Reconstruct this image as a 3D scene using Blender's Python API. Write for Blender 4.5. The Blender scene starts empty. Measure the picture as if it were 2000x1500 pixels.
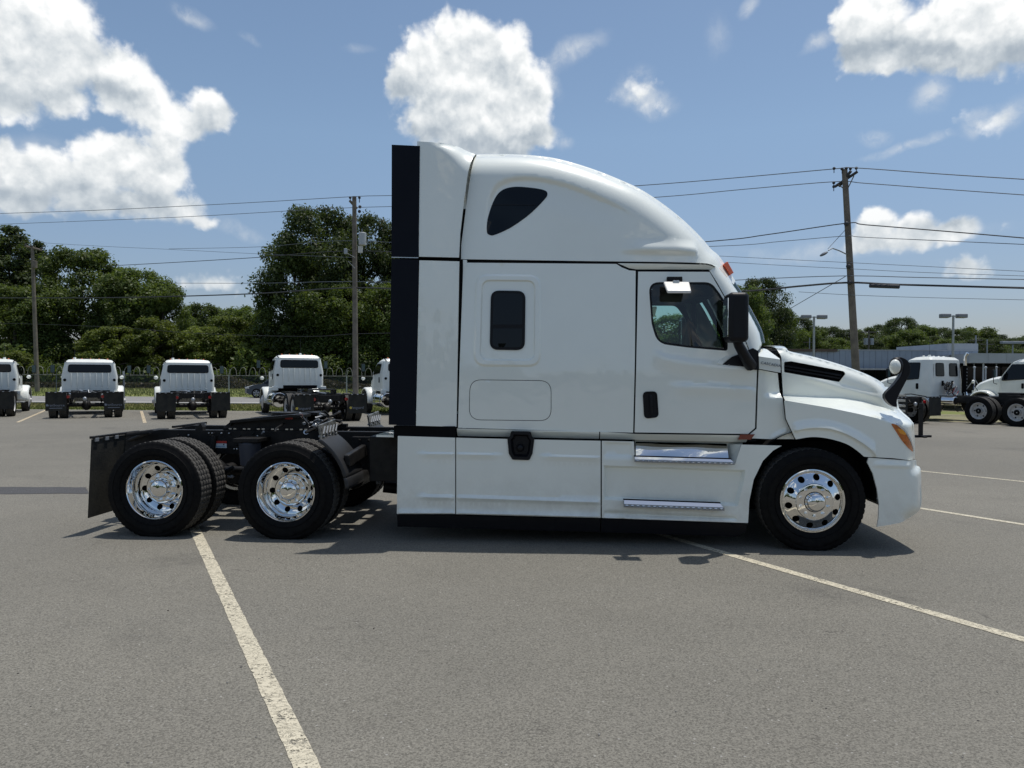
import bpy, math, random
import numpy as np
from mathutils import Vector, Matrix
from mathutils.geometry import delaunay_2d_cdt

R = math.radians
scene = bpy.context.scene
COL = scene.collection
rng = random.Random(7)

# ------------------------------------------------------------------ camera
CAM_POS = Vector((0.0, 0.0, 1.66))
FPX = 1450.0                                   # focal length in pixels of the 2000 px wide photograph
CAM_ROT = Matrix.Rotation(R(90.0 - 0.64), 3, 'X') @ Matrix.Rotation(R(0.29), 3, 'Z')
cd = bpy.data.cameras.new('camera')
cd.sensor_width = 36.0
cd.lens = 36.0 * FPX / 2000.0
cd.clip_start = 0.05
cd.clip_end = 6000.0
cam = bpy.data.objects.new('camera', cd)
cam.matrix_world = Matrix.Translation(CAM_POS) @ CAM_ROT.to_4x4()
COL.objects.link(cam)
scene.camera = cam

# ------------------------------------------------------------------ sun and sky
SUN_DIR = Vector((0.205, 0.135, 1.0)).normalized()      # towards the sun
SUN_EL = math.asin(SUN_DIR.z)
SUN_AZ = math.atan2(SUN_DIR.x, SUN_DIR.y)                # clockwise from +Y
sl = bpy.data.lights.new('sun', 'SUN')
sl.energy = 3.6
sl.angle = R(0.53)
sl.color = (1.0, 0.955, 0.89)
sun = bpy.data.objects.new('sun', sl)
sun.rotation_euler = SUN_DIR.to_track_quat('Z', 'Y').to_euler()
COL.objects.link(sun)

scene.view_settings.view_transform = 'Standard'
scene.view_settings.look = 'None'
scene.view_settings.gamma = 1.0
scene.view_settings.use_curve_mapping = False
scene.view_settings.exposure = 0.05
scene.render.film_transparent = False
scene.cycles.use_denoising = True
scene.cycles.max_bounces = 7
scene.cycles.diffuse_bounces = 3
scene.cycles.glossy_bounces = 4
scene.cycles.transmission_bounces = 4
scene.cycles.transparent_max_bounces = 12
scene.cycles.caustics_reflective = False
scene.cycles.caustics_refractive = False
scene.cycles.sample_clamp_indirect = 4.0


class NT:
    """small helper to write node trees"""
    def __init__(self, tree):
        self.t = tree
        self.n = tree.nodes
        self.l = tree.links

    def node(self, typ, **kw):
        nd = self.n.new(typ)
        for k, v in kw.items():
            setattr(nd, k, v)
        return nd

    def put(self, sock, v):
        if v is None:
            return
        if hasattr(v, 'is_output') or hasattr(v, 'links'):
            self.l.new(v, sock)
        else:
            sock.default_value = v

    def math(self, op, a, b=None, c=None, clamp=False):
        nd = self.node('ShaderNodeMath', operation=op, use_clamp=clamp)
        self.put(nd.inputs[0], a)
        self.put(nd.inputs[1], b)
        self.put(nd.inputs[2], c)
        return nd.outputs[0]

    def vmath(self, op, a, b=None, c=None, out=0):
        nd = self.node('ShaderNodeVectorMath', operation=op)
        self.put(nd.inputs[0], a)
        self.put(nd.inputs[1], b)
        self.put(nd.inputs[2], c)
        return nd.outputs[out]

    def noise(self, vec, scale, detail=4.0, rough=0.5, dist=0.0, dims='3D', lac=2.0):
        nd = self.node('ShaderNodeTexNoise', noise_dimensions=dims)
        self.put(nd.inputs['Vector'], vec)
        nd.inputs['Scale'].default_value = scale
        nd.inputs['Detail'].default_value = detail
        nd.inputs['Roughness'].default_value = rough
        nd.inputs['Lacunarity'].default_value = lac
        nd.inputs['Distortion'].default_value = dist
        return nd

    def ramp(self, fac, stops, interp='LINEAR'):
        nd = self.node('ShaderNodeValToRGB')
        self.put(nd.inputs[0], fac)
        cr = nd.color_ramp
        cr.interpolation = interp
        while len(cr.elements) < len(stops):
            cr.elements.new(0.5)
        for e, (p, c) in zip(cr.elements, stops):
            e.position = p
            e.color = (c, c, c, 1) if isinstance(c, (int, float)) else (c[0], c[1], c[2], 1)
        return nd.outputs[0]

    def maprange(self, v, a, b, c=0.0, d=1.0, smooth=False):
        nd = self.node('ShaderNodeMapRange')
        if smooth:
            nd.interpolation_type = 'SMOOTHSTEP'
        for s, x in zip(nd.inputs, (v, a, b, c, d)):
            self.put(s, x)
        return nd.outputs[0]

    def mix(self, fac, a, b, blend='MIX'):
        nd = self.node('ShaderNodeMix', data_type='RGBA', blend_type=blend)
        self.put(nd.inputs[0], fac)
        for s, x in ((nd.inputs[6], a), (nd.inputs[7], b)):
            self.put(s, (x[0], x[1], x[2], 1) if isinstance(x, tuple) else x)
        return nd.outputs[2]


def px_dir(px, py):
    v = CAM_ROT @ Vector(((px - 1000.0) / FPX, (750.0 - py) / FPX, -1.0))
    return v.normalized()


def px_uv(px, py):
    """azimuth and height angle of a picture point, the frame the clouds are laid out in"""
    d = px_dir(px, py)
    return math.atan2(d.x, d.y), math.asin(d.z)
world = bpy.data.worlds.new("World")
scene.world = world
world.use_nodes = True
world.cycles.sampling_method = 'MANUAL'
world.cycles.sample_map_resolution = 512
W = NT(world.node_tree)
W.n.clear()

# cumulus lobes: picture x, y, radius x, radius y (all in pixels of the photograph), how solid each one is
LOBES = [
    # big cloud above the truck
    (850, 150, 98, 95, 1.0), (905, 110, 100, 82, 1.0), (975, 140, 85, 95, 1.0), (1030, 190, 60, 75, 1.0),
    (880, 215, 105, 80, 1.0), (985, 235, 100, 80, 1.0), (930, 285, 130, 45, .8), (1050, 268, 50, 35, .7),
    (893, 75, 45, 42, 1.0), (788, 150, 42, 55, .9),
    # upper left bank
    (20, 40, 100, 60, .9), (100, 45, 85, 70, 1.0), (40, 115, 130, 75, .9), (145, 105, 55, 70, .9), (120, 195, 62, 30, .6),
    (225, 140, 66, 52, .9), (272, 190, 72, 52, .9), (345, 232, 66, 40, .9), (408, 216, 50, 40, 1.0), (325, 272, 42, 24, .5),
    (15, 185, 60, 45, .6),
    # lower left bank
    (228, 318, 85, 58, 1.0), (298, 335, 66, 58, .95), (150, 352, 90, 44, .9), (60, 345, 95, 48, .9), (0, 305, 28, 40, .8),
    (325, 400, 72, 34, .75), (200, 390, 150, 34, .65), (40, 385, 90, 34, .6), (385, 425, 32, 18, .5),
    # upper right bank
    (1700, 45, 66, 60, 1.0), (1760, 85, 120, 48, 1.0), (1850, 60, 110, 62, 1.0), (1960, 50, 110, 80, 1.0),
    (1690, 100, 60, 38, .8), (1900, 95, 110, 40, .8),
    # right, near the pole
    (1715, 432, 42, 36, .9), (1790, 445, 50, 32, .9), (1865, 450, 50, 30, .8), (1780, 462, 130, 22, .6),
    (1880, 522, 42, 22, .5), (1965, 232, 55, 24, .25),
    # small ones
    (1255, 185, 44, 30, .26),
    (420, 552, 80, 26, .36),
]
STREAKS = [  # wisps: x, y, length, thickness, tilt in degrees, strength
    (1115, 108, 80, 20, 22, .62), (1075, 150, 40, 12, -60, .35), (1770, 288, 78, 9, 9, .55), (1610, 78, 46, 12, 25, .4),
    (1085, 260, 30, 14, -40, .35), (1100, 282, 24, 14, 10, .4), (490, 78, 22, 8, -30, .3), (1660, 480, 230, 20, 2, .4),
    (455, 440, 40, 14, -25, .3), (1238, 165, 44, 34, 35, .75), (1280, 198, 50, 26, -8, .70), (1815, 190, 36, 28, 40, .70),
    (1912, 240, 34, 22, 30, .75), (370, 32, 40, 16, -10, .55), (1465, 12, 20, 16, 40, .6), (1702, 272, 30, 14, -10, .6), (1960, 228, 50, 26, 20, .5),
    (1600, 84, 30, 14, 20, .6), (60, 300, 60, 30, 10, .4), (480, 455, 50, 12, -15, .35), (700, 100, 30, 10, 5, .25), (1400, 70, 30, 40, 5, .22),
]

# ---- the lobes as a node group: density(direction in azimuth / height)
g = bpy.data.node_groups.new('cloud_bank', 'ShaderNodeTree')
g.interface.new_socket('UV', in_out='INPUT', socket_type='NodeSocketVector')
g.interface.new_socket('Density', in_out='OUTPUT', socket_type='NodeSocketFloat')
G = NT(g)
gi = G.node('NodeGroupInput')
go = G.node('NodeGroupOutput')
uv = gi.outputs[0]
acc = None
for (x, y, rx, ry, s) in LOBES:
    u, v = px_uv(x, y)
    a, b = FPX / rx, FPX / ry
    d = G.vmath('MULTIPLY_ADD', uv, (a, b, 0), (-u * a, -v * b, 0))
    ln = G.vmath('LENGTH', d, out=1)
    val = G.math('MULTIPLY_ADD', ln, -s, s)
    acc = val if acc is None else G.math('SMOOTH_MAX', acc, val, 0.22)
G.l.new(acc, go.inputs[0])

tc = W.node('ShaderNodeTexCoord')
dirv = tc.outputs['Generated']
sep = W.node('ShaderNodeSeparateXYZ')
W.l.new(dirv, sep.inputs[0])
az = W.math('ARCTAN2', sep.outputs[0], sep.outputs[1])
el = W.math('ARCSINE', sep.outputs[2])
cmb = W.node('ShaderNodeCombineXYZ')
W.l.new(az, cmb.inputs[0])
W.l.new(el, cmb.inputs[1])
base_uv = cmb.outputs[0]
# warp so that the outlines billow
warp = W.noise(base_uv, 13.0, 4, .60)
wv = W.vmath('SUBTRACT', warp.outputs['Color'], (.5, .5, .5))
wuv = W.vmath('MULTIPLY_ADD', wv, (.036, .036, 0), base_uv)

# ---- billowing detail, evaluated at the point and a little towards the sun for self shading
b = bpy.data.node_groups.new('cloud_billow', 'ShaderNodeTree')
b.interface.new_socket('UV', in_out='INPUT', socket_type='NodeSocketVector')
b.interface.new_socket('Value', in_out='OUTPUT', socket_type='NodeSocketFloat')
B = NT(b)
bi = B.node('NodeGroupInput')
bo = B.node('NodeGroupOutput')
n1 = B.noise(bi.outputs[0], 26.0, 6, .60)
vo = B.node('ShaderNodeTexVoronoi', feature='SMOOTH_F1')
vo.inputs['Scale'].default_value = 34.0
vo.inputs['Detail'].default_value = 2.5
vo.inputs['Roughness'].default_value = .55
vo.inputs['Smoothness'].default_value = .6
vwarp = B.vmath('MULTIPLY_ADD', B.vmath('SUBTRACT', n1.outputs['Color'], (.5, .5, .5)), (.03, .03, 0), bi.outputs[0])
B.put(vo.inputs['Vector'], vwarp)
bil = B.math('MULTIPLY_ADD', vo.outputs['Distance'], -.55, .30)
nn = B.math('SUBTRACT', n1.outputs[0], .5)
B.l.new(B.math('MULTIPLY_ADD', nn, 1.25, bil), bo.inputs[0])


def grp(tree, uvs):
    nd = W.node('ShaderNodeGroup')
    nd.node_tree = tree
    W.l.new(uvs, nd.inputs[0])
    return nd.outputs[0]


lob = grp(g, wuv)
bl0 = grp(b, base_uv)
up_uv = W.vmath('ADD', base_uv, (.004, .014, 0))
bl1 = grp(b, up_uv)
lob_up = grp(g, W.vmath('ADD', wuv, (.008, .030, 0)))

# general fair weather cumulus everywhere outside the picture, denser low down
gen = W.noise(W.vmath('MULTIPLY', dirv, (1, 1, 2.1)), 2.6, 5, .55)
out_u = W.maprange(W.math('ABSOLUTE', az), .62, .85, smooth=True)
out_v = W.maprange(el, .50, .66, smooth=True)
outside = W.math('MAXIMUM', out_u, out_v)
gen_d = W.math('MULTIPLY', W.math('MULTIPLY_ADD', gen.outputs[0], 5.0, -2.85), 1.0)
gen_d = W.math('MINIMUM', gen_d, .8)
gen_d = W.math('MULTIPLY_ADD', W.math('SUBTRACT', 1.0, outside), -4.0, gen_d)
lob = W.math('MAXIMUM', lob, gen_d)

dens = W.math('ADD', lob, W.math('MULTIPLY', bl0, .50))
alpha = W.math('POWER', W.maprange(dens, -.12, .22, smooth=True), 1.15)

# wisps
wisp = None
wn = W.noise(W.vmath('MULTIPLY_ADD', wv, (.05, .05, 0), base_uv), 30.0, 6, .62)
for (x, y, ln_, th, tilt, s) in STREAKS:
    u, v = px_uv(x, y)
    mp = W.node('ShaderNodeMapping', vector_type='TEXTURE')
    W.l.new(wuv, mp.inputs[0])
    mp.inputs['Location'].default_value = (u, v, 0)
    mp.inputs['Rotation'].default_value = (0, 0, R(tilt))
    mp.inputs['Scale'].default_value = (ln_ / FPX, th / FPX, 1)
    le = W.vmath('LENGTH', mp.outputs[0], out=1)
    f = W.maprange(le, 1.25, .0, 0, s, smooth=True)
    wisp = f if wisp is None else W.math('MAXIMUM', wisp, f)
wisp = W.math('MULTIPLY', wisp, W.maprange(wn.outputs[0], .36, .60, .15, 1.25), clamp=True)

# shading: lit billows facing the sun, grey hollows and bases
def cloud_noise(uvs):
    n_ = W.noise(uvs, 15.0, 4, .52)
    return n_.outputs[0]


suv = W.vmath('MULTIPLY_ADD', wv, (.020, .020, 0), base_uv)
m0 = cloud_noise(suv)
m1 = cloud_noise(W.vmath('ADD', suv, (.005, .019, 0)))
relief = W.math('SUBTRACT', m0, m1)
fine = W.math('SUBTRACT', bl0, bl1)
thick = W.maprange(lob_up, -.05, .55, smooth=True)         # how much cloud lies sunward of the point
base = W.maprange(grp(g, W.vmath('ADD', wuv, (-.004, -.034, 0))), -.12, .42, smooth=True)   # 0 near the cloud's underside
light = W.math('MULTIPLY_ADD', thick, -.24, .98)
light = W.math('MULTIPLY_ADD', W.math('SUBTRACT', base, 1.0), .34, light)
light = W.math('MULTIPLY_ADD', relief, 1.05, light)
light = W.math('MULTIPLY_ADD', fine, .55, light)
light = W.math('MULTIPLY_ADD', W.math('SUBTRACT', m0, .5), .30, light)
light = W.math('MULTIPLY_ADD', W.math('SUBTRACT', 1.0, alpha), .18, light)
light = W.maprange(light, 0.0, 1.0)
c_col = W.ramp(light, [(0, (.32, .385, .46)), (.30, (.43, .49, .55)), (.55, (.60, .65, .69)), (.80, (.80, .83, .845)), (1, (.97, .98, .98))])
c_col = W.mix(W.maprange(sep.outputs[2], 0.0, .22), W.mix(.45, c_col, (.50, .57, .63)), c_col)

sky = W.node('ShaderNodeTexSky', sky_type='NISHITA')
sky.sun_disc = False
sky.sun_elevation = SUN_EL
sky.sun_rotation = SUN_AZ
sky.altitude = 150.0
sky.air_density = 1.0
sky.dust_density = 0.9
sky.ozone_density = 1.0
SKY_STRENGTH = 0.115
K = 1.0 / SKY_STRENGTH
wisp_col = (.70 * K, .74 * K, .78 * K)
sky_c = W.mix(1.0, sky.outputs[0], W.mix(W.maprange(sep.outputs[2], 0.0, .30), (.58, .565, .68), (.98, 1.00, .97)), 'MULTIPLY')
s1 = W.mix(W.math('MULTIPLY', wisp, .85), sky_c, wisp_col)
# keep the cloud field above the horizon
hz = W.maprange(sep.outputs[2], -.01, .02)
bg = W.node('ShaderNodeBackground')
W.l.new(s1, bg.inputs[0])
bg.inputs[1].default_value = SKY_STRENGTH
bg2 = W.node('ShaderNodeBackground')
W.l.new(c_col, bg2.inputs[0])
bg2.inputs[1].default_value = 1.0
ms = W.node('ShaderNodeMixShader')
W.l.new(W.math('MULTIPLY', alpha, hz), ms.inputs[0])
W.l.new(bg.outputs[0], ms.inputs[1])
W.l.new(bg2.outputs[0], ms.inputs[2])
wo = W.node('ShaderNodeOutputWorld')
W.l.new(ms.outputs[0], wo.inputs[0])
# ------------------------------------------------------------------ materials
def material(name, color, rough=0.5, metal=0.0, coat=0.0, spec=0.5, var=0.0, var_scale=3.0, bump=0.0, bump_scale=60.0,
             rough_var=0.0, color2=None, coords='Object'):
    m = bpy.data.materials.new(name)
    m.use_nodes = True
    T = NT(m.node_tree)
    T.n.clear()
    p = T.node('ShaderNodeBsdfPrincipled')
    o = T.node('ShaderNodeOutputMaterial')
    T.l.new(p.outputs[0], o.inputs[0])
    p.inputs['Base Color'].default_value = (*color, 1)
    p.inputs['Roughness'].default_value = rough
    p.inputs['Metallic'].default_value = metal
    p.inputs['Specular IOR Level'].default_value = spec
    p.inputs['Coat Weight'].default_value = coat
    p.inputs['Coat Roughness'].default_value = 0.03
    if var or bump or rough_var or color2:
        tcn = T.node('ShaderNodeTexCoord')
        vec = tcn.outputs[coords]
        if var or color2:
            n = T.noise(vec, var_scale, 5, .6)
            c2 = color2 if color2 else tuple(c * (1 - var) for c in color)
            T.l.new(T.mix(T.maprange(n.outputs[0], .35, .65), color, c2), p.inputs['Base Color'])
        if rough_var:
            n = T.noise(vec, var_scale * 1.7, 4, .6)
            T.l.new(T.maprange(n.outputs[0], .3, .7, rough - rough_var, rough + rough_var), p.inputs['Roughness'])
        if bump:
            n = T.noise(vec, bump_scale, 3, .6)
            b_ = T.node('ShaderNodeBump')
            b_.inputs['Strength'].default_value = bump
            b_.inputs['Distance'].default_value = 0.01
            T.l.new(n.outputs[0], b_.inputs['Height'])
            T.l.new(b_.outputs[0], p.inputs['Normal'])
    return m


def glass_material(name, tint=(.62, .80, .74), gloss=0.0):
    m = bpy.data.materials.new(name)
    m.use_nodes = True
    T = NT(m.node_tree)
    T.n.clear()
    tr = T.node('ShaderNodeBsdfTransparent')
    tr.inputs[0].default_value = (*tint, 1)
    gl = T.node('ShaderNodeBsdfGlossy')
    gl.inputs['Roughness'].default_value = 0.01
    fr = T.node('ShaderNodeFresnel')
    fr.inputs[0].default_value = 1.52
    mx = T.node('ShaderNodeMixShader')
    T.l.new(T.math('ADD', fr.outputs[0], gloss, clamp=True), mx.inputs[0])
    T.l.new(tr.outputs[0], mx.inputs[1])
    T.l.new(gl.outputs[0], mx.inputs[2])
    o = T.node('ShaderNodeOutputMaterial')
    T.l.new(mx.outputs[0], o.inputs[0])
    return m


def wave_paint(m):
    """large panels are never quite flat: a faint waviness in the lacquer, dust film towards the sills"""
    T = NT(m.node_tree)
    p = [n for n in T.n if n.type == 'BSDF_PRINCIPLED'][0]
    tcn = T.node('ShaderNodeTexCoord')
    n1_ = T.noise(tcn.outputs['Object'], 1.7, 3, .55)
    n2_ = T.noise(tcn.outputs['Object'], 90.0, 2, .5)
    b1 = T.node('ShaderNodeBump')
    b1.inputs['Strength'].default_value = .34
    b1.inputs['Distance'].default_value = .035
    T.l.new(n1_.outputs[0], b1.inputs['Height'])
    b2 = T.node('ShaderNodeBump')
    b2.inputs['Strength'].default_value = .06
    b2.inputs['Distance'].default_value = .001
    T.l.new(n2_.outputs[0], b2.inputs['Height'])
    T.l.new(b1.outputs[0], b2.inputs['Normal'])
    T.l.new(b2.outputs[0], p.inputs['Coat Normal'])
    p.inputs['Coat IOR'].default_value = 1.65
    # road dust low down
    sx = T.node('ShaderNodeSeparateXYZ')
    T.l.new(tcn.outputs['Object'], sx.inputs[0])
    dn = T.noise(tcn.outputs['Object'], 6.0, 5, .7)
    low = T.math('MULTIPLY', T.maprange(sx.outputs[2], .75, .2), T.maprange(dn.outputs[0], .35, .7))
    col = p.inputs['Base Color'].links[0].from_socket
    T.l.new(T.mix(T.math('MULTIPLY', low, .45), col, (.42, .39, .34)), p.inputs['Base Color'])


M = {}
M['paint'] = material('white_paint', (.86, .895, .835), .30, coat=1.0, spec=.5, var=.04, var_scale=1.3)
wave_paint(M['paint'])
M['paint2'] = material('white_fleet_paint', (.79, .81, .76), .35, coat=.5, var=.08, var_scale=2.5)
M['black_trim'] = material('black_trim', (.005, .0055, .008), .45, spec=.25, bump=.12, bump_scale=300)
M['black_gap'] = material('black_rubber_panel', (.0035, .0055, .011), .6, spec=.16, rough_var=.08, var_scale=2)
M['frame'] = material('black_chassis', (.005, .005, .0055), .5, spec=.25, color2=(.016, .015, .014), var_scale=9, rough_var=.15)
M['dark'] = material('dark_interior', (.006, .006, .0065), .8, spec=.1)
M['interior'] = material('grey_interior', (.022, .023, .026), .8, spec=.2, var=.3, var_scale=8)
M['rubber'] = material('tyre_rubber', (.0045, .0045, .005), .6, spec=.10, color2=(.009, .0088, .0085), var_scale=22, bump=.2, bump_scale=160)
M['tread'] = material('tyre_tread_rubber', (.045, .044, .042), .85, spec=.15, color2=(.095, .091, .084), var_scale=30, bump=.5, bump_scale=120)
M['chrome'] = material('polished_aluminium', (.80, .80, .79), .035, 1.0, rough_var=.02, var_scale=14)
M['chrome_dull'] = material('brushed_metal', (.55, .55, .54), .28, 1.0, rough_var=.08, var_scale=20)
M['steel_rim'] = material('white_steel_rim', (.58, .58, .57), .5, var=.2, var_scale=12)
M['glass'] = glass_material('tinted_glass', (.70, .88, .83), .02)
M['dark_glass'] = material('dark_privacy_glass', (.0025, .0035, .005), .04, spec=.30)
M['amber'] = material('amber_lens', (.62, .16, .015), .18, coat=.8, var=.35, var_scale=40)
M['amber_dark'] = material('dark_amber_lens', (.18, .025, .012), .2, coat=.8)
M['red'] = material('red_lens', (.45, .012, .012), .22, coat=.8)
M['red_orange'] = material('orange_marker_lens', (.75, .10, .02), .2, coat=.6)
M['clear'] = material('clear_lens', (.62, .66, .70), .08, .6, coat=.6)
M['sticker_white'] = material('sticker_white', (.55, .60, .62), .5)
M['sticker_red'] = material('sticker_red', (.42, .03, .02), .5)
M['sticker_blue'] = material('sticker_blue', (.25, .38, .50), .5)
M['sticker_yellow'] = material('sticker_yellow', (.55, .42, .06), .5)
M['bag'] = material('air_spring_rubber', (.035, .040, .055), .6)
M['flap'] = material('rubber_flap', (.016, .017, .016), .75, spec=.25, color2=(.035, .034, .028), var_scale=4, bump=.3, bump_scale=40)
M['fender_plastic'] = material('grey_plastic_fender', (.022, .023, .025), .52, spec=.5, var=.25, var_scale=6)
M['wood'] = material('weathered_pole_wood', (.20, .175, .145), .9, spec=.2, color2=(.13, .115, .10), var_scale=2.2, bump=.5, bump_scale=25)
M['galv'] = material('galvanised_steel', (.36, .38, .40), .5, .6, var=.2, var_scale=3)
M['wire'] = material('cable_black', (.03, .033, .04), .7)
M['wire_grey'] = material('cable_grey', (.10, .12, .15), .6)
M['concrete'] = material('concrete', (.34, .33, .31), .9, color2=(.25, .245, .235), var_scale=1.5)
M['mirror'] = material('mirror_glass', (.92, .92, .92), .01, 1.0)
M['cream'] = material('chrome_bracket', (.75, .73, .68), .35)


# ------------------------------------------------------------------ objects
def link(o, parent=None):
    COL.objects.link(o)
    if parent is not None:
        o.parent = parent
    return o


def tag(o, label=None, cat=None, group=None, kind=None):
    if label:
        o['label'] = label
    if cat:
        o['category'] = cat
    if group:
        o['group'] = group
    if kind:
        o['kind'] = kind
    return o


def thing(name, label, cat, loc=(0, 0, 0), rotz=0.0, group=None):
    o = bpy.data.objects.new(name, None)
    o.empty_display_size = .3
    link(o)
    o.location = loc
    o.rotation_euler = (0, 0, rotz)
    return tag(o, label, cat, group)


def kids(o):
    return [c for c in COL.objects if c.parent == o]


def copy_tree(o, tree, parent=None):
    c = o.copy()
    COL.objects.link(c)
    if parent is not None:
        c.parent = parent
    for ch in tree.get(o.name, []):
        copy_tree(ch, tree, c)
    return c


def tree_of(root):
    t = {}
    for c in COL.objects:
        if c.parent is not None:
            t.setdefault(c.parent.name, []).append(c)
    return t


def mesh_obj(name, verts, faces, mat, parent=None, smooth=True, sharp=35, bevel=0.0, mats=None, fmat=None):
    me = bpy.data.meshes.new(name)
    me.from_pydata([tuple(v) for v in verts], [], [tuple(f) for f in faces])
    if mats:
        for m_ in mats:
            me.materials.append(m_)
        if fmat is not None:
            me.polygons.foreach_set('material_index', fmat)
    else:
        me.materials.append(mat)
    me.polygons.foreach_set('use_smooth', [smooth] * len(me.polygons))
    me.validate()
    me.update()
    if smooth and sharp:
        me.set_sharp_from_angle(angle=R(sharp))
    o = bpy.data.objects.new(name, me)
    link(o, parent)
    if bevel:
        b_ = o.modifiers.new('bevel', 'BEVEL')
        b_.width = bevel
        b_.segments = 2
        b_.limit_method = 'ANGLE'
        b_.angle_limit = R(40)
    return o


class MB:
    """collects primitives into one mesh"""
    def __init__(self):
        self.v = []
        self.f = []

    def add(self, vs, fs, mat=None):
        k = len(self.v)
        self.v += [tuple(mat @ Vector(p)) if mat is not None else tuple(p) for p in vs]
        self.f += [tuple(i + k for i in f) for f in fs]
        return self

    def box(self, x0, x1, y0, y1, z0, z1, mat=None):
        vs = [(x0, y0, z0), (x1, y0, z0), (x1, y1, z0), (x0, y1, z0), (x0, y0, z1), (x1, y0, z1), (x1, y1, z1), (x0, y1, z1)]
        return self.add(vs, [(0, 3, 2, 1), (4, 5, 6, 7), (0, 1, 5, 4), (1, 2, 6, 5), (2, 3, 7, 6), (3, 0, 4, 7)], mat)

    def hexa(self, b4, t4):
        return self.add(list(b4) + list(t4), [(0, 3, 2, 1), (4, 5, 6, 7), (0, 1, 5, 4), (1, 2, 6, 5), (2, 3, 7, 6), (3, 0, 4, 7)])

    def cyl(self, p0, p1, r0, r1=None, n=16, cap=True):
        r1 = r0 if r1 is None else r1
        p0, p1 = Vector(p0), Vector(p1)
        q = (p1 - p0).to_track_quat('Z', 'Y')
        vs = []
        for p, r in ((p0, r0), (p1, r1)):
            for i in range(n):
                a = 2 * math.pi * i / n
                vs.append(p + q @ Vector((r * math.cos(a), r * math.sin(a), 0)))
        fs = [(i, (i + 1) % n, n + (i + 1) % n, n + i) for i in range(n)]
        if cap:
            fs += [tuple(range(n))[::-1], tuple(range(n, 2 * n))]
        return self.add(vs, fs)

    def tube(self, pts, r, n=8, cap=True):
        pts = [Vector(p) for p in pts]
        rs = r if isinstance(r, (list, tuple)) else [r] * len(pts)
        vs, up = [], None
        for i, p in enumerate(pts):
            d = (pts[min(i + 1, len(pts) - 1)] - pts[max(i - 1, 0)]).normalized()
            if up is None:
                up = Vector((0, 0, 1)) if abs(d.z) < .9 else Vector((1, 0, 0))
            s = d.cross(up).normalized()
            up = s.cross(d).normalized()
            for k in range(n):
                a = 2 * math.pi * k / n
                vs.append(p + (s * math.cos(a) + up * math.sin(a)) * rs[i])
        fs = []
        for i in range(len(pts) - 1):
            for k in range(n):
                fs.append((i * n + k, i * n + (k + 1) % n, (i + 1) * n + (k + 1) % n, (i + 1) * n + k))
        if cap:
            fs += [tuple(range(n))[::-1], tuple(range((len(pts) - 1) * n, len(pts) * n))]
        return self.add(vs, fs)

    def lathe(self, prof, n=48, mat=None, closed=False):
        """prof: (radius, y) pairs turned round the y axis"""
        vs = []
        for r, y in prof:
            for i in range(n):
                a = 2 * math.pi * i / n
                vs.append((r * math.cos(a), y, r * math.sin(a)))
        fs = []
        m = len(prof)
        for j in range(m - 1 if not closed else m):
            j2 = (j + 1) % m
            for i in range(n):
                fs.append((j * n + i, j * n + (i + 1) % n, j2 * n + (i + 1) % n, j2 * n + i))
        return self.add(vs, fs, mat)

    def sphere(self, c, r, n=12, m=8):
        c = Vector(c)
        rr = r if isinstance(r, (tuple, list)) else (r, r, r)
        vs = []
        for j in range(m + 1):
            t = math.pi * j / m
            for i in range(n):
                a = 2 * math.pi * i / n
                vs.append(c + Vector((rr[0] * math.sin(t) * math.cos(a), rr[1] * math.sin(t) * math.sin(a), rr[2] * math.cos(t))))
        fs = [(j * n + i, j * n + (i + 1) % n, (j + 1) * n + (i + 1) % n, (j + 1) * n + i) for j in range(m) for i in range(n)]
        return self.add(vs, fs)

    def prism(self, poly, a0, a1, plane='xz'):
        """extrude a 2-d polygon along the axis that the plane leaves out"""
        def P(p, a):
            return {'xz': (p[0], a, p[1]), 'yz': (a, p[0], p[1]), 'xy': (p[0], p[1], a)}[plane]
        n = len(poly)
        vs = [P(p, a0) for p in poly] + [P(p, a1) for p in poly]
        fs = [tuple(range(n)), tuple(range(2 * n - 1, n - 1, -1))] + [(i, n + i, n + (i + 1) % n, (i + 1) % n) for i in range(n)]
        return self.add(vs, fs)

    def build(self, name, mat, parent=None, smooth=True, bevel=0.0, sharp=35):
        o = mesh_obj(name, self.v, self.f, mat, parent, smooth, sharp, bevel)
        return o


def fix_normals(o):
    import bmesh
    b_ = bmesh.new()
    b_.from_mesh(o.data)
    bmesh.ops.remove_doubles(b_, verts=b_.verts, dist=1e-5)
    bmesh.ops.recalc_face_normals(b_, faces=b_.faces)
    b_.to_mesh(o.data)
    b_.free()
    return o


# ------------------------------------------------------------------ picture points to places
def ray(px, py):
    return CAM_ROT @ Vector(((px - 1000.0) / FPX, (750.0 - py) / FPX, -1.0))


def gnd(px, py, z=0.0):
    d = ray(px, py)
    t = (z - CAM_POS.z) / d.z
    return CAM_POS + d * t


def at(px, py, Y):
    d = ray(px, py)
    return CAM_POS + d * (Y / d.y)


# the tractor's own frame: x forward, y away from the camera (0 = near tyre faces), z up
TA = 0.0707
TO = Vector((2.867, 7.07, 0.0))
TX = Vector((math.cos(TA), -math.sin(TA), 0))
TY = Vector((math.sin(TA), math.cos(TA), 0))
WID = 2.5


def TL(px, py, y=0.0):
    """picture point -> (x, z) on the plane y of the tractor"""
    d = ray(px, py)
    c = CAM_POS - TO
    t = (y - c.dot(TY)) / d.dot(TY)
    p = c + d * t
    return p.dot(TX), p.z


def yat(yf, x, z):
    return float(yf(np.array([float(x)]), np.array([float(z)]))[0])


def on_surface(px, py, yf):
    y = yat(yf, *TL(px, py, 0.05))
    for _ in range(6):
        x, z = TL(px, py, y)
        y = 0.5 * y + 0.5 * yat(yf, x, z)
    return TL(px, py, y)


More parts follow.
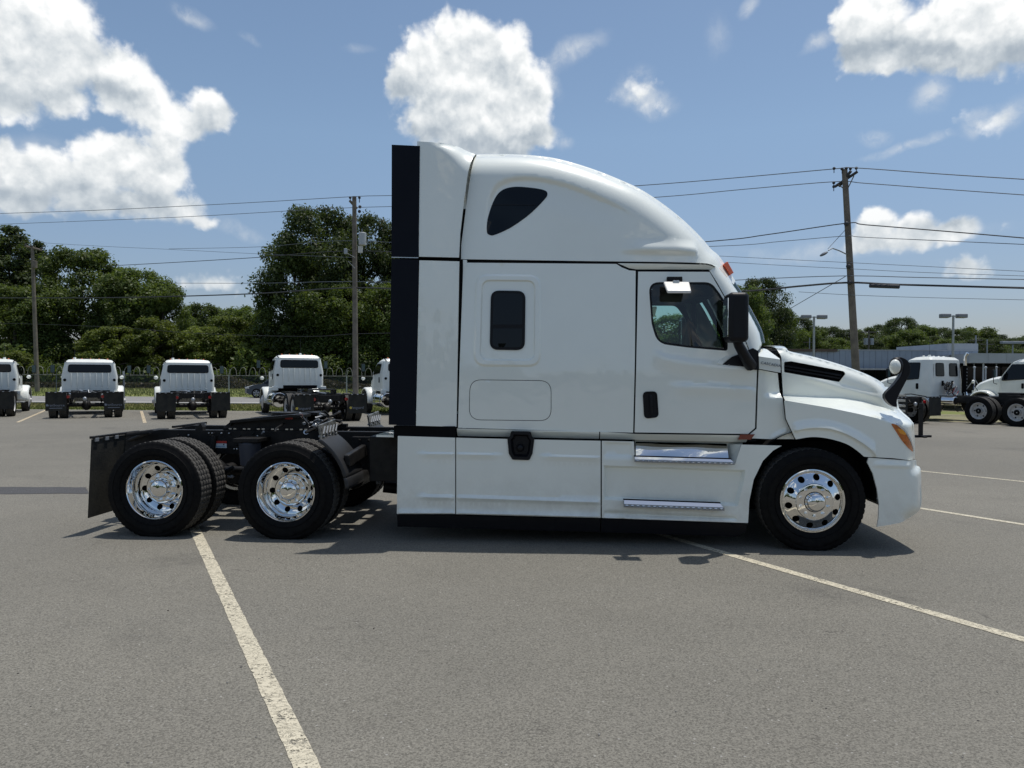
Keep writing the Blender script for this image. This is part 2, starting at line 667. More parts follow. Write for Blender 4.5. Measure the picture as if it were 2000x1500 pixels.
def poly_surface(pts, yf):
    return [on_surface(px, py, yf) for px, py in pts]


# ------------------------------------------------------------------ 2-d outlines
def resample(poly, step, closed=True):
    out = []
    n = len(poly)
    for i in range(n if closed else n - 1):
        a, b_ = poly[i], poly[(i + 1) % n]
        d = math.hypot(b_[0] - a[0], b_[1] - a[1])
        k = max(1, int(round(d / step)))
        for j in range(k):
            t = j / k
            out.append((a[0] + (b_[0] - a[0]) * t, a[1] + (b_[1] - a[1]) * t))
    if not closed:
        out.append(tuple(poly[-1]))
    return out


def round_poly(poly, r, seg=5):
    """round the corners of a polygon; r is one radius or one per corner"""
    out = []
    n = len(poly)
    for i in range(n):
        p = Vector(poly[i][:2])
        a = Vector(poly[i - 1][:2]) - p
        b_ = Vector(poly[(i + 1) % n][:2]) - p
        rr = r[i] if isinstance(r, (list, tuple)) else r
        if rr <= 0:
            out.append(tuple(p))
            continue
        la, lb = a.length, b_.length
        a.normalize()
        b_.normalize()
        ang = math.acos(max(-1, min(1, a.dot(b_))))
        t = min(rr / max(math.tan(ang / 2), 1e-3), la * .49, lb * .49)
        p0, p1 = p + a * t, p + b_ * t
        for k in range(seg + 1):
            s = k / seg
            q = p0 * (1 - s) ** 2 + p * 2 * s * (1 - s) + p1 * s ** 2
            out.append((q.x, q.y))
    return out


def spline(pts, n=8, closed=False):
    """Catmull-Rom through the points"""
    P = [Vector(p) for p in pts]
    m = len(P)
    out = []
    for i in range(m if closed else m - 1):
        p0 = P[(i - 1) % m] if closed or i > 0 else P[0] * 2 - P[1]
        p1, p2 = P[i % m], P[(i + 1) % m]
        p3 = P[(i + 2) % m] if closed or i + 2 < m else P[-1] * 2 - P[-2]
        for k in range(n):
            t = k / n
            out.append(tuple(0.5 * ((2 * p1) + (-p0 + p2) * t + (2 * p0 - 5 * p1 + 4 * p2 - p3) * t * t
                                    + (-p0 + 3 * p1 - 3 * p2 + p3) * t ** 3)))
    if not closed:
        out.append(tuple(P[-1]))
    return out


def seg_dist(P, poly, closed=True):
    """distance from points P (n,2) to a polyline"""
    A = np.array(poly, float)
    B_ = np.roll(A, -1, axis=0) if closed else A[1:]
    A = A if closed else A[:-1]
    best = np.full(len(P), 1e9)
    for a, b_ in zip(A, B_):
        d = b_ - a
        L = max(d.dot(d), 1e-12)
        t = np.clip(((P - a) @ d) / L, 0, 1)
        q = P - (a + t[:, None] * d)
        best = np.minimum(best, np.hypot(q[:, 0], q[:, 1]))
    return best


def inside(P, poly):
    A = np.array(poly, float)
    B_ = np.roll(A, -1, axis=0)
    c = np.zeros(len(P), bool)
    x, y = P[:, 0], P[:, 1]
    for (x1, y1), (x2, y2) in zip(A, B_):
        if y1 == y2:
            continue
        cond = ((y1 > y) != (y2 > y))
        xi = (x2 - x1) * (y - y1) / (y2 - y1) + x1
        c ^= cond & (x < xi)
    return c


def offset_poly(poly, d):
    """move a closed outline inwards by d (vertex normals)"""
    A = np.array(poly, float)
    area = 0.5 * np.sum(A[:, 0] * np.roll(A[:, 1], -1) - np.roll(A[:, 0], -1) * A[:, 1])
    s = 1.0 if area > 0 else -1.0
    e1 = A - np.roll(A, 1, axis=0)
    e2 = np.roll(A, -1, axis=0) - A
    e1 /= np.maximum(np.linalg.norm(e1, axis=1, keepdims=True), 1e-9)
    e2 /= np.maximum(np.linalg.norm(e2, axis=1, keepdims=True), 1e-9)
    nrm = (np.stack([-e1[:, 1], e1[:, 0]], 1) + np.stack([-e2[:, 1], e2[:, 0]], 1)) * s
    l2 = np.maximum(np.sum(nrm * nrm, axis=1, keepdims=True), .5)
    nrm = nrm * 2 / l2
    return [tuple(p) for p in A + nrm * d]


def smooth01(t):
    t = np.clip(t, 0, 1)
    return t * t * (3 - 2 * t)


class Emboss:
    """a raised (h < 0, towards the viewer) or sunk (h > 0) field with a soft border"""
    def __init__(self, poly, h, band=.015):
        self.poly, self.h, self.band = poly, h, band

    def curves(self):
        return [(self.poly, True), (offset_poly(self.poly, self.band * .5), True), (offset_poly(self.poly, self.band), True)]

    def clear(self, Gp, grid):
        dd = seg_dist(Gp, self.poly)
        return ~((dd < self.band + grid * .25) & (inside(Gp, self.poly) | (dd < grid * .3)))

    def __call__(self, P):
        d = seg_dist(P, self.poly)
        ins = inside(P, self.poly)
        return np.where(ins, self.h * smooth01(d / self.band), 0.0)


class Ridge:
    """a crease along an open curve (x ascending): the sheet comes forward by h at the curve and falls back
    over wa above it and wb below it; it fades out over the end lengths ta (start) and tb (end)"""
    def __init__(self, curve, h, wa, wb, ta=.15, tb=.15):
        self.c = resample(curve, .03, False)
        self.h, self.wa, self.wb, self.ta, self.tb = h, wa, wb, ta, tb

    def curves(self):
        out = [(self.c, False)]
        for k in (.35, 1.0):
            out.append(([(x, z + self.wa * k) for x, z in self.c], False))
            out.append(([(x, z - self.wb * k) for x, z in self.c], False))
        return [c for c in out]

    def clear(self, Gp, grid):
        return seg_dist(Gp, self.c, False) > grid * .3

    def __call__(self, P):
        A = np.array(self.c)
        zc = np.interp(P[:, 0], A[:, 0], A[:, 1])
        d = seg_dist(P, self.c, False)
        up = P[:, 1] >= zc
        w = np.where(up, self.wa, self.wb)
        f = 1 - smooth01(d / w)
        t = smooth01((P[:, 0] - A[0, 0]) / max(self.ta, 1e-4)) * smooth01((A[-1, 0] - P[:, 0]) / max(self.tb, 1e-4))
        return -self.h * f * t


def panel(name, outline, yf, mat, parent=None, holes=(), grid=.03, emb=(), lines=(), rim=.014, side=0, step=.03,
          smooth=35, depth=None, keep=False, open_along=None):
    """A sheet with any outline (x, z), lying on the surface y = yf(x, z), with cut-outs, embossing and a folded rim.
    side 1 gives the mirrored sheet on the far side of the vehicle."""
    outline = outline if keep else resample(outline, step)
    holes = [h if keep else resample(h, step) for h in holes]
    pts, edges = [], []

    def loop(p, closed=True):
        k = len(pts)
        pts.extend(p)
        n = len(p)
        edges.extend((k + i, k + (i + 1) % n) for i in range(n if closed else n - 1))
    loop(outline)
    for h in holes:
        loop(h)
    for e in emb:
        for lp, cl in e.curves():
            LA = np.array(lp)
            okl = inside(LA, outline) & (seg_dist(LA, outline) > .002)
            for h in holes:
                okl &= ~inside(LA, h)
            if okl.all():
                loop(lp, cl)
            else:
                run = []
                for q, g_ in zip(list(lp) + [None], list(okl) + [False]):
                    if g_:
                        run.append(q)
                    else:
                        if len(run) > 1:
                            loop(run, False)
                        run = []
    for l_ in lines:
        loop(resample(l_, step, False), False)
    A = np.array(outline)
    x0, z0 = A.min(0)
    x1, z1 = A.max(0)
    nx, nz = max(1, int((x1 - x0) / grid)), max(1, int((z1 - z0) / grid))
    gx, gz = np.meshgrid(x0 + (np.arange(nx) + .5) * (x1 - x0) / nx, z0 + (np.arange(nz) + .5) * (z1 - z0) / nz)
    Gp = np.stack([gx.ravel(), gz.ravel()], 1)
    ok = inside(Gp, outline) & (seg_dist(Gp, outline) > grid * .4)
    for h in holes:
        ok &= ~inside(Gp, h) & (seg_dist(Gp, h) > grid * .4)
    for e in emb:
        ok &= e.clear(Gp, grid)
    pts.extend(map(tuple, Gp[ok]))
    vs, es, fs, _, _, _ = delaunay_2d_cdt([Vector(p) for p in pts], edges, [], 0, 1e-6)
    V = np.array([(v.x, v.y) for v in vs])
    F = np.array([tuple(f) for f in fs if len(f) == 3])
    cen = V[F].mean(1)
    okf = inside(cen, outline)
    for h in holes:
        okf &= ~inside(cen, h)
    F = F[okf]
    Y = yf(V[:, 0], V[:, 1])
    for e in emb:
        Y = Y + e(V)
    # face the viewer (towards -y)
    a, b_, c = V[F[:, 0]], V[F[:, 1]], V[F[:, 2]]
    ar = (b_[:, 0] - a[:, 0]) * (c[:, 1] - a[:, 1]) - (c[:, 0] - a[:, 0]) * (b_[:, 1] - a[:, 1])
    F = np.where((ar > 0)[:, None], F, F[:, ::-1])
    verts = [(V[i, 0], Y[i], V[i, 1]) for i in range(len(V))]
    faces = [tuple(int(q) for q in f) for f in F]
    # folded rim round every border edge
    if rim:
        cnt = {}
        for f in faces:
            for i in range(3):
                e_ = (f[i], f[(i + 1) % 3])
                cnt[e_] = cnt.get(e_, 0) + 1
        border = [e_ for e_ in cnt if (e_[1], e_[0]) not in cnt]
        k = {}
        if open_along is not None:       # another skin continues here, so no fold
            near = seg_dist(V, open_along, False) < .003
            border = [e_ for e_ in border if not (near[e_[0]] and near[e_[1]])]
        for e_ in border:
            for i in e_:
                if i not in k:
                    k[i] = len(verts)
                    x, y, z = verts[i]
                    verts.append((x, y + rim, z))
        for a_, b2 in border:
            faces.append((b2, a_, k[a_], k[b2]))
    if side:
        verts = [(x, WID - y, z) for x, y, z in verts]
        faces = [f[::-1] for f in faces]
    return mesh_obj(name, verts, faces, mat, parent, True, smooth)


def bridge(name, edge, bulge, mat, parent, n=28, power=1.35, smooth=50):
    """skin over the vehicle from a near side edge [(x, y, z)] to its mirror image; bulge = (dx, dz) per edge point"""
    vs = []
    for (x, y, z), (bx, bz) in zip(edge, bulge):
        for k in range(n + 1):
            t = k / n
            s = max(0.0, math.sin(math.pi * t)) ** power
            tt = 0.5 - 0.5 * math.cos(math.pi * t)
            vs.append((x + bx * s, y + (WID - 2 * y) * tt, z + bz * s))
    fs = []
    m = n + 1
    for i in range(len(edge) - 1):
        for k in range(n):
            fs.append((i * m + k, i * m + k + 1, (i + 1) * m + k + 1, (i + 1) * m + k))
    o = mesh_obj(name, vs, fs, mat, parent, True, smooth)
    fix_normals(o)
    o.data.polygons.foreach_set('use_smooth', [True] * len(o.data.polygons))
    o.data.set_sharp_from_angle(angle=R(smooth))
    return o


def text_to_mesh(o, name, parent):
    bpy.context.view_layer.update()
    dg = bpy.context.evaluated_depsgraph_get()
    me = bpy.data.meshes.new_from_object(o.evaluated_get(dg))
    n = bpy.data.objects.new(name, me)
    ml = o.matrix_local.copy()
    bpy.data.objects.remove(o)
    link(n, parent)
    n.matrix_local = ml
    return n


def lettering(body, name, mat, parent, loc, rot, size, extrude=.001, spacing=1.0):
    c = bpy.data.curves.new(name + '_curve', 'FONT')
    c.body = body
    c.size = size
    c.extrude = extrude
    c.space_character = spacing
    c.align_x = 'CENTER'
    c.materials.append(mat)
    o = bpy.data.objects.new(name + '_curve', c)
    link(o, parent)
    o.location = loc
    o.rotation_euler = rot
    return text_to_mesh(o, name, parent)
# ------------------------------------------------------------------ ground surfaces
def asphalt_material(name, base, old, speck=1.0):
    m = bpy.data.materials.new(name)
    m.use_nodes = True
    T = NT(m.node_tree)
    T.n.clear()
    p = T.node('ShaderNodeBsdfPrincipled')
    o = T.node('ShaderNodeOutputMaterial')
    T.l.new(p.outputs[0], o.inputs[0])
    geo = T.node('ShaderNodeNewGeometry')
    pos = geo.outputs['Position']
    big = T.noise(pos, .16, 5, .6, dist=.4)
    mid = T.noise(pos, 1.1, 6, .65)
    col = T.mix(T.maprange(big.outputs[0], .38, .64), base, old)
    col = T.mix(T.maprange(mid.outputs[0], .35, .75, 0, .55), col, tuple(c * .80 for c in base))
    # long faint wheel tracks
    st = T.noise(T.vmath('MULTIPLY', pos, (.35, 1.7, 1)), .8, 4, .6)
    col = T.mix(T.maprange(st.outputs[0], .5, .72, 0, .35), col, tuple(c * 1.13 for c in old))
    # stone chips
    vo = T.node('ShaderNodeTexVoronoi', feature='F1')
    vo.inputs['Scale'].default_value = 125.0
    T.l.new(pos, vo.inputs['Vector'])
    sepc = T.node('ShaderNodeSeparateColor')
    T.l.new(vo.outputs['Color'], sepc.inputs[0])
    chip = T.math('POWER', sepc.outputs[0], 1.6)
    f = T.maprange(chip, 0, 1, 1 - .40 * speck, 1 + .62 * speck)
    col = T.mix(1.0, col, T.ramp(f, [(0, 0), (1, 1)]), 'MULTIPLY')
    fn = T.noise(pos, 75.0, 4, .75)
    f2 = T.maprange(fn.outputs[0], .3, .72, .64, 1.34)
    cc = T.node('ShaderNodeCombineXYZ')
    for i in range(3):
        T.l.new(f2, cc.inputs[i])
    f3 = T.node('ShaderNodeCombineXYZ')
    for i in range(3):
        T.l.new(f, f3.inputs[i])
    col = T.vmath('MULTIPLY', T.mix(0.0, col, col), cc.outputs[0])
    # rare white grains
    vw = T.node('ShaderNodeTexVoronoi', feature='F1')
    vw.inputs['Scale'].default_value = 26.0
    T.l.new(pos, vw.inputs['Vector'])
    sw = T.node('ShaderNodeSeparateColor')
    T.l.new(vw.outputs['Color'], sw.inputs[0])
    grain = T.math('MULTIPLY', T.math('GREATER_THAN', sw.outputs[1], .86), T.math('LESS_THAN', vw.outputs['Distance'], .15))
    col = T.mix(T.math('MULTIPLY', grain, .5), col, (.42, .41, .39))
    # hairline cracks and old joints
    ck = T.noise(T.vmath('MULTIPLY', pos, (1, 1, 1)), .23, 6, .55, dist=.7)
    line_ = T.maprange(T.math('ABSOLUTE', T.math('SUBTRACT', ck.outputs[0], .47)), .0, .0011)
    gate = T.maprange(mid.outputs[0], .50, .56)
    col = T.mix(T.math('MULTIPLY', T.math('SUBTRACT', 1.0, line_), T.math('MULTIPLY', gate, .55)), col, (.06, .055, .05))
    # oil spots and darker stains
    sp = T.noise(pos, .55, 3, .5)
    sp2 = T.noise(pos, 7.0, 3, .6)
    stain = T.math('MULTIPLY', T.maprange(sp.outputs[0], .60, .70), T.maprange(sp2.outputs[0], .35, .6))
    col = T.mix(T.math('MULTIPLY', stain, .35), col, (.06, .058, .055))
    T.l.new(col, p.inputs['Base Color'])
    p.inputs['Roughness'].default_value = .88
    p.inputs['Specular IOR Level'].default_value = .25
    bp = T.node('ShaderNodeBump')
    bp.inputs['Strength'].default_value = .55
    bp.inputs['Distance'].default_value = .006
    T.l.new(T.math('ADD', T.math('MULTIPLY', vo.outputs['Distance'], -1.0), fn.outputs[0]), bp.inputs['Height'])
    T.l.new(bp.outputs[0], p.inputs['Normal'])
    return m


def ground_material(name, a, b_, c, scale=1.0):
    m = bpy.data.materials.new(name)
    m.use_nodes = True
    T = NT(m.node_tree)
    T.n.clear()
    p = T.node('ShaderNodeBsdfPrincipled')
    o = T.node('ShaderNodeOutputMaterial')
    T.l.new(p.outputs[0], o.inputs[0])
    geo = T.node('ShaderNodeNewGeometry')
    pos = geo.outputs['Position']
    n1_ = T.noise(pos, .25 * scale, 5, .6)
    n2_ = T.noise(pos, 2.5 * scale, 6, .7)
    col = T.mix(T.maprange(n1_.outputs[0], .35, .65), a, b_)
    col = T.mix(T.maprange(n2_.outputs[0], .45, .75), col, c)
    T.l.new(col, p.inputs['Base Color'])
    p.inputs['Roughness'].default_value = 1.0
    p.inputs['Specular IOR Level'].default_value = .1
    bp = T.node('ShaderNodeBump')
    bp.inputs['Strength'].default_value = .8
    bp.inputs['Distance'].default_value = .05
    T.l.new(n2_.outputs[0], bp.inputs['Height'])
    T.l.new(bp.outputs[0], p.inputs['Normal'])
    return m


M['asphalt'] = asphalt_material('car_park_asphalt', (.222, .210, .178), (.176, .168, .145))
M['dark_ground_strip'] = asphalt_material('darker_asphalt', (.085, .085, .088), (.075, .075, .078), .5)
M['road'] = asphalt_material('road_asphalt', (.25, .245, .235), (.23, .225, .215), .4)
M['soil'] = ground_material('field_soil', (.045, .055, .022), (.06, .06, .03), (.035, .04, .018), .3)
M['turf'] = ground_material('turf', (.150, .180, .055), (.190, .195, .075), (.110, .140, .045))
M['grass_blade'] = material('grass_blades', (.14, .18, .045), .8, spec=.2, color2=(.22, .20, .08), var_scale=.9, coords='Generated')


def sheet(name, corners, z, mat, kind='structure', sub=1, thick=0.0):
    vs = [(x, y, z) for x, y in corners]
    n = len(vs)
    fs = [tuple(range(n))]
    if thick:
        vs += [(x, y, z - thick) for x, y in corners]
        fs += [(i, n + i, n + (i + 1) % n, (i + 1) % n) for i in range(n)]
    o = mesh_obj(name, vs, fs, mat, None, False)
    if thick:
        fix_normals(o)
    if kind:
        o['kind'] = kind
    return o


sheet('ground', [(-2500, -2500), (2500, -2500), (2500, 2500), (-2500, 2500)], -0.02, M['soil'])
# car park: its far edge runs slightly closer on the right
LOT = [(-70, -60), (90, -60), (90, 19.5), (26, 26.6), (17, 27.9), (4, 30.6), (-10, 33.6), (-26, 34.4), (-70, 35.5)]
sheet('parking_lot', LOT, 0.0, M['asphalt'])
# grass strip, kerb, road, verge
sheet('grass_strip', [(-110, 35.0), (-26, 33.9), (-10, 33.1), (4, 30.1), (17, 27.4), (110, 18.5), (110, 34), (-10, 40.6), (-110, 41.5)], -0.008, M['turf'])
sheet('dusty_verge', [(12, 28.7), (17, 27.6), (60, 22.9), (60, 29), (16, 34.5)], -0.004, ground_material('dusty_ground', (.26, .235, .17), (.20, .19, .11), (.15, .16, .07)))
sheet('road', [(-140, 44.3), (-10, 43.4), (140, 35.5), (140, 48.0), (-10, 54.0), (-140, 55.0)], 0.004, M['road'])
kb = sheet('kerb', [(-140, 41.8), (-10, 40.9), (140, 33.2), (140, 34.9), (-10, 42.5), (-140, 43.4)], 0.07, M['concrete'], thick=.12)
sheet('grass_verge', [(-160, 55.0), (-10, 54.0), (140, 48.0), (140, 60), (60, 66), (-10, 118), (-160, 118)], 0.0, M['turf'])
sheet('pavement', [(24, 66), (140, 58), (140, 84), (24, 84)], 0.003, M['road'])


# grass blades: real tufts along the strips (nobody could count them)
def tufts(name, rects, n, h, seed):
    r = np.random.default_rng(seed)
    V, F = [], []
    for (x0, x1, fy0, fy1), cnt in zip(rects, n):
        x = r.uniform(x0, x1, cnt)
        t = r.uniform(0, 1, cnt)
        y = fy0(x) + (fy1(x) - fy0(x)) * t
        a = r.uniform(0, math.pi, cnt)
        hh = h * r.uniform(.4, 1.3, cnt)
        w = .035 * r.uniform(.6, 1.5, cnt)
        lx, ly = r.normal(0, .03, cnt), r.normal(0, .03, cnt)
        dx, dy = np.cos(a) * w, np.sin(a) * w
        k = len(V)
        vv = np.stack([np.stack([x - dx, y - dy, 0 * x - .02], 1), np.stack([x + dx, y + dy, 0 * x - .02], 1),
                       np.stack([x + lx, y + ly, hh], 1)], 1).reshape(-1, 3)
        V.extend(map(tuple, vv))
        F.extend([(k + 3 * i, k + 3 * i + 1, k + 3 * i + 2) for i in range(cnt)])
    o = mesh_obj(name, V, F, M['grass_blade'], None, False)
    o['kind'] = 'stuff'
    tag(o, 'short mown green grass beside the road and car park', 'grass')
    return o


lot_edge = lambda x: np.interp(x, [-70, -26, -10, 4, 17, 26, 60], [35.5, 34.4, 33.6, 30.6, 27.9, 26.6, 22.8])
kerb_edge = lambda x: np.interp(x, [-110, -10, 110], [41.5, 40.7, 34.4])
tufts('grass', [(-45, 10, lambda x: lot_edge(x) + .05, kerb_edge)], [42000], .085, 3)
tufts('grass', [(-75, 12, lambda x: np.interp(x, [-140, -10, 140], [55.1, 54.1, 48.1]), lambda x: 0 * x + 100)], [38000], .16, 4)

# painted lines, worn
def line_material(name, col, keep):
    m = bpy.data.materials.new(name)
    m.use_nodes = True
    T = NT(m.node_tree)
    T.n.clear()
    p = T.node('ShaderNodeBsdfPrincipled')
    o = T.node('ShaderNodeOutputMaterial')
    tr = T.node('ShaderNodeBsdfTransparent')
    mx = T.node('ShaderNodeMixShader')
    geo = T.node('ShaderNodeNewGeometry')
    pos = geo.outputs['Position']
    a = T.noise(pos, 42.0, 5, .8)
    b2 = T.noise(pos, 5.0, 4, .6)
    # cracks across the paint
    cr = T.noise(T.vmath('MULTIPLY', pos, (9, 26, 1)), 1.6, 4, .65, dist=.8)
    crack = T.maprange(T.math('ABSOLUTE', T.math('SUBTRACT', cr.outputs[0], .5)), .008, .03)
    w = T.math('ADD', a.outputs[0], T.math('MULTIPLY', T.math('SUBTRACT', b2.outputs[0], .5), .55))
    fac = T.maprange(w, keep - .05, keep + .05)
    fac = T.math('MULTIPLY', fac, T.maprange(crack, 0, 1, .35, 1))
    tint = T.mix(T.maprange(b2.outputs[0], .3, .7), col, tuple(c * .78 for c in col))
    T.l.new(tint, p.inputs['Base Color'])
    p.inputs['Roughness'].default_value = .75
    T.l.new(fac, mx.inputs[0])
    T.l.new(tr.outputs[0], mx.inputs[1])
    T.l.new(p.outputs[0], mx.inputs[2])
    T.l.new(mx.outputs[0], o.inputs[0])
    bp = T.node('ShaderNodeBump')
    bp.inputs['Strength'].default_value = .6
    bp.inputs['Distance'].default_value = .006
    T.l.new(a.outputs[0], bp.inputs['Height'])
    T.l.new(bp.outputs[0], p.inputs['Normal'])
    return m


M['line'] = line_material('worn_line_paint', (.62, .565, .43), .41)
M['line_far'] = line_material('worn_yellowish_paint', (.60, .50, .34), .40)


def painted(a0, a1, w, mat, jitter=.0028):
    """a stripe on the ground between two ground points, with slightly uneven edges"""
    a0, a1 = Vector(a0), Vector(a1)
    d = (a1 - a0)
    L = d.length
    d.normalize()
    s = Vector((-d.y, d.x, 0))
    n = max(2, int(L / .06))
    vs, fs = [], []
    for i in range(n + 1):
        p = a0 + d * (L * i / n)
        j1, j2 = rng.uniform(-jitter, jitter), rng.uniform(-jitter, jitter)
        for q in (p - s * (w / 2 + j1), p + s * (w / 2 + j2)):
            vs.append((q.x, q.y, .004))
        if i:
            k = 2 * i
            fs.append((k - 2, k - 1, k + 1, k))
    o = mesh_obj('road_marking', vs, fs, mat, None, False)
    o['kind'] = 'structure'
    return o


def px_line(p, q, w, mat, ext=0.0):
    a, b2 = gnd(*p), gnd(*q)
    d = (b2 - a).normalized()
    return painted(a - d * ext, b2 + d * ext, w, mat)


px_line((389, 1052), (600, 1500), .105, M['line'], 1.5)
px_line((1330, 1056), (2000, 1250), .10, M['line'], 2.5)
px_line((1797, 920), (2000, 941), .10, M['line'], 6.0)
px_line((1797, 993), (2000, 1025), .10, M['line'], 4.0)
px_line((276, 803), (283, 826), .11, M['line_far'])
px_line((92, 800), (34, 825), .11, M['line_far'])
px_line((455, 797), (474, 802), .11, M['line_far'])

# a darker strip of the asphalt at the left edge
c0, c1, c2, c3 = gnd(-60, 951), gnd(168, 952), gnd(172, 964), gnd(-60, 966)
pp = []
for a_, b_ in ((c0, c1), (c1, c2), (c2, c3), (c3, c0)):
    for i in range(12):
        q = a_.lerp(b_, i / 12)
        pp.append((q.x + rng.uniform(-.015, .015), q.y + rng.uniform(-.02, .02)))
sheet('dark_ground_strip', pp, .0035, M['dark_ground_strip'])

# loose pebbles on the asphalt
pb = MB()
for i in range(150):
    if i < 26:
        q = gnd(*[(444, 1334), (250, 1490), (1170, 1436), (730, 1228), (1170, 1434), (700, 1390), (620, 1205), (1400, 1100), (1725, 1240), (1948, 1352), (1215, 1290), (60, 1380), (170, 1110), (358, 1082), (860, 1350), (920, 1190), (1050, 1250), (1320, 1390), (1560, 1180), (1640, 1400), (1880, 1480), (500, 1440), (980, 1470), (1480, 1310), (90, 1240), (1800, 1330)][i])
        r_ = .006 if i < 4 else .0045
    else:
        q = Vector((rng.uniform(-8, 9), rng.uniform(2.2, 16), 0))
        r_ = rng.uniform(.003, .007)
    pb.sphere((q.x, q.y, r_ * .4), (r_ * rng.uniform(.8, 1.5), r_ * rng.uniform(.8, 1.3), r_ * .7), 6, 4)
o = pb.build('pebbles', material('pebble', (.06, .055, .05), .9, color2=(.3, .29, .27), var_scale=3), None)
tag(o, 'small loose pebbles scattered over the grey asphalt', 'pebbles', kind='stuff')
# ------------------------------------------------------------------ the white sleeper tractor
truck = thing('sleeper_tractor', 'large white highway tractor unit with tall sleeper cab, chrome wheels and bare rear frame', 'truck',
              TO, -TA)


def const(v):
    return lambda x, z: np.full(np.shape(x), float(v))


def both(name, outline, yf, mat, parent=truck, **kw):
    a = panel(name, outline, yf, mat, parent, **kw)
    b_ = panel(name, outline, yf, mat, parent, side=1, **kw)
    return a, b_


def cab_y(x, z):
    return .085 + .045 * np.maximum(z - 1.7, 0) + 0.0 * x


def rounding(sil, r, closed=False):
    S_ = resample(sil, .06, False)

    def f(x, z):
        d = seg_dist(np.stack([np.ravel(x), np.ravel(z)], 1), S_, False).reshape(np.shape(x))
        rr = r(x, z) if callable(r) else r
        u = np.clip(1 - np.maximum(d, .012) / rr, 0, .985)
        return rr * (1 - np.sqrt(1 - u * u))
    return f


def tl_list(pts, y):
    return [TL(px, py, y) for px, py in pts]


# ---- roof fairing
SIL = [(929, 297), (960, 296.5), (1000, 297), (1040, 299), (1080, 304), (1120, 314), (1160, 327), (1196, 341), (1245, 363),
       (1282, 386), (1313, 409), (1340, 432), (1367, 459), (1381, 475), (1390, 486), (1401, 495), (1409, 504), (1419, 520), (1430, 537), (1437, 549)]
sil = resample(spline(tl_list(SIL, .30), 4), .03, False)
roof_round = rounding(sil + [], lambda x, z: .30 + 0 * x)


def roof_y(x, z):
    return cab_y(x, z) + roof_round(x, z)


left_e = [TL(px, py, .2) for px, py in ((899, 508), (905, 460), (912, 400), (920, 340))]
bot_e = [on_surface(px, py, cab_y) for px, py in ((1160, 510), (1300, 511.5), (1381, 513.5), (1392, 515.5), (1405, 521.5), (1416, 532.5), (1424, 543))]
out = [left_e[0]] + bot_e + [TL(1432, 556, .3)] + sil[::-1] + left_e[:0:-1]
arch = spline([on_surface(px, py, cab_y) for px, py in ((949, 450), (952, 400), (964, 366), (990, 349), (1030, 344), (1075, 350), (1120, 362), (1165, 380), (1210, 400), (1252, 424))], 5)


class ArchStep:
    """the soft step over the roof window: the field below the arch lies deeper, fading out downwards"""
    def __init__(self, c):
        self.c = c

    def curves(self):
        C_ = np.array(self.c)
        cen = np.array(TL(1090, 520, .1))
        o_ = [(self.c, False)]
        for k in (.02, .04):
            d = cen - C_
            d /= np.linalg.norm(d, axis=1, keepdims=True)
            o_.append(([tuple(p) for p in C_ + d * k], False))
        return o_

    def clear(self, Gp, grid):
        return seg_dist(Gp, self.c, False) > grid * .3

    def __call__(self, P):
        A_ = np.array(self.c)
        d = seg_dist(P, self.c, False)
        poly = [tuple(p) for p in A_] + [TL(1240, 520, .1), TL(930, 520, .1)]
        ins = inside(P, poly)
        x0, x1 = A_[:, 0].min(), A_[:, 0].max()
        tap = smooth01((x1 - P[:, 0]) / .5) * smooth01((P[:, 1] - TL(950, 470, .1)[1]) / .28)
        s = np.where(ins, smooth01(d / .04) * (1 - smooth01((d - .04) / .30)), 0)
        return .026 * s * tap


crease = [on_surface(px, py, cab_y) for px, py in ((1200, 488), (1260, 488), (1320, 489), (1365, 490.5))]
roof_emb = [ArchStep(arch), Ridge(crease, .035, .12, .05, .35, .02)]
both('roof_fairing', out, roof_y, M['paint'], grid=.03, emb=roof_emb, lines=[
    [(x - .03, z - .05) for x, z in sil], [(x - .06, z - .10) for x, z in sil[:-16]]], rim=.015, smooth=60, open_along=sil)
edge = [(x, yat(roof_y, x, z), z) for x, z in sil]
bl = []
for i, (x, z) in enumerate(sil):
    a = sil[min(i + 1, len(sil) - 1)]
    b_ = sil[max(i - 1, 0)]
    tx, tz = a[0] - b_[0], a[1] - b_[1]
    L = math.hypot(tx, tz)
    bl.append((-tz / L * .10, tx / L * .10))
bridge('roof_skin', edge, bl, M['paint'], truck)
# fairing window
rw = spline([on_surface(px, py, roof_y) for px, py in ((951, 452), (953, 425), (963, 393), (978, 372), (1003, 364), (1040, 366), (1064, 371), (1069, 380), (1060, 393), (1035, 418), (1000, 443), (968, 458), (957, 459))], 6, True)
emb_y = lambda x, z: roof_y(x, z) + roof_emb[0](np.stack([x, z], 1))
both('roof_window', rw, lambda x, z: emb_y(x, z) - .004, M['dark_glass'], rim=.01, grid=.04)
rwm = [on_surface(px, py, roof_y) for px, py in ((962, 398.5), (1047, 400), (1045, 401.5), (961, 400))]
panel('roof_window_bar', rwm, lambda x, z: emb_y(x, z) - .008, M['black_trim'], truck, rim=.003)

# ---- roof extender and side extenders behind the sleeper
ext_sil = spline(tl_list([(821, 285.5), (840, 286.5), (858, 286.5), (868, 285), (893, 285), (908, 289.5), (926, 296)], .2), 4)
ext_sil = resample(ext_sil, .03, False)
xr0, xr1 = ext_sil[0][0], ext_sil[-1][0]


def ext_y(x, z):
    return .035 + .05 * smooth01((x - xr0) / .5)


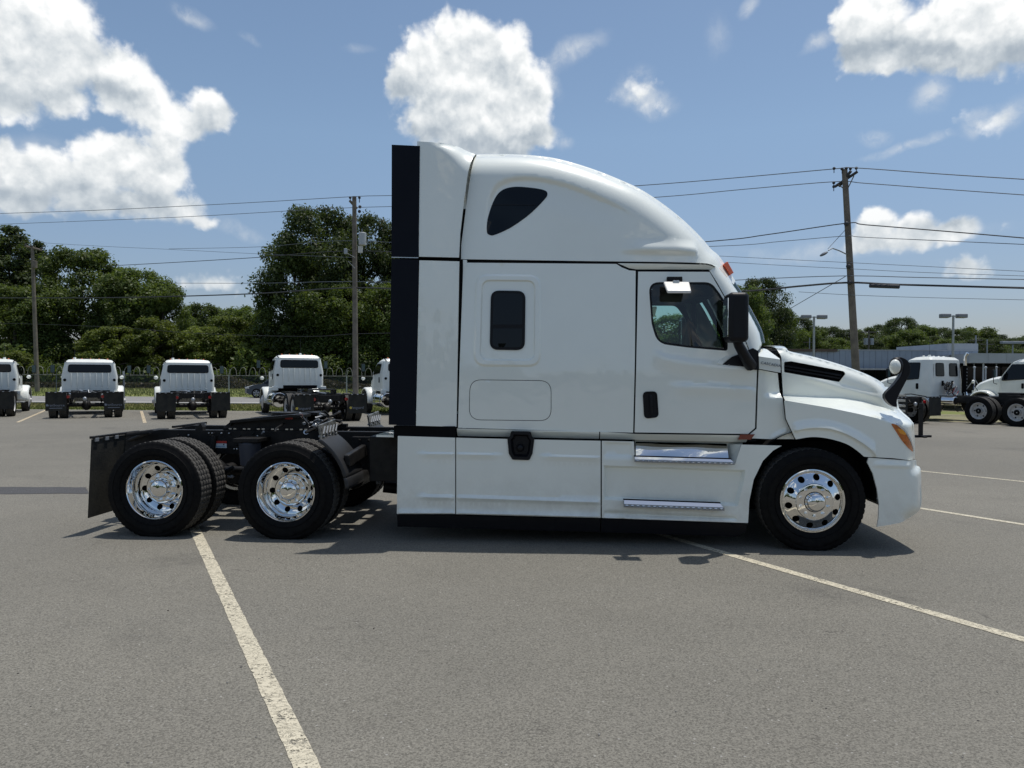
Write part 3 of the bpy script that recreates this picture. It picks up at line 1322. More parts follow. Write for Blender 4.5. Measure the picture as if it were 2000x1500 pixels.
ext_round = rounding(ext_sil, lambda x, z: .03 + .26 * smooth01((x - xr0 - .12) / .4))
exts_y = lambda x, z: ext_y(x, z) + ext_round(x, z)
o1 = ext_sil + [TL(px, py, .2) for px, py in ((917, 341), (909, 400), (902, 460))] + [TL(897, 503.5, .1), TL(818.5, 501.5, .04)]
both('roof_extender', o1, exts_y, M['paint'], grid=.03, rim=.015, smooth=60, open_along=ext_sil)
edge = [(x, yat(exts_y, x, z), z) for x, z in ext_sil]
bridge('roof_extender_skin', edge, [(0, .05)] * len(edge), M['paint'], truck)
both('side_extender', poly_surface([(819, 508.5), (897, 510.5), (891.5, 833.5), (812.5, 831.5)], ext_y), ext_y, M['paint'], grid=.06, rim=.018)
both('rubber_extender', tl_list([(765, 282.5), (820, 285), (817.5, 502), (764.5, 501)], .03), const(.03), M['black_gap'], grid=.2, rim=.02)
both('rubber_extender', tl_list([(764.5, 505.5), (817.5, 507.5), (811.5, 831), (759, 829.5)], .03), const(.03), M['black_gap'], grid=.2, rim=.02)
both('extender_seam', tl_list([(764.5, 501.5), (817, 502.5), (817, 504), (764.5, 503)], .032), const(.036), M['chrome_dull'], rim=.004)

# ---- sleeper side
so = poly_surface([(905, 513), (1204, 515.5), (1214, 522), (1229, 528), (1241.5, 529), (1240, 700), (1236.5, 845), (894.5, 835.5), (899, 680)], cab_y)
rr = lambda l, t, r, b, rad, yf=cab_y: round_poly(poly_surface([(l, t), (r, t), (r, b), (l, b)], yf), rad, 6)
fo = round_poly(poly_surface([(929, 535), (1057, 536.5), (1057, 717), (924, 716)], cab_y), .13, 6)
fi = round_poly(poly_surface([(941, 546.5), (1046, 547.5), (1045, 705), (936.5, 704)], cab_y), .09, 6)
lug = round_poly(poly_surface([(917.5, 741), (1077, 743), (1077, 822.5), (915.5, 820.5)], cab_y), .12, 7)
crv = poly_surface([(1205, 516), (1218, 540), (1217, 700), (1212, 842)], cab_y)
sleeper_emb = [Emboss(resample(fo, .03), -.016, .022), Emboss(resample(fi, .03), .016, .014)]
both('sleeper_side', so, cab_y, M['paint'], holes=[lug], emb=sleeper_emb, grid=.05, rim=.016)
both('luggage_door', offset_poly(lug, .006), cab_y, M['paint'], grid=.06, rim=.016, keep=False)
sw = round_poly(poly_surface([(959, 567.5), (1026.5, 568.5), (1025, 684), (956.5, 683)], cab_y), .085, 7)
sg1 = offset_poly(sw, .028)
both('sleeper_window', sw, lambda x, z: cab_y(x, z) - .012, M['black_trim'], rim=.02, grid=.05)
zbar = on_surface(990, 638, cab_y)[1]
for up in (0, 1):
    g_ = [(x, (max(z, zbar + .018) if up else min(z, zbar - .018))) for x, z in offset_poly(sw, .026)]
    gg = []
    for p in g_:
        if not gg or math.hypot(p[0] - gg[-1][0], p[1] - gg[-1][1]) > .002:
            gg.append(p)
    both('window_pane', gg, lambda x, z: cab_y(x, z) - .0155, M['dark_glass'], rim=.002, grid=.08)

# ---- drip rail above the door
both('drip_rail', poly_surface([(1206.5, 514.5), (1300, 515.5), (1381, 517.5), (1392, 520), (1402, 526.5), (1391, 528), (1384, 525.5), (1243, 525.5), (1229, 523.5)], cab_y),
     lambda x, z: cab_y(x, z) - .012 + .05 * smooth01((on_surface(1300, 517, cab_y)[1] - z) / .07), M['paint'], grid=.02, rim=.02)

# ---- door
win = round_poly(poly_surface([(1266.5, 551), (1389, 551), (1405, 572), (1418, 592), (1421, 640), (1421.5, 685.5), (1345, 679), (1284, 671), (1272.5, 632)], cab_y),
                 [.10, .13, .2, .2, 0, .03, .3, .20, .3], 6)
door_o = poly_surface([(1246.5, 530.5), (1386, 531), (1399, 553), (1415, 581), (1431, 613), (1451, 656), (1463, 686), (1478.5, 700), (1478.5, 722),
                       (1476.5, 772), (1474.5, 836), (1461, 847.5), (1239.5, 844.5), (1243, 700)], cab_y)
sw_line = [on_surface(px, py, cab_y) for px, py in ((1300, 700), (1340, 705), (1400, 710), (1470, 716))]
sw_line2 = [on_surface(px, py, cab_y) for px, py in ((1300, 753), (1380, 754), (1477, 762))]
door_emb = [Ridge(sw_line2, .020, .03, .12, .25, .02), Ridge([on_surface(px, py, cab_y) for px, py in ((1272, 686), (1300, 700), (1350, 709), (1420, 717), (1476, 722))], .020, .05, .14, .1, .05)]
both('door', door_o, cab_y, M['paint'], holes=[win], emb=door_emb, grid=.045, rim=.018)
both('window_seal', win, lambda x, z: cab_y(x, z) + .004, M['black_trim'], holes=[offset_poly(win, .020)], rim=.03, grid=.1)
both('door_glass', offset_poly(win, .010), lambda x, z: cab_y(x, z) + .012, M['glass'], rim=0, grid=.2)
hd = round_poly(poly_surface([(1255, 765), (1283, 764), (1286.5, 815), (1258, 818)], cab_y), .045, 6)
both('door_handle', hd, lambda x, z: cab_y(x, z) - .010, M['black_trim'], emb=[Emboss(offset_poly(resample(hd, .012), .012), .006, .008)], rim=.02, grid=.02)
# handle grip
gm = MB()
gx, gz = on_surface(1270, 772, cab_y)
gx2, gz2 = on_surface(1271, 810, cab_y)
gm.tube([(gx, .062, gz), (gx + .002, .045, gz - .02), (gx2, .045, gz2 + .02), (gx2, .062, gz2)], .011, 8)
gm.build('handle_grip', M['black_trim'], truck)
# liner behind the panels: closes the gaps, holds the windows
lin_o = poly_surface([(898, 505), (1160, 512), (1390, 518), (1402, 545), (1416, 583), (1432, 614), (1452, 657), (1464, 688), (1480, 700), (1480, 770), (1476, 862), (893, 850)], const(.15))
lin_w = poly_surface([(1271, 556), (1387, 556), (1414, 594), (1417, 680), (1345, 674), (1289, 666), (1276, 632)], const(.15))
both('cab_liner', lin_o, lambda x, z: cab_y(x, z) + .055, M['interior'], holes=[lin_w], rim=.02, grid=.2)

# ---- windscreen pillar and windscreen
pil_l = [(1386, 528.5), (1401, 552), (1417, 580.5), (1433, 612.5), (1453, 655.5), (1465, 686)]
pil_r = [(1402, 519), (1414, 531), (1428, 549), (1444, 574), (1456.5, 597), (1471, 624), (1483, 650), (1487.5, 672)]
PR = spline(tl_list(pil_r, .30), 3)
PLs = poly_surface(pil_l, cab_y)


def pil_y(x, z):
    A_ = np.array(PR)
    order = np.argsort(A_[:, 1])
    xr = np.interp(z, A_[order, 1], A_[order, 0])
    B2 = np.array(PLs)
    o2 = np.argsort(B2[:, 1])
    xl = np.interp(z, B2[o2, 1], B2[o2, 0])
    t = np.clip((x - xl) / np.maximum(xr - xl, .02), 0, 1)
    return cab_y(x, z) + .24 * (1 - np.sqrt(1 - .96 * t * t))


both('windscreen_pillar', PLs + [TL(1481, 684, .12)] + PR[::-1], pil_y, M['paint'], grid=.025, rim=.02, smooth=60)
edge = [(x, yat(pil_y, x, z) + .005, z) for x, z in PR]
bridge('windscreen', edge, [(.13, .04)] * len(edge), M['glass'], truck, n=24, power=1.0)
# marker lights along the visor
for k, yy in enumerate((.33, .95, 1.25, 1.55, 2.17)):
    mk_ = MB()
    if k == 0:
        a1, a2 = TL(1417, 513, yy), TL(1429, 535, yy)
    off = 0.0 if k in (0, 4) else .12
    mk_.hexa([(a1[0] - .03 + off, yy - .06, a1[1] - .02), (a2[0] - .03 + off, yy - .06, a2[1] - .02), (a2[0] - .03 + off, yy + .06, a2[1] - .02), (a1[0] - .03 + off, yy + .06, a1[1] - .02)],
             [(a1[0] + .01 + off, yy - .05, a1[1] + .005), (a2[0] + .01 + off, yy - .05, a2[1] + .005), (a2[0] + .01 + off, yy + .05, a2[1] + .005), (a1[0] + .01 + off, yy + .05, a1[1] + .005)])
    fix_normals(mk_.build('marker_light', M['red_orange'], truck, bevel=.004))

# ---- cowl between door and bonnet
cowl_low = lambda x, z: .085 + 0 * x
c_o = tl_list([(1482, 722), (1524, 729), (1528.5, 778), (1533, 818), (1551.5, 857.5), (1500, 857.5), (1466, 856), (1464, 849), (1478, 837.5), (1480, 772)], .085)
pocket = tl_list([(1492, 735), (1523, 736), (1527, 770), (1500, 766)], .085)
sh = tl_list([(1480, 773), (1500, 775), (1528, 781)], .085)
lip = tl_list([(1500, 861), (1520, 850), (1538, 843)], .085)


class Pocket:
    def __init__(self):
        self.x0, self.x1 = TL(1486, 750, .085)[0], TL(1524, 750, .085)[0]
        self.z0, self.z1 = TL(1510, 777, .085)[1], TL(1510, 730, .085)[1]

    def curves(self):
        return []

    def clear(self, Gp, grid):
        return np.ones(len(Gp), bool)

    def __call__(self, P):
        t = smooth01((P[:, 0] - self.x0) / (self.x1 - self.x0)) ** 1.3
        v = smooth01((P[:, 1] - self.z0) / .045)
        return .085 * t * v


both('cowl_panel', c_o, cowl_low, M['paint'], emb=[Pocket(), Ridge(lip, .012, .05, .02, .08, .01)], grid=.016, rim=.02, smooth=50)
cb = tl_list([(1482, 678), (1485, 694), (1522.5, 700.5), (1523.5, 728), (1482, 720.5)], .07)


def cow_top(x, z):
    zt = TL(1500, 697, .07)[1]
    return .06 + .75 * np.maximum(z - zt - .10 * 0, 0) / .08 * .20


ct_o = tl_list([(1481, 672), (1490, 674.5), (1511, 680.5), (1523, 700), (1524, 728), (1482, 720.5)], .07)


def cowtop_y(x, z):
    z0 = TL(1482, 696, .06)[1]
    z1 = TL(1523, 702, .06)[1]
    x0, x1 = TL(1482, 696, .06)[0], TL(1523, 702, .06)[0]
    zl = z0 + (z1 - z0) * np.clip((x - x0) / (x1 - x0), 0, 1)
    return .055 + 2.6 * np.maximum(z - zl, 0)


lz = [TL(1482, 696, .06), TL(1523, 702, .06)]
both('cowl_cap', ct_o, cowtop_y, M['paint'], lines=[[lz[0], lz[1]]], grid=.02, rim=.02)
tx = bpy.data.curves.new('emblem', 'FONT')
tx.body = 'CASCADIA'
tx.size = .036
tx.extrude = .002
tx.space_character = 1.12
tx.materials.append(M['wire_grey'])
em = bpy.data.objects.new('emblem', tx)
link(em, truck)
ex, ez = TL(1485.5, 710.5, .05)
ex2, ez2 = TL(1521, 716.5, .05)
em.location = (ex, .046, ez)
em.rotation_euler = (R(90), math.atan2(ez - ez2, ex2 - ex), 0)
em = text_to_mesh(em, 'emblem', truck)

# ---- bonnet
HS = [(1515, 680.5), (1532, 681.5), (1543, 689), (1587, 699), (1642, 715), (1686, 731), (1726, 748), (1739, 757), (1756, 763), (1769, 773.5),
      (1776.5, 793), (1783, 827), (1787.5, 860), (1788.5, 897)]
hs_y = [.42, .42, .42, .42, .42, .42, .40, .38, .36, .34, .32, .30, .28, .27]
hsil = spline([TL(px, py, yy) for (px, py), yy in zip(HS, hs_y)], 4)
hsil = resample(hsil, .03, False)
lineB = tl_list([(1495, 773), (1530, 781.5), (1575, 789), (1620, 796.5), (1675, 808), (1722, 819), (1745, 828)], .02)
lineA = tl_list([(1495, 771), (1530, 772.5), (1587, 775), (1640, 776.5), (1680, 783), (1722, 795), (1745, 803)], .36)
bA, bB = np.array(lineA), np.array(lineB)
hr = rounding(hsil, lambda x, z: .12 + .26 * smooth01((x - TL(1700, 760, .3)[0]) / .45))


def hood_y(x, z):
    za = np.interp(x, bA[:, 0], bA[:, 1])
    zb = np.interp(x, bB[:, 0], bB[:, 1])
    t = (z - zb) / np.maximum(za - zb, .015)
    # rounded shoulder
    tt = np.clip(t, 0, 1)
    lo = .02 + .05 * smooth01(1 - np.abs(t + .6) / .8) * 0
    y = lo + .30 * (tt ** 1.15)
    y = y + .012 * np.maximum(z - za, 0) / .3
    return y + hr(x, z)


h_o = [TL(1524.5, 697, .30), TL(1526, 729, .34), TL(1530.5, 776, .30), TL(1535, 818, .03), TL(1554.5, 858.5, .02)]
arc_px = [(1587, 853.5), (1620, 857), (1653, 867), (1674, 880), (1688, 892)]
h_o = [TL(1516, 682, .42), TL(1525, 698, .36), TL(1526.5, 729, .34), TL(1529.5, 773, .32), TL(1532, 783, .03), TL(1536, 818, .02), TL(1554.5, 858, .02)]
arc = spline(tl_list([(1554.5, 858)] + arc_px, .02), 5)
h_o = h_o[:-1] + arc + tl_list([(1740, 894)], .05) + [TL(1788, 897.5, .26)] + hsil[::-1][1:-1]
vent = poly_surface([(1531, 707), (1545, 705.5), (1649, 725), (1652, 730), (1639, 746), (1632, 745), (1531, 727)], lambda x, z: .34 + 0 * x)
vent = round_poly(vent, .015, 3)
lipc = spline(tl_list([(1548, 842), (1570, 837), (1598, 835), (1625, 838.5), (1653, 848), (1680, 863), (1700, 878), (1712, 891)], .02), 4)
uc = poly_surface([(1560, 733), (1640, 757), (1700, 772), (1722, 778)], const(.36))
hood_emb = [Ridge(lipc, .030, .09, .02, .02, .02), Ridge(uc, .012, .04, .05, .2, .1)]
both('bonnet_side', h_o, hood_y, M['paint'], holes=[vent], emb=hood_emb, lines=[lineA, lineB, [(x, z - .015) for x, z in lineB], [(x, z - .04) for x, z in lineB]], grid=.022, rim=.02, smooth=50, open_along=hsil)
edge = [(x, yat(hood_y, x, z), z) for x, z in hsil]
bl = []
for i, (x, z) in enumerate(hsil):
    a = hsil[min(i + 1, len(hsil) - 1)]
    b_ = hsil[max(i - 1, 0)]
    tx_, tz_ = a[0] - b_[0], a[1] - b_[1]
    L = math.hypot(tx_, tz_)
    fwd = max(0.0, -tz_ / L)
    amt = .05 + .08 * fwd
    bl.append((-tz_ / L * amt, tx_ / L * amt * .9))
n_top = next(i for i, (x, z) in enumerate(hsil) if x > TL(1755, 763, .36)[0])
bridge('bonnet_top', edge[:n_top + 1], bl[:n_top + 1], M['paint'], truck, n=30)
bridge('grille_surround', edge[n_top:], bl[n_top:], M['paint'], truck, n=30)
gr = MB()
gxx = max(x for x, y, z in edge) + .09
for k in range(12):
    zz = .86 + k * .055
    gr.box(gxx - .10, gxx + .02, .75, 1.75, zz, zz + .022)
gr.build('grille_bars', M['chrome_dull'], truck)
# vent: recessed back and blades
both('bonnet_vent', offset_poly(vent, -.005), lambda x, z: hood_y(x, z) + .045, M['dark'], rim=0, grid=.1)
for fr in (.30, .62):
    a_ = [(1533, 707 + 20 * fr), (1645 - 6 * fr, 726.5 + 18 * fr)]
    s_ = tl_list([a_[0], a_[1], (a_[1][0] - 1, a_[1][1] + 2.6), (a_[0][0], a_[0][1] + 2.6)], .36)
    both('vent_blade', s_, lambda x, z: hood_y(x, z) + .022, M['black_trim'], rim=.02, grid=.1)
# indicator lamp in the headlight
lamp = spline([on_surface(px, py, hood_y) for px, py in ((1741, 828), (1752, 831), (1766, 844), (1777, 862), (1783.5, 882), (1774, 875), (1761, 860), (1750, 843))], 3, True)
both('headlight', lamp, lambda x, z: hood_y(x, z) - .006, M['amber'], rim=.012, grid=.03)
lamp2 = [on_surface(px, py, hood_y) for px, py in ((1750, 829), (1765, 841), (1777, 859), (1784.5, 881), (1786, 880), (1779, 857), (1767, 838), (1751, 826))]
both('headlight_edge', lamp2, lambda x, z: hood_y(x, z) - .008, M['clear'], rim=.012, grid=.03)
inn = [on_surface(px, py, hood_y) for px, py in ((1752, 837), (1762, 839), (1769, 847), (1767, 850), (1757, 846))]
panel('lamp_reflector', inn, lambda x, z: hood_y(x, z) - .009, material('bright_amber', (.80, .33, .03), .2, coat=.5), truck, rim=.004, grid=.02)

# ---- bumper
BS = [(1789, 899), (1790, 911), (1797, 915), (1798.5, 950), (1798, 989), (1786, 1004), (1770, 1014)]
bsil = resample(spline(tl_list(BS, .12), 3), .03, False)
br = rounding(bsil, .15)


def bump_y(x, z):
    return .02 + br(x, z)


b_arc = tl_list([(1713, 1029), (1716, 1012), (1717, 985), (1713, 955), (1705, 925), (1694, 903), (1697, 894)], .02)
b_o = b_arc + bsil + tl_list([(1745, 1022)], .05)
both('bumper', b_o, bump_y, M['paint'], emb=[Ridge(tl_list([(1702, 908), (1740, 909), (1780, 911)], .03), .012, .05, .03, .05, .03)], grid=.025, rim=.02, smooth=50, open_along=bsil)
edge = [(x, yat(bump_y, x, z), z) for x, z in bsil]
bridge('bumper_front', edge, [(.07, 0)] * len(edge), M['paint'], truck, n=26)
both('bumper_gap', tl_list([(1690, 893), (1787, 898), (1787, 902), (1697, 897)], .1), lambda x, z: .14 + br(x, z), M['dark'], rim=0, grid=.05)

# ---- side rail below the cab (faces down, so it falls into shade)
zr_ = TL(1100, 840, .09)
rail_o = tl_list([(893, 836.5), (1170, 842.5), (1170, 857.5), (893, 852)], .11)
rail_f = tl_list([(1172, 842.5), (1240, 847), (1461, 850), (1458, 864), (1172, 857.5)], .11)
railz = [tl_list([(893, 836)], .1)[0], tl_list([(1461, 850)], .1)[0]]


def rail_y(x, z):
    zt = railz[0][1] + (railz[1][1] - railz[0][1]) * (x - railz[0][0]) / (railz[1][0] - railz[0][0])
    d = np.maximum(zt - z, 0)
    return .075 + .9 * np.maximum(d - .012, 0)


both('side_rail', rail_o, rail_y, M['paint'], grid=.015, rim=.03)
both('side_rail', rail_f, rail_y, M['paint'], grid=.015, rim=.03)
mkr = tl_list([(1446, 848.5), (1474, 848), (1466, 858.5), (1441, 858.5)], .07)
both('side_marker', mkr, const(.062), M['amber_dark'], rim=.03)

# ---- side skirts
SK = .035
sk_y = const(SK)
P_ = lambda pts: tl_list(pts, SK)
r1a = Ridge(P_([(806, 887), (845, 886.5), (889, 887)]), .018, .020, .05, .2, .001)
r1b = Ridge(P_([(806, 970), (889, 971.5)]), .022, .030, .04, .15, .001)
r1c = Ridge(P_([(776, 1001.5), (889, 1001.5)]), .012, .02, .02, .01, .001)
both('side_skirt', P_([(777, 851.5), (889, 855), (889, 1003.5), (775, 1003.5)]), sk_y, M['paint'], emb=[r1a, r1b, r1c], grid=.05, rim=.03)
r2a = Ridge(P_([(891, 887), (990, 889)]), .018, .020, .05, .001, .2)
r2b = Ridge(P_([(1044, 890.5), (1173, 894)]), .018, .020, .05, .2, .001)
r2c = Ridge(P_([(891, 971.5), (1000, 975), (1173, 980.5)]), .024, .032, .04, .001, .001)
r2d = Ridge(P_([(891, 1001.5), (1173, 1009)]), .012, .02, .02, .001, .001)
filler = round_poly(P_([(998, 842), (1037, 843), (1039, 853), (1044, 856), (1040, 886), (1034, 898.5), (1001, 897.5), (994, 886), (991, 855), (996, 852)]), .02, 3)
fil_cut = [(x, min(z, TL(1000, 857, SK)[1])) for x, z in filler]
both('side_skirt', P_([(891, 855), (993, 857.5), (994.5, 886), (1001.5, 897), (1033.5, 898), (1039.5, 886), (1042.5, 858.5), (1173, 861), (1173, 1011.5), (891, 1004)]), sk_y, M['paint'],
     emb=[r2a, r2b, r2c, r2d], grid=.05, rim=.03)
both('fuel_filler', filler, lambda x, z: .022 + 0 * x, M['black_trim'], emb=[Emboss(offset_poly(resample(filler, .015), .03), .05, .02)], rim=.03, grid=.02)
fx, fz = TL(1016, 877, .05)
fcap = MB()
fcap.sphere((fx, .06, fz + .01), (.038, .03, .038), 16, 10)
fcap.build('filler_cap', M['black_trim'], truck)
fz_ = P_([(1179, 909), (1300, 912), (1456, 918), (1453, 940), (1441, 989), (1300, 983), (1179, 976)])
up_f = P_([(1179, 863), (1234, 864.5), (1236, 893), (1179, 891)])
low_f = P_([(1179, 997), (1300, 1003), (1437, 1009), (1442, 1016), (1300, 1012), (1179, 1008)])
r3 = Ridge(P_([(1176, 893.5), (1240, 896)]), .008, .015, .03, .001, .001)
both('step_skirt', P_([(1175.5, 861), (1238, 862.5), (1240, 900), (1436, 906), (1448, 868.5), (1527, 870.5), (1510, 880), (1490, 900), (1472, 937), (1463.5, 978), (1461, 1021.5), (1175.5, 1011.5)]), sk_y, M['paint'],
     emb=[Emboss(resample(fz_, .03), .050, .026), Emboss(resample(up_f, .03), .014, .02), Emboss(resample(low_f, .03), .018, .02)], grid=.035, rim=.03, smooth=50)
# steps
(ax, az_), (bx_, bz_) = TL(1240, 862, .2), TL(1447, 869, .2)
(cx_, cz_), (dx_, dz_) = TL(1240, 901, .05), TL(1437, 906, .05)
rec = MB()
rec.add([(ax, .22, az_ + .03), (bx_ + .02, .22, bz_ + .03), (bx_ + .02, .22, bz_ - .25), (ax, .22, az_ - .25)], [(0, 1, 2, 3)])
rec.add([(cx_ - .01, .05, az_ + .02), (cx_ - .01, .24, az_ + .02), (cx_ - .01, .24, cz_ - .03), (cx_ - .01, .05, cz_ - .03)], [(0, 1, 2, 3)])
w1, w2 = TL(1447, 868, .04), TL(1436, 906, .04)
v1, v2 = TL(1424, 868, .2), TL(1420, 901, .2)
rec.add([(w1[0], .04, w1[1]), (w2[0], .04, w2[1]), (v2[0], .2, v2[1]), (v1[0], .2, v1[1])], [(0, 1, 2, 3)])
rec.build('step_recess', M['paint'], truck, False)
t0, t1 = TL(1242, 863, .17), TL(1420, 867, .17)
t2, t3 = TL(1423, 895.5, .085), TL(1242, 891, .085)
pl = MB()
nx_ = 24
vs, fs = [], []
for j in range(7):
    v = j / 6
    for i in range(nx_ + 1):
        u = i / nx_
        top = Vector((t0[0] + (t1[0] - t0[0]) * u, .185, t0[1] + (t1[1] - t0[1]) * u))
        bot = Vector((t3[0] + (t2[0] - t3[0]) * u, .085, t3[1] + (t2[1] - t3[1]) * u))
        q = top.lerp(bot, v)
        q.y += .006 * math.sin(3.1 * u * math.pi + 2 * v) * math.sin(math.pi * v) + .02 * (v * v - v)
        vs.append(q)
for j in range(6):
    for i in range(nx_):
        k = j * (nx_ + 1) + i
        fs.append((k, k + nx_ + 1, k + nx_ + 2, k + 1))
mesh_obj('step_plate', vs, fs, M['chrome'], truck)


def step_tread(p, q, y0, y1, h, name='step_tread', rise=.03):
    """serrated metal tread between two picture points along its front edge"""
    (x0, z0), (x1, z1) = TL(*p, y1), TL(*q, y1)
    m = MB()
    m.hexa([(x0, y1, z0 - h), (x1, y1, z1 - h), (x1, y0, z1 - h), (x0, y0, z0 - h)], [(x0, y1, z0), (x1, y1, z1), (x1 - .03, y0, z1 + rise), (x0, y0, z0 + rise)])
    o_ = m.build(name, M['chrome'], truck, False, bevel=.003)
    t_ = MB()
    n_ = 18
    for i in range(n_):
        u = (i + .5) / n_
        xc, zc = x0 + (x1 - x0) * u, z0 + (z1 - z0) * u
        L_ = (x1 - x0) / n_
        t_.sphere((xc, y1 - .004, zc - h * .45), (L_ * .42, .016, h * .40), 8, 6)
        
    d_ = MB()
    d_.hexa([(x0 - .004, y1 - .004, z0 - h - .004), (x1 + .004, y1 - .004, z1 - h - .004), (x1 + .004, y1 + .002, z1 - h - .004), (x0 - .004, y1 + .002, z0 - h - .004)],
            [(x0 - .004, y1 - .004, z0 + .001), (x1 + .004, y1 - .004, z1 + .001), (x1 + .004, y1 + .002, z1 + .001), (x0 - .004, y1 + .002, z0 + .001)])
    d_.build('tread_edge', M['galv'], o_, False)
    e_ = MB()
    e_.hexa([(x0 - .006, y0 - .004, z0 + rise - .004), (x1 - .025, y0 - .004, z1 + rise - .004), (x1 - .025, y0 + .02, z1 + rise - .004), (x0 - .006, y0 + .02, z0 + rise - .004)],
            [(x0 - .006, y0 - .004, z0 + rise + .006), (x1 - .025, y0 - .004, z1 + rise + .006), (x1 - .025, y0 + .02, z1 + rise + .006), (x0 - .006, y0 + .02, z0 + rise + .006)])
    e_.build('tread_lip', M['dark'], o_, False)
    t_.build('tread_teeth', M['chrome'], o_)
    return o_


step_tread((1240, 897.5), (1434, 903), .005, -.02, .020, rise=.030)
step_tread((1219, 984.5), (1414, 991.5), .015, -.02, .026, rise=.038)
lower = MB()
both('lower_skirt', tl_list([(775, 1005), (1172, 1013.5), (1172, 1041), (775, 1030)], .045), lambda x, z: .045 + .25 * np.maximum(.30 - z, 0), M['black_trim'], rim=.03, grid=.08)
both('lower_skirt', tl_list([(1174.5, 1013.5), (1460, 1023.5), (1458, 1040), (1440, 1050), (1174.5, 1041.5)], .045), lambda x, z: .045 + .25 * np.maximum(.30 - z, 0), M['black_trim'], rim=.03, grid=.08)

# ---- white cover panel behind the skirt top
q = []
for px, py in ((735, 849.5), (784, 850.5), (784, 841), (764, 840)):
    d = ray(px, py)
    t = (1.055 - CAM_POS.z) / d.z
    p = CAM_POS + d * t - TO
    q.append((p.dot(TX), p.dot(TY)))
m = MB()
m.prism(q, 1.035, 1.055, 'xy')
fix_normals(m.build('tank_cover', M['paint'], truck, False))

# ---- main mirror
def rbox(name, c, size, mat, r, rot=None, taper=1.0):
    m_ = MB()
    sx, sy, sz = size
    mt = Matrix.Translation(c) @ (rot.to_4x4() if rot is not None else Matrix.Identity(4))
    b4 = [mt @ Vector(v) for v in ((-sx / 2 * taper, -sy / 2, -sz / 2), (sx / 2 * taper, -sy / 2, -sz / 2), (sx / 2 * taper, sy / 2, -sz / 2), (-sx / 2 * taper, sy / 2, -sz / 2))]
    t4 = [mt @ Vector(v) for v in ((-sx / 2, -sy / 2, sz / 2), (sx / 2, -sy / 2, sz / 2), (sx / 2, sy / 2, sz / 2), (-sx / 2, sy / 2, sz / 2))]
    m_.hexa(b4, t4)
    o_ = m_.build(name, mat, truck)
    b_ = o_.modifiers.new('bevel', 'BEVEL')
    b_.width = r
    b_.segments = 5
    b_.limit_method = 'NONE'
    return o_


for s in (0, 1):
    yy = lambda v: v if not s else WID - v
    mt_, mb_ = TL(1436, 573, -.12), TL(1436, 669, -.12)
    ml_, mr_ = TL(1417, 620, -.12), TL(1457, 620, -.12)
    rbox('door_mirror', ((ml_[0] + mr_[0]) / 2, yy(-.13), (mt_[1] + mb_[1]) / 2), (mr_[0] - ml_[0], .26, mt_[1] - mb_[1]), M['black_trim'], .045)
    gmm = MB()
    gmm.box(ml_[0] - .004, ml_[0] + .01, yy(-.13) - .10, yy(-.13) + .10, mb_[1] + .05, mt_[1] - .05)
    gmm.build('mirror_face', M['mirror'], truck, False, bevel=.004)
    a0, a1 = TL(1441, 664, -.10), TL(1462, 712, .03)
    ar = MB()
    ar.tube([(a0[0] - .02, yy(-.12), a0[1] + .03), (a0[0] + .01, yy(-.10), a0[1] - .05), (a1[0] - .03, yy(-.02), a1[1] + .05), (a1[0] + .03, yy(.06), a1[1] - .01)], [.045, .046, .052, .058], 12)
    ar.build('mirror_arm', M['black_trim'], truck)
both('mirror_base', poly_surface([(1410, 712.5), (1429, 697), (1452, 688), (1470, 680), (1481, 686), (1481, 723), (1440, 718)], cab_y), lambda x, z: cab_y(x, z) - .014, M['black_trim'], rim=.03)
for px, py in ((1423, 713), (1468, 718)):
    bx2, bz2 = on_surface(px, py, cab_y)
    bm_ = MB()
    bm_.sphere((bx2, .068, bz2), .006, 8, 6)
    bm_.build('bolt', M['chrome_dull'], truck)
# white accent fillet under the quarter glass
both('door_trim', poly_surface([(1399, 710), (1405, 703), (1422, 693), (1428, 695), (1409, 712)], cab_y), lambda x, z: cab_y(x, z) - .02 + .35 * np.maximum(z - on_surface(1410, 706, cab_y)[1], 0), M['paint'], rim=.02)

# look-down mirror above the door glass
for s in (0, 1):
    yy = lambda v: v if not s else WID - v
    m = MB()
    u0, u1 = on_surface(1301, 542, cab_y), on_surface(1331, 552, cab_y)
    m.box(u0[0], u1[0], min(yy(.06), yy(.10)), max(yy(.06), yy(.10)), u1[1], u0[1])
    m.build('mirror_bracket', M['black_trim'], truck, False, bevel=.006)
    c0_, c1_, c2_, c3_ = TL(1296, 549.5, 0), TL(1346, 550, 0), TL(1350, 567, -.16), TL(1303, 567, -.16)
    pm = MB()
    pts4 = [(c0_[0], yy(.0), c0_[1]), (c1_[0], yy(.0), c1_[1]), (c2_[0], yy(-.16), c2_[1]), (c3_[0], yy(-.16), c3_[1])]
    pm.hexa([(x, y, z - .03) for x, y, z in pts4], pts4)
    fix_normals(pm.build('look_down_mirror', M['cream'], truck, False, bevel=.008))
    k_ = MB()
    h0 = TL(1320, 550, 0)
    k_.box(h0[0] - .03, h0[0] + .03, min(yy(-.03), yy(.07)), max(yy(-.03), yy(.07)), h0[1] - .03, h0[1] + .01)
    k_.build('mirror_hinge', M['chrome_dull'], truck, False, bevel=.006)

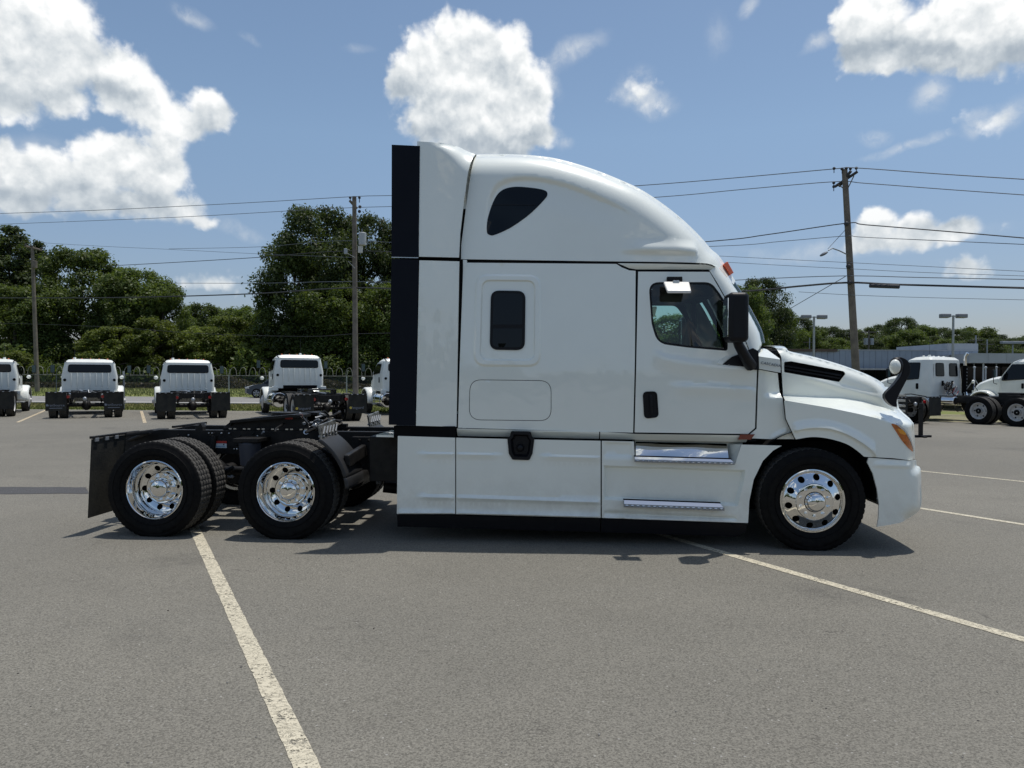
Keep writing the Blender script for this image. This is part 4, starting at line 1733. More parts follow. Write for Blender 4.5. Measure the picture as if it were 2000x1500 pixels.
# ---- bonnet mirror: flat tapering arm that curls over to a round head
ARM = [(1727, 771), (1734, 787), (1750, 795), (1751, 779), (1768, 745), (1776, 729), (1776.5, 714), (1771, 704), (1760, 698), (1752, 698), (1754, 703),
       (1761, 710), (1761.5, 722), (1757, 735), (1744, 752)]
for s in (0, 1):
    yy = lambda v: v if not s else WID - v
    m = MB()
    ya, yb = sorted((yy(.10), yy(.17)))
    m.prism(spline([TL(px, py, .12) for px, py in ARM], 3, True), ya, yb)
    o_ = fix_normals(m.build('bonnet_mirror', M['black_trim'], truck, False, bevel=.014))
    o_.data.polygons.foreach_set('use_smooth', [True] * len(o_.data.polygons))
    o_.data.set_sharp_from_angle(angle=R(40))
    c = TL(1749.5, 715.5, .07)
    rot = Matrix.Rotation(R(62 if not s else -62), 4, 'Z')
    hm = MB()
    hm.sphere((.010, 0, 0), (.046, .062, .084), 24, 16)
    hd_ = hm.build('mirror_shell', M['black_trim'], o_)
    hd_.matrix_local = Matrix.Translation((c[0] + .006, yy(.08), c[1] + .004)) @ rot
    fm = MB()
    fm.sphere((-.014, .004, -.004), (.038, .049, .070), 24, 16)
    f_ = fm.build('mirror_face', M['paint'], o_)  # white paint stands in for the bright sky reflected in the glass
    f_.matrix_local = Matrix.Translation((c[0], yy(.07), c[1])) @ rot
# ------------------------------------------------------------------ wheels
TYRE_R, HUB_Z = .497, .476


def tyre_mesh(width=.275, n=224, radius=TYRE_R, bead=.292, grooves=True, hub=HUB_Z, flat=True):
    """profile from the outer bead round the tread to the inner bead; y runs from 0 (outer face) to width"""
    w, Rr = width, radius
    prof = [(bead, .045, 0), (bead + .010, .030, 0), (bead + .035, .014, 0), (bead + .08, .004, 0), (bead + .115, .000, 0), (bead + .145, .004, 0),
            (bead + .150, .009, 0), (Rr - .030, .012, 0), (Rr - .018, .017, 0), (Rr - .006, .024, 0)]
    tr = []
    g_ = [.30, .5, .70]
    y = .030
    pts = [(Rr, .030)]
    for gfrac in g_:
        yc = w * gfrac
        pts += [(Rr, yc - .009), (Rr - .011, yc - .006), (Rr - .011, yc + .006), (Rr, yc + .009)]
    pts += [(Rr, w - .030)]
    tread = [(r_, y_, 1) for r_, y_ in pts]
    back = [(r_, w - y_, 0) for r_, y_, _ in prof[::-1]]
    P = prof + tread + back
    vs, fs, fm = [], [], []
    for r_, y_, k in P:
        for i in range(n):
            a = 2 * math.pi * i / n
            rr_ = r_
            if grooves and k and (i % 4 == 3):
                rr_ = r_ - .007
            if grooves and not k and r_ > Rr - .012 and i % 4 == 3:
                rr_ = r_ - .004
            x, z = rr_ * math.cos(a), rr_ * math.sin(a)
            yy = y_
            if flat and z < -hub + .0:
                z = -hub + .001
            if flat and z < -hub + .10 and r_ < Rr - .02:
                b_ = (1 - (z + hub) / .10) * .010
                yy = y_ - b_ if y_ < w / 2 else y_ + b_
            vs.append((x, yy, z))
    m_ = len(P)
    for j in range(m_ - 1):
        for i in range(n):
            fs.append((j * n + i, j * n + (i + 1) % n, (j + 1) * n + (i + 1) % n, (j + 1) * n + i))
            fm.append(1 if (P[j][2] and P[j + 1][2]) else 0)
    return vs, fs, fm


def circle(r, n=48, cx=0, cz=0):
    return [(cx + r * math.cos(2 * math.pi * i / n), cz + r * math.sin(2 * math.pi * i / n)) for i in range(n)]


def wheel_set():
    """builds the three kinds of wheel once; returns data to place copies"""
    root = {}
    tv, tf, tm = tyre_mesh()
    # ---- steer wheel
    w = bpy.data.objects.new('wheel', None)
    link(w)
    t = mesh_obj('tyre', tv, tf, None, w, True, 40, mats=[M['rubber'], M['tread']], fmat=tm)
    # faint raised rings on the sidewall
    ring = MB()
    for r_ in (.352, .425):
        ring.lathe([(r_, .006), (r_ + .003, -.001), (r_ + .006, .006)], 96)
    ring.build('tyre_rib', M['rubber'], w)
    m = MB()
    m.lathe([(.300, .050), (.306, .034), (.303, .022), (.294, .020), (.288, .030), (.283, .045)], 96)
    m.build('rim_flange', M['chrome'], w)
    holes = [circle(.031, 22, .232 * math.cos(2 * math.pi * (k + .3) / 10), .232 * math.sin(2 * math.pi * (k + .3) / 10)) for k in range(10)]
    prof = lambda x, z: np.interp(np.hypot(x, z), [.16, .178, .20, .235, .262, .276, .285], [-.030, -.026, -.008, .012, .024, .034, .046])
    d = panel('rim', circle(.285, 96), prof, M['chrome'], w, holes=[circle(.172, 72)] + holes, grid=.016, rim=.02, step=.016, smooth=50)
    m = MB()
    m.lathe([(.172, -.010), (.174, -.030), (.170, -.036), (.160, -.038), (.100, -.040), (.095, -.040)], 72)
    m.build('hub_flange', M['chrome'], w)
    m = MB()
    m.lathe([(.098, -.038), (.092, -.046), (.088, -.060), (.086, -.085), (.078, -.100), (.060, -.110), (.035, -.116), (.001, -.118)], 48)
    m.build('hub_cap', M['chrome'], w)
    m = MB()
    m.lathe([(.0985, -.040), (.0955, -.0445), (.0925, -.0445)], 48)
    m.build('hub_shade_ring', M['dark'], w)  # dark ring put in as painted shade around the hub cap
    for k in range(10):
        a = 2 * math.pi * (k + .5) / 10
        m = MB()
        x, z = .136 * math.cos(a), .136 * math.sin(a)
        m.cyl((x, -.036, z), (x, -.060, z), .0185, .0170, 6)
        m.cyl((x, -.060, z), (x, -.070, z), .010, .008, 10)
        m.build('lug_nut', M['chrome'], w, True, sharp=25)
    back = MB()
    back.lathe([(.287, .06), (.26, .09), (.10, .10), (.001, .10)], 48)
    back.build('brake_drum', M['dark'], w)
    root['steer'] = w
    # ---- drive wheel, outer tyre with a deep dish and a protruding hub
    w = bpy.data.objects.new('wheel', None)
    link(w)
    mesh_obj('tyre', tv, tf, None, w, True, 40, mats=[M['rubber'], M['tread']], fmat=tm)
    ring = MB()
    for r_ in (.352, .425):
        ring.lathe([(r_, .006), (r_ + .003, -.001), (r_ + .006, .006)], 96)
    ring.build('tyre_rib', M['rubber'], w)
    m = MB()
    m.lathe([(.300, .050), (.306, .034), (.303, .022), (.294, .018), (.287, .026), (.281, .045), (.262, .070), (.257, .085), (.257, .120), (.268, .150), (.270, .190), (.262, .212)], 96)
    m.build('rim_flange', M['chrome'], w)
    holes = [circle(.029, 22, .213 * math.cos(2 * math.pi * (k + .1) / 10), .213 * math.sin(2 * math.pi * (k + .1) / 10)) for k in range(10)]
    prof = lambda x, z: np.interp(np.hypot(x, z), [.155, .170, .19, .235, .255, .265], [.250, .246, .236, .216, .212, .212])
    panel('rim', circle(.265, 96), prof, M['chrome'], w, holes=[circle(.165, 72)] + holes, grid=.016, rim=.02, step=.016, smooth=50)
    m = MB()
    m.lathe([(.168, .250), (.168, .180), (.164, .166), (.156, .160), (.148, .163), (.100, .166), (.096, .164)], 72)
    m.build('hub_flange', M['chrome'], w)
    m = MB()
    m.lathe([(.100, .166), (.098, .150), (.094, .110), (.090, .098), (.082, .092), (.074, .088), (.045, .082), (.001, .079)], 48)
    m.build('hub_cap', M['chrome'], w)
    for k in range(10):
        a = 2 * math.pi * (k + .2) / 10
        x, z = .126 * math.cos(a), .126 * math.sin(a)
        m = MB()
        m.cyl((x, .165, z), (x, .135, z), .0195, .0175, 6)
        m.cyl((x, .135, z), (x, .124, z), .010, .008, 10)
        m.build('lug_nut', M['chrome'], w, True, sharp=25)
    back = MB()
    back.lathe([(.262, .24), (.20, .27), (.001, .27)], 32)
    back.build('brake_drum', M['dark'], w)
    root['drive'] = w
    # ---- inner tyre of a pair
    w = bpy.data.objects.new('inner_wheel', None)
    link(w)
    mesh_obj('tyre', tv, tf, None, w, True, 40, mats=[M['rubber'], M['tread']], fmat=tm)
    m = MB()
    m.lathe([(.300, .050), (.285, .020), (.262, .08), (.255, .25), (.29, .25), (.300, .22)], 48)
    m.build('rim', M['chrome_dull'], w)
    root['inner'] = w
    return root


WS = wheel_set()
wt = tree_of(None)
WX = [TL(1588.5, 981, .0)[0], TL(555.5, 957, .0)[0], TL(298.5, 954, .0)[0]]


def place_wheel(kind, x, y, flip, parent, first=[None]):
    c = copy_tree(WS[kind], wt, parent)
    a = rng.uniform(0, 2 * math.pi)
    c.matrix_local = Matrix.Translation((x, y, HUB_Z)) @ (Matrix.Rotation(math.pi, 4, 'Z') if flip else Matrix.Identity(4)) @ Matrix.Rotation(a if kind != 'x' else 0, 4, 'Y')
    return c


def put(kind, x, y, flip, ang=None):
    c = copy_tree(WS[kind], wt, truck)
    c.matrix_local = Matrix.Translation((x, y, HUB_Z)) @ (Matrix.Rotation(math.pi, 4, 'Z') if flip else Matrix.Identity(4))
    return c


put('steer', WX[0], .0, False)
put('steer', WX[0], WID, True)
for x in WX[1:]:
    put('drive', x, .0, False)
    put('inner', x, .33, False)
    put('drive', x, WID, True)
    put('inner', x, WID - .33, True)
for w in WS.values():
    for c in [o for o in COL.objects if o.parent == w]:
        bpy.data.objects.remove(c)
    bpy.data.objects.remove(w)
# ------------------------------------------------------------------ chassis, fifth wheel, wings, flaps
def bx(name, x0, x1, y0, y1, z0, z1, mat, parent=truck, bevel=.004, both_sides=False):
    m = MB().box(x0, x1, y0, y1, z0, z1)
    o = m.build(name, mat, parent, False, bevel=bevel)
    if both_sides:
        MB().box(x0, x1, WID - y1, WID - y0, z0, z1).build(name, mat, parent, False, bevel=bevel)
    return o


RAIL = .84
xr_, zr0 = TL(240, 852, RAIL)
xk, zk = TL(314, 841.5, RAIL)
xe = TL(772, 842, RAIL)[0]
ztop = TL(600, 842, RAIL)[1]
XC0 = TL(776, 900, .05)[0]        # rear end of the skirts
XCAB = TL(770, 600, .05)[0]
XF = TL(1480, 800, .1)[0]
for y0, y1 in ((RAIL, RAIL + .09), (WID - RAIL - .09, WID - RAIL)):
    m = MB()
    m.prism([(xr_, zr0), (xk, ztop), (WX[0] + .3, ztop), (WX[0] + .3, ztop - .27), (xk, ztop - .27), (xr_, zr0 - .18)], y0, y1)
    fix_normals(m.build('frame_rail', M['frame'], truck, False, bevel=.006))
# crossmembers between the rails
for i, xx in enumerate((xr_ + .02, (WX[1] + WX[2]) / 2, WX[1] + .9, WX[1] + 1.5)):
    bx('crossmember', xx, xx + .12, RAIL + .09, WID - RAIL - .09, ztop - .24, ztop - .04, M['frame'])
# bolts along the near rail
for k in range(46):
    u = rng.uniform(0, 1)
    x = xk + (xe - xk) * u
    z = ztop - rng.choice([.035, .06, .16, .21])
    m = MB().sphere((x, RAIL - .004, z), rng.uniform(.009, .014), 6, 4)
    m.build('frame_bolt', M['chrome_dull'] if rng.random() < .45 else M['frame'], truck)
# sticker on the rail (red over white and blue)
sx0, sz0 = TL(415, 861, RAIL)
sx1, sz1 = TL(443, 875, RAIL)
bx('warning_label', sx0, sx1, RAIL - .004, RAIL - .002, sz1, sz0 - .028, M['sticker_white'], bevel=0)
bx('warning_label', sx0, sx1, RAIL - .006, RAIL - .003, sz0 - .026, sz0, M['sticker_red'], bevel=0)
bx('warning_label', sx0 + .02, sx1 - .02, RAIL - .006, RAIL - .0045, sz1 + .012, sz1 + .024, M['sticker_blue'], bevel=0)

# rear mud flaps with hangers
for s in (0, 1):
    f = lambda v: v if not s else WID - v
    xt, zt = TL(178, 858, .03)
    xb, zb = TL(171, 1012, .03)
    m = MB()
    ya, yb = sorted((f(.03), f(.62)))
    m.hexa([(xb, ya, zb), (xb + .010, ya, zb), (xb + .010, yb, zb), (xb, yb, zb)], [(xt, ya, zt), (xt + .010, ya, zt), (xt + .010, yb, zt), (xt, yb, zt)])
    fl = m.build('mud_flap', M['flap'], truck, False, bevel=.002)
    bx('flap_hanger', xt - .02, xt + .02, min(f(.03), f(RAIL + .03)), max(f(.03), f(RAIL + .03)), zt + .004, zt + .03, M['frame'])
    for k in range(3):
        yk = f(.10 + k * .17)
        bx('hanger_tab', xt - .012, xt + .022, yk - .03, yk + .03, zt - .03, zt + .01, M['galv'])
    # hanger arm back to the rail end
    MB().tube([(xt, f(.62), zt), (xt + .25, f(.72), zt + .03), (xr_ + .05, f(.86), zr0 - .05)], .022, 8).build('hanger_arm', M['frame'], truck)

# tail lamps and tow bracket
for yy in (.98, 1.52):
    MB().cyl((xr_ - .03, yy, ztop - .16), (xr_ + .02, yy, ztop - .16), .055, None, 20).build('tail_lamp', M['red'], truck, bevel=.006)
bx('tow_bracket', xr_ - .02, xr_ + .04, .93, 1.57, zr0 - .30, zr0 - .08, M['frame'])

# fifth wheel
fw = [(437, 836), (444, 829), (456, 820), (575, 809), (591, 808.5), (593, 815), (603, 827), (604, 841), (437, 842)]
for y0, y1 in ((.86, .90), (1.60, 1.64)):
    m = MB()
    m.prism([TL(px, py, .88) for px, py in fw], y0, y1)
    fix_normals(m.build('fifth_wheel_side', M['frame'], truck, False, bevel=.004))
a_, b_, c_, d_ = TL(447, 827, .88), TL(457, 820, .88), TL(575, 809, .88), TL(592, 808.5, .88)
for y0, y1 in ((.78, 1.17), (1.33, 1.72)):
    m = MB()
    m.add([(a_[0], y0 + .1, a_[1] - .02), (b_[0], y0, b_[1]), (c_[0], y0, c_[1]), (d_[0], y0 + .03, d_[1] - .01),
           (a_[0], y1 - .1, a_[1] - .02), (b_[0], y1, b_[1]), (c_[0], y1, c_[1]), (d_[0], y1 - .03, d_[1] - .01)],
          [(0, 1, 5, 4), (1, 2, 6, 5), (2, 3, 7, 6)])
    o = m.build('fifth_wheel_plate', M['frame'], truck, False)
    sol = o.modifiers.new('solidify', 'SOLIDIFY')
    sol.thickness = .03
m = MB().cyl((c_[0] - .25, 1.25, c_[1] - .06), (c_[0] - .25, 1.25, c_[1] + .005), .16, None, 24)
m.build('coupling_jaw', M['frame'], truck, bevel=.005)
lx, lz = TL(557, 811, .855)
lx1, lz1 = TL(572, 819, .855)
bx('release_label', lx, lx1, .853, .857, lz1, lz, M['sticker_red'], bevel=0)
lx, lz = TL(585, 808.5, .855)
lx1, lz1 = TL(591, 815, .855)
bx('release_label', lx, lx1, .853, .857, lz1, lz, material('faded_label', (.45, .22, .18), .5), bevel=0)
MB().tube([(c_[0] - .1, .83, c_[1] - .10), (c_[0] - .08, .55, c_[1] - .14), (c_[0] - .07, .50, c_[1] - .17)], .010, 6).build('release_handle', M['frame'], truck)
# slider rack teeth under the fifth wheel
x0_, x1_ = TL(437, 842, .86)[0], TL(640, 842, .86)[0]
bx('slide_rail', x0_, x1_, .85, .93, ztop, ztop + .035, M['frame'])
bx('slide_rail', x0_, x1_, 1.57, 1.65, ztop, ztop + .035, M['frame'])
for k in range(22):
    x = x0_ + (x1_ - x0_) * (k + .5) / 22
    MB().box(x - .016, x + .016, .845, .852, ztop + .010, ztop + .024).build('rack_tooth', M['chrome_dull'] if k % 3 else M['frame'], truck, False)
# approach ramps
for y0 in (.84, 1.58):
    p = [TL(381, 836.5, y0), TL(392, 826.5, y0), TL(395.5, 834, y0), TL(396, 841, y0), TL(381, 841, y0)]
    m = MB()
    m.prism(p, y0, y0 + .08)
    fix_normals(m.build('approach_ramp', M['frame'], truck, False, bevel=.003))

# axles, drums, differential, drive shaft
for x in WX[1:]:
    MB().cyl((x, .5, HUB_Z), (x, WID - .5, HUB_Z), .075, None, 20).build('drive_axle', M['frame'], truck)
    MB().sphere((x, 1.25, HUB_Z), (.20, .17, .20), 20, 14).build('differential', M['frame'], truck)
    for yy in (.62, WID - .62):
        MB().cyl((x, yy - .06, HUB_Z), (x, yy + .06, HUB_Z), .20, None, 28).build('brake_drum', M['frame'], truck, bevel=.01)
    for s in (0, 1):
        f = lambda v: v if not s else WID - v
        # trailing arm, air spring, shock
        MB().tube([(x + .42, f(.92), HUB_Z + .12), (x, f(.94), HUB_Z - .10), (x - .36, f(.92), HUB_Z + .10)], [.03, .06, .04], 8).build('trailing_arm', M['frame'], truck)
        g = MB()
        g.lathe([(.02, 0), (.12, .0), (.135, .05), (.115, .09), (.135, .14), (.115, .19), (.12, .24), (.02, .24)], 24, Matrix.Translation((x - .36, f(.92), HUB_Z + .12)) @ Matrix.Rotation(R(90), 4, 'X'))
        g.build('air_spring', M['bag'], truck)
        MB().cyl((x + .18, f(.78), HUB_Z - .05), (x + .24, f(.84), ztop - .06), .032, None, 12).build('shock_absorber', M['frame'], truck)
        MB().cyl((x + .22, f(.70), HUB_Z + .05), (x + .40, f(.74), HUB_Z + .08), .075, None, 16).build('brake_chamber', M['frame'], truck, bevel=.01)
# the bluish air spring seen between the wheels
xx, zz = TL(483, 885, .55)
g = MB()
g.cyl((xx, .62, zz - .15), (xx, .62, zz + .12), .10, .12, 20)
g.build('air_spring', M['bag'], truck, bevel=.02)
bx('spring_bracket', xx - .14, xx + .14, .50, .84, zz + .12, zz + .16, M['frame'])
MB().cyl((WX[1], 1.25, HUB_Z + .05), (XC0 + 1.2, 1.25, .62), .055, None, 14).build('drive_shaft', M['frame'], truck)
MB().cyl((WX[2], 1.25, HUB_Z + .05), (WX[1], 1.25, HUB_Z + .05), .05, None, 14).build('drive_shaft', M['frame'], truck)

# hoses and fittings around the coupling
names = ['air_hose', 'electric_cable', 'brake_line']
for k in range(26):
    x = TL(rng.uniform(575, 640), 830, .95)[0]
    y = rng.uniform(.86, 1.6)
    z = ztop + rng.uniform(-.02, .10)
    pts = [(x, y, z)]
    for j in range(4):
        p = pts[-1]
        pts.append((p[0] + rng.uniform(-.10, .12), p[1] + rng.uniform(-.12, .12), max(ztop - .05, p[2] + rng.uniform(-.06, .06))))
    MB().tube(spline(pts, 4), rng.uniform(.008, .018), 6).build(names[k % 3], M['frame'] if rng.random() < .75 else M['galv'], truck)
for k in range(22):
    x = TL(rng.uniform(565, 640), 830, .95)[0]
    y, z = rng.uniform(.84, 1.3), ztop + rng.uniform(-.03, .09)
    r_ = rng.uniform(.012, .035)
    MB().cyl((x, y, z), (x + rng.uniform(-.06, .06), y + rng.uniform(-.06, .06), z + rng.uniform(-.04, .05)), r_, None, 10).build('valve_fitting', rng.choice([M['frame'], M['frame'], M['chrome_dull'], M['galv']]), truck, bevel=.003)
for k in range(20):       # running gear detail in the shadow between the wheels
    x = TL(rng.uniform(430, 760), 900, .7)[0]
    y, z = rng.uniform(.62, .83), rng.uniform(.45, 1.0)
    MB().cyl((x, y, z), (x + rng.uniform(-.05, .05), y - .03, z + rng.uniform(-.03, .03)), rng.uniform(.010, .018), None, 8).build('hose_clamp', rng.choice([M['chrome_dull'], M['galv'], M['frame']]), truck)

# quarter wings with brackets in front of the drive wheels
for s in (0, 1):
    f = lambda v: v if not s else WID - v
    cx_w, cz_w = WX[1], HUB_Z
    vs, fs = [], []
    n_ = 26
    for j in range(n_ + 1):
        a = R(57 - 57 * j / n_ + (4 if j > 20 else 0))
        for yv, rr_ in ((.02, .615), (.03, .640), (.30, .652), (.60, .640), (.61, .615)):
            vs.append((cx_w + rr_ * math.cos(a), f(yv), cz_w + rr_ * math.sin(a)))
    for j in range(n_):
        for k in range(4):
            q = j * 5 + k
            fs.append((q, q + 1, q + 6, q + 5))
    o = mesh_obj('quarter_wing', vs, fs, M['fender_plastic'], truck, True, 50)
    so_ = o.modifiers.new('solidify', 'SOLIDIFY')
    so_.thickness = .012
    # bar across the wing
    a0 = Vector((cx_w + .70 * math.cos(R(32)), f(.12), cz_w + .70 * math.sin(R(32))))
    a1 = Vector((cx_w + .72 * math.cos(R(33)), f(RAIL), cz_w + .70 * math.sin(R(36))))
    m = MB()
    m.hexa([a0 + Vector((-.02, 0, -.10)), a0 + Vector((.05, 0, -.12)), a1 + Vector((.05, 0, -.10)), a1 + Vector((-.02, 0, -.10))],
           [a0 + Vector((-.03, 0, .0)), a0 + Vector((.03, 0, .0)), a1 + Vector((.03, 0, .02)), a1 + Vector((-.03, 0, .02))])
    fix_normals(m.build('wing_bracket', M['frame'], truck, False, bevel=.012))
    MB().cyl(a1 + Vector((0, -.05 if not s else .05, -.02)), a1 + Vector((0, .0, -.02)), .05, None, 16).build('bracket_boss', M['frame'], truck, bevel=.008)
    # upright carrier plate at the top end of the wing
    xa = cx_w + .64 * math.cos(R(57))
    za = cz_w + .64 * math.sin(R(57))
    ya, yb = sorted((f(.05), f(.58)))
    cp = MB()
    cp.hexa([(xa, ya, za - .02), (xa + .02, ya, za - .02), (xa + .02, yb, za - .02), (xa, yb, za - .02)],
            [(xa - .03, ya, za + .14), (xa - .01, ya, za + .14), (xa - .01, yb, za + .17), (xa - .03, yb, za + .17)])
    pz = cp.build('carrier_plate', material('scuffed_metal_%d' % s, (.30, .30, .28), .35, .5, color2=(.03, .03, .03), var_scale=16), truck, False, bevel=.004)
    for k in range(5):
        yk = ya + .06 + k * .10
        MB().cyl((xa - .034, yk, za + .02 + .02 * (k % 2)), (xa + .028, yk, za + .02 + .02 * (k % 2)), .012, None, 8).build('plate_bolt', M['galv'], pz)
        MB().tube([(xa + .024, yk - .03, za + .05), (xa + .02, yk + .03, za + .12)], .008, 6).build('brace_rod', M['galv'], pz)

# boxes under the frame behind the cab, deck plate with slots
bx('battery_box', TL(742, 880, .80)[0], TL(776, 880, .80)[0] + .2, .35, .82, .55, 1.02, M['frame'], bevel=.01, both_sides=True)
bx('air_tank_bracket', TL(690, 880, .8)[0], TL(742, 880, .8)[0], .74, .83, .62, .98, M['frame'], both_sides=True)
MB().cyl((TL(700, 960, 1.2)[0], .95, .50), (TL(700, 960, 1.2)[0], 1.55, .50), .13, None, 24).build('air_tank', M['frame'], truck, bevel=.02)
MB().tube([(XC0 - .35, .9, .42), (XC0 + .1, 1.0, .36), (XC0 + .6, 1.05, .40)], .07, 14).build('exhaust_pipe', M['frame'], truck)
for px in (600, 622, 648):
    x = TL(px, 900, .8)[0]
    MB().tube([(x, .80, ztop - .28), (x + .05, .78, ztop - .45), (x + .25, .8, .50)], .010, 6).build('brake_line', M['frame'], truck)
# slotted deck plate behind the cab
dx0, dx1 = XC0 - .02, XC0 + .62
m = MB()
k = 0
yy = RAIL + .05
while yy < WID - RAIL - .05:
    m.box(dx0, dx1, yy, yy + .022, ztop + .012, ztop + .022)
    yy += .045
xx = dx0
while xx < dx1:
    m.box(xx, xx + .018, RAIL + .05, WID - RAIL - .05, ztop + .010, ztop + .016)
    xx += .055
o = m.build('deck_grating', M['galv'], truck, False)
o['kind'] = 'stuff'

# belly: what closes the view under and inside the cab
bx('dark_belly_box', XC0 + .02, XF - .30, .25, .75, .36, 1.02, M['dark'], both_sides=True)  # black filler boxes, here and next, added so the underside goes dark
bx('dark_belly_fill', XC0 + .6, XF - .1, .30, WID - .30, .42, 1.06, M['dark'])
bx('cab_floor', TL(893, 840, .1)[0], XF + .05, .12, WID - .12, 1.07, 1.13, M['dark'])
xs = TL(900, 700, .15)[0]
bx('cab_back_wall', xs + .02, xs + .06, .13, WID - .13, 1.10, TL(900, 508, .15)[1], M['paint'])
bx('extender_base', TL(775, 840, .2)[0], TL(893, 840, .2)[0], .06, WID - .06, TL(775, 850, .1)[1] - .02, TL(775, 833, .1)[1] + .01, M['dark'])
zt_ = TL(900, 506, .1)[1]
bx('roof_liner', xs + .02, TL(1362, 520, .3)[0], .17, WID - .17, zt_ - .05, zt_ - .02, M['interior'])
bx('fairing_back_wall', xs + .03, xs + .06, .25, WID - .25, zt_, TL(930, 310, .3)[1] - .04, M['paint'])
bx('extender_strut', TL(780, 600, .1)[0], xs, .12, .15, 1.3, TL(780, 300, .1)[1] - .05, M['dark'], both_sides=True)
bx('roof_shelf', xs, TL(1340, 500, .4)[0], .20, WID - .20, zt_, zt_ + .03, M['dark'])
bx('firewall', XF - .02, XF + .10, .22, WID - .22, .95, TL(1484, 690, .4)[1] - .03, M['dark'])
bx('scuttle', XF - .15, TL(1512, 690, .45)[0], .33, WID - .33, TL(1484, 720, .4)[1], TL(1490, 684, .45)[1], M['black_trim'], bevel=.01)
bx('engine_block', XF + .1, WX[0] + .75, .82, WID - .82, .62, 1.50, M['dark'])
# dashboard, seats, steering wheel
xd = TL(1440, 680, .8)[0]
m = MB()
m.prism([(xd - .30, 1.25), (xd - .28, 1.55), (xd - .05, 1.70), (XF, 1.66), (XF, 1.25)], .25, WID - .25)
fix_normals(m.build('dashboard', M['interior'], truck, False, bevel=.03))
for yc in (.62, 1.88):
    x = TL(1285, 690, .6)[0]
    st = bx('seat', x - .05, x + .45, yc - .25, yc + .25, 1.45, 1.58, M['dark'], bevel=.04)
    sb_ = MB()
    sb_.hexa([(x - .14, yc - .24, 1.50), (x + .02, yc - .24, 1.50), (x + .02, yc + .24, 1.50), (x - .14, yc + .24, 1.50)],
             [(x - .28, yc - .20, 2.08), (x - .16, yc - .20, 2.08), (x - .16, yc + .20, 2.08), (x - .28, yc + .20, 2.08)])
    sb_.build('seat_back', M['dark'], truck, False, bevel=.04)
    MB().box(x - .31, x - .19, yc - .13, yc + .13, 2.10, 2.27).build('headrest', M['dark'], truck, False, bevel=.04)
sw_c = Vector((xd - .45, 1.90, 1.72))
pts = [sw_c + Matrix.Rotation(R(-55), 3, 'Y') @ Vector((.22 * math.cos(a), .22 * math.sin(a), 0)) for a in np.linspace(0, 2 * math.pi, 33)]
MB().tube(pts, .016, 8).build('steering_wheel', M['dark'], truck)
MB().tube([sw_c, sw_c + Vector((.35, 0, -.30))], .03, 8).build('steering_column', M['dark'], truck)
# curtain and centre stack that hide the far half of the cab
bx('cab_divider', TL(1235, 600, .9)[0], TL(1243, 600, .9)[0], .2, WID - .2, 1.1, zt_ - .05, M['dark'])
bx('grab_bar', TL(1350, 600, .35)[0], TL(1358, 600, .35)[0], .30, .33, 1.7, 2.4, M['dark'])
vz = TL(1300, 560, 1.3)[1]
bx('sun_visor', TL(1300, 560, 1.9)[0], TL(1380, 560, 1.9)[0], 1.4, 2.2, vz - .10, vz + .10, M['dark'], bevel=.02)
bx('overhead_shelf', TL(1300, 560, .9)[0], TL(1372, 560, .9)[0], .3, WID - .3, zt_ - .26, zt_ - .05, M['dark'], bevel=.03)

# wheel arch liners
for s in (0, 1):
    f = lambda v: v if not s else WID - v
    vs, fs = [], []
    n_ = 40
    for j in range(n_ + 1):
        a = R(-2 + 180 * j / n_)
        rx = .60
        for yv in (.045, .80):
            rr2 = min(.70, .60 + .10 * max(0.0, math.sin(a)))
            vs.append((WX[0] + rr2 * math.cos(a) * (1.0 if math.cos(a) > 0 else 1.02), f(yv), HUB_Z + .02 + (rr2 - .04) * math.sin(a)))
    for j in range(n_):
        q = j * 2
        fs.append((q, q + 1, q + 3, q + 2))
    mesh_obj('wheel_arch_liner', vs, fs, M['dark'], truck, True, 60)
    ya, yb = sorted((f(.40), f(.82)))
    bx('axle_beam', WX[0] - .08, WX[0] + .08, min(f(.35), f(1.25)), max(f(.35), f(1.25)), .36, .48, M['frame'])
    bx('inner_wing', WX[0] - .75, WX[0] + .62, ya, yb, .62, 1.02, M['dark'])
    MB().tube([(WX[0] + .05, f(.42), .40), (WX[0] + .35, f(.55), .52), (WX[0] + .6, f(.8), .60)], .03, 8).build('steering_arm', M['frame'], truck)
# ------------------------------------------------------------------ the white work trucks parked behind
FLEET_ROT = R(90 + 27)
M['fleet_glass'] = glass_material('fleet_glass', (.30, .36, .33), .05)
M['mirror_far'] = material('far_mirror_glass', (.07, .11, .11), .2, .0)
M['flap_text'] = material('flap_lettering', (.20, .22, .26), .6)


def fb(root, name, x0, x1, y0, y1, z0, z1, mat, bevel=.008, parent=None):
    return MB().box(x0, x1, y0, y1, z0, z1).build(name, mat, parent or root, False, bevel=bevel)


SMALL = {}


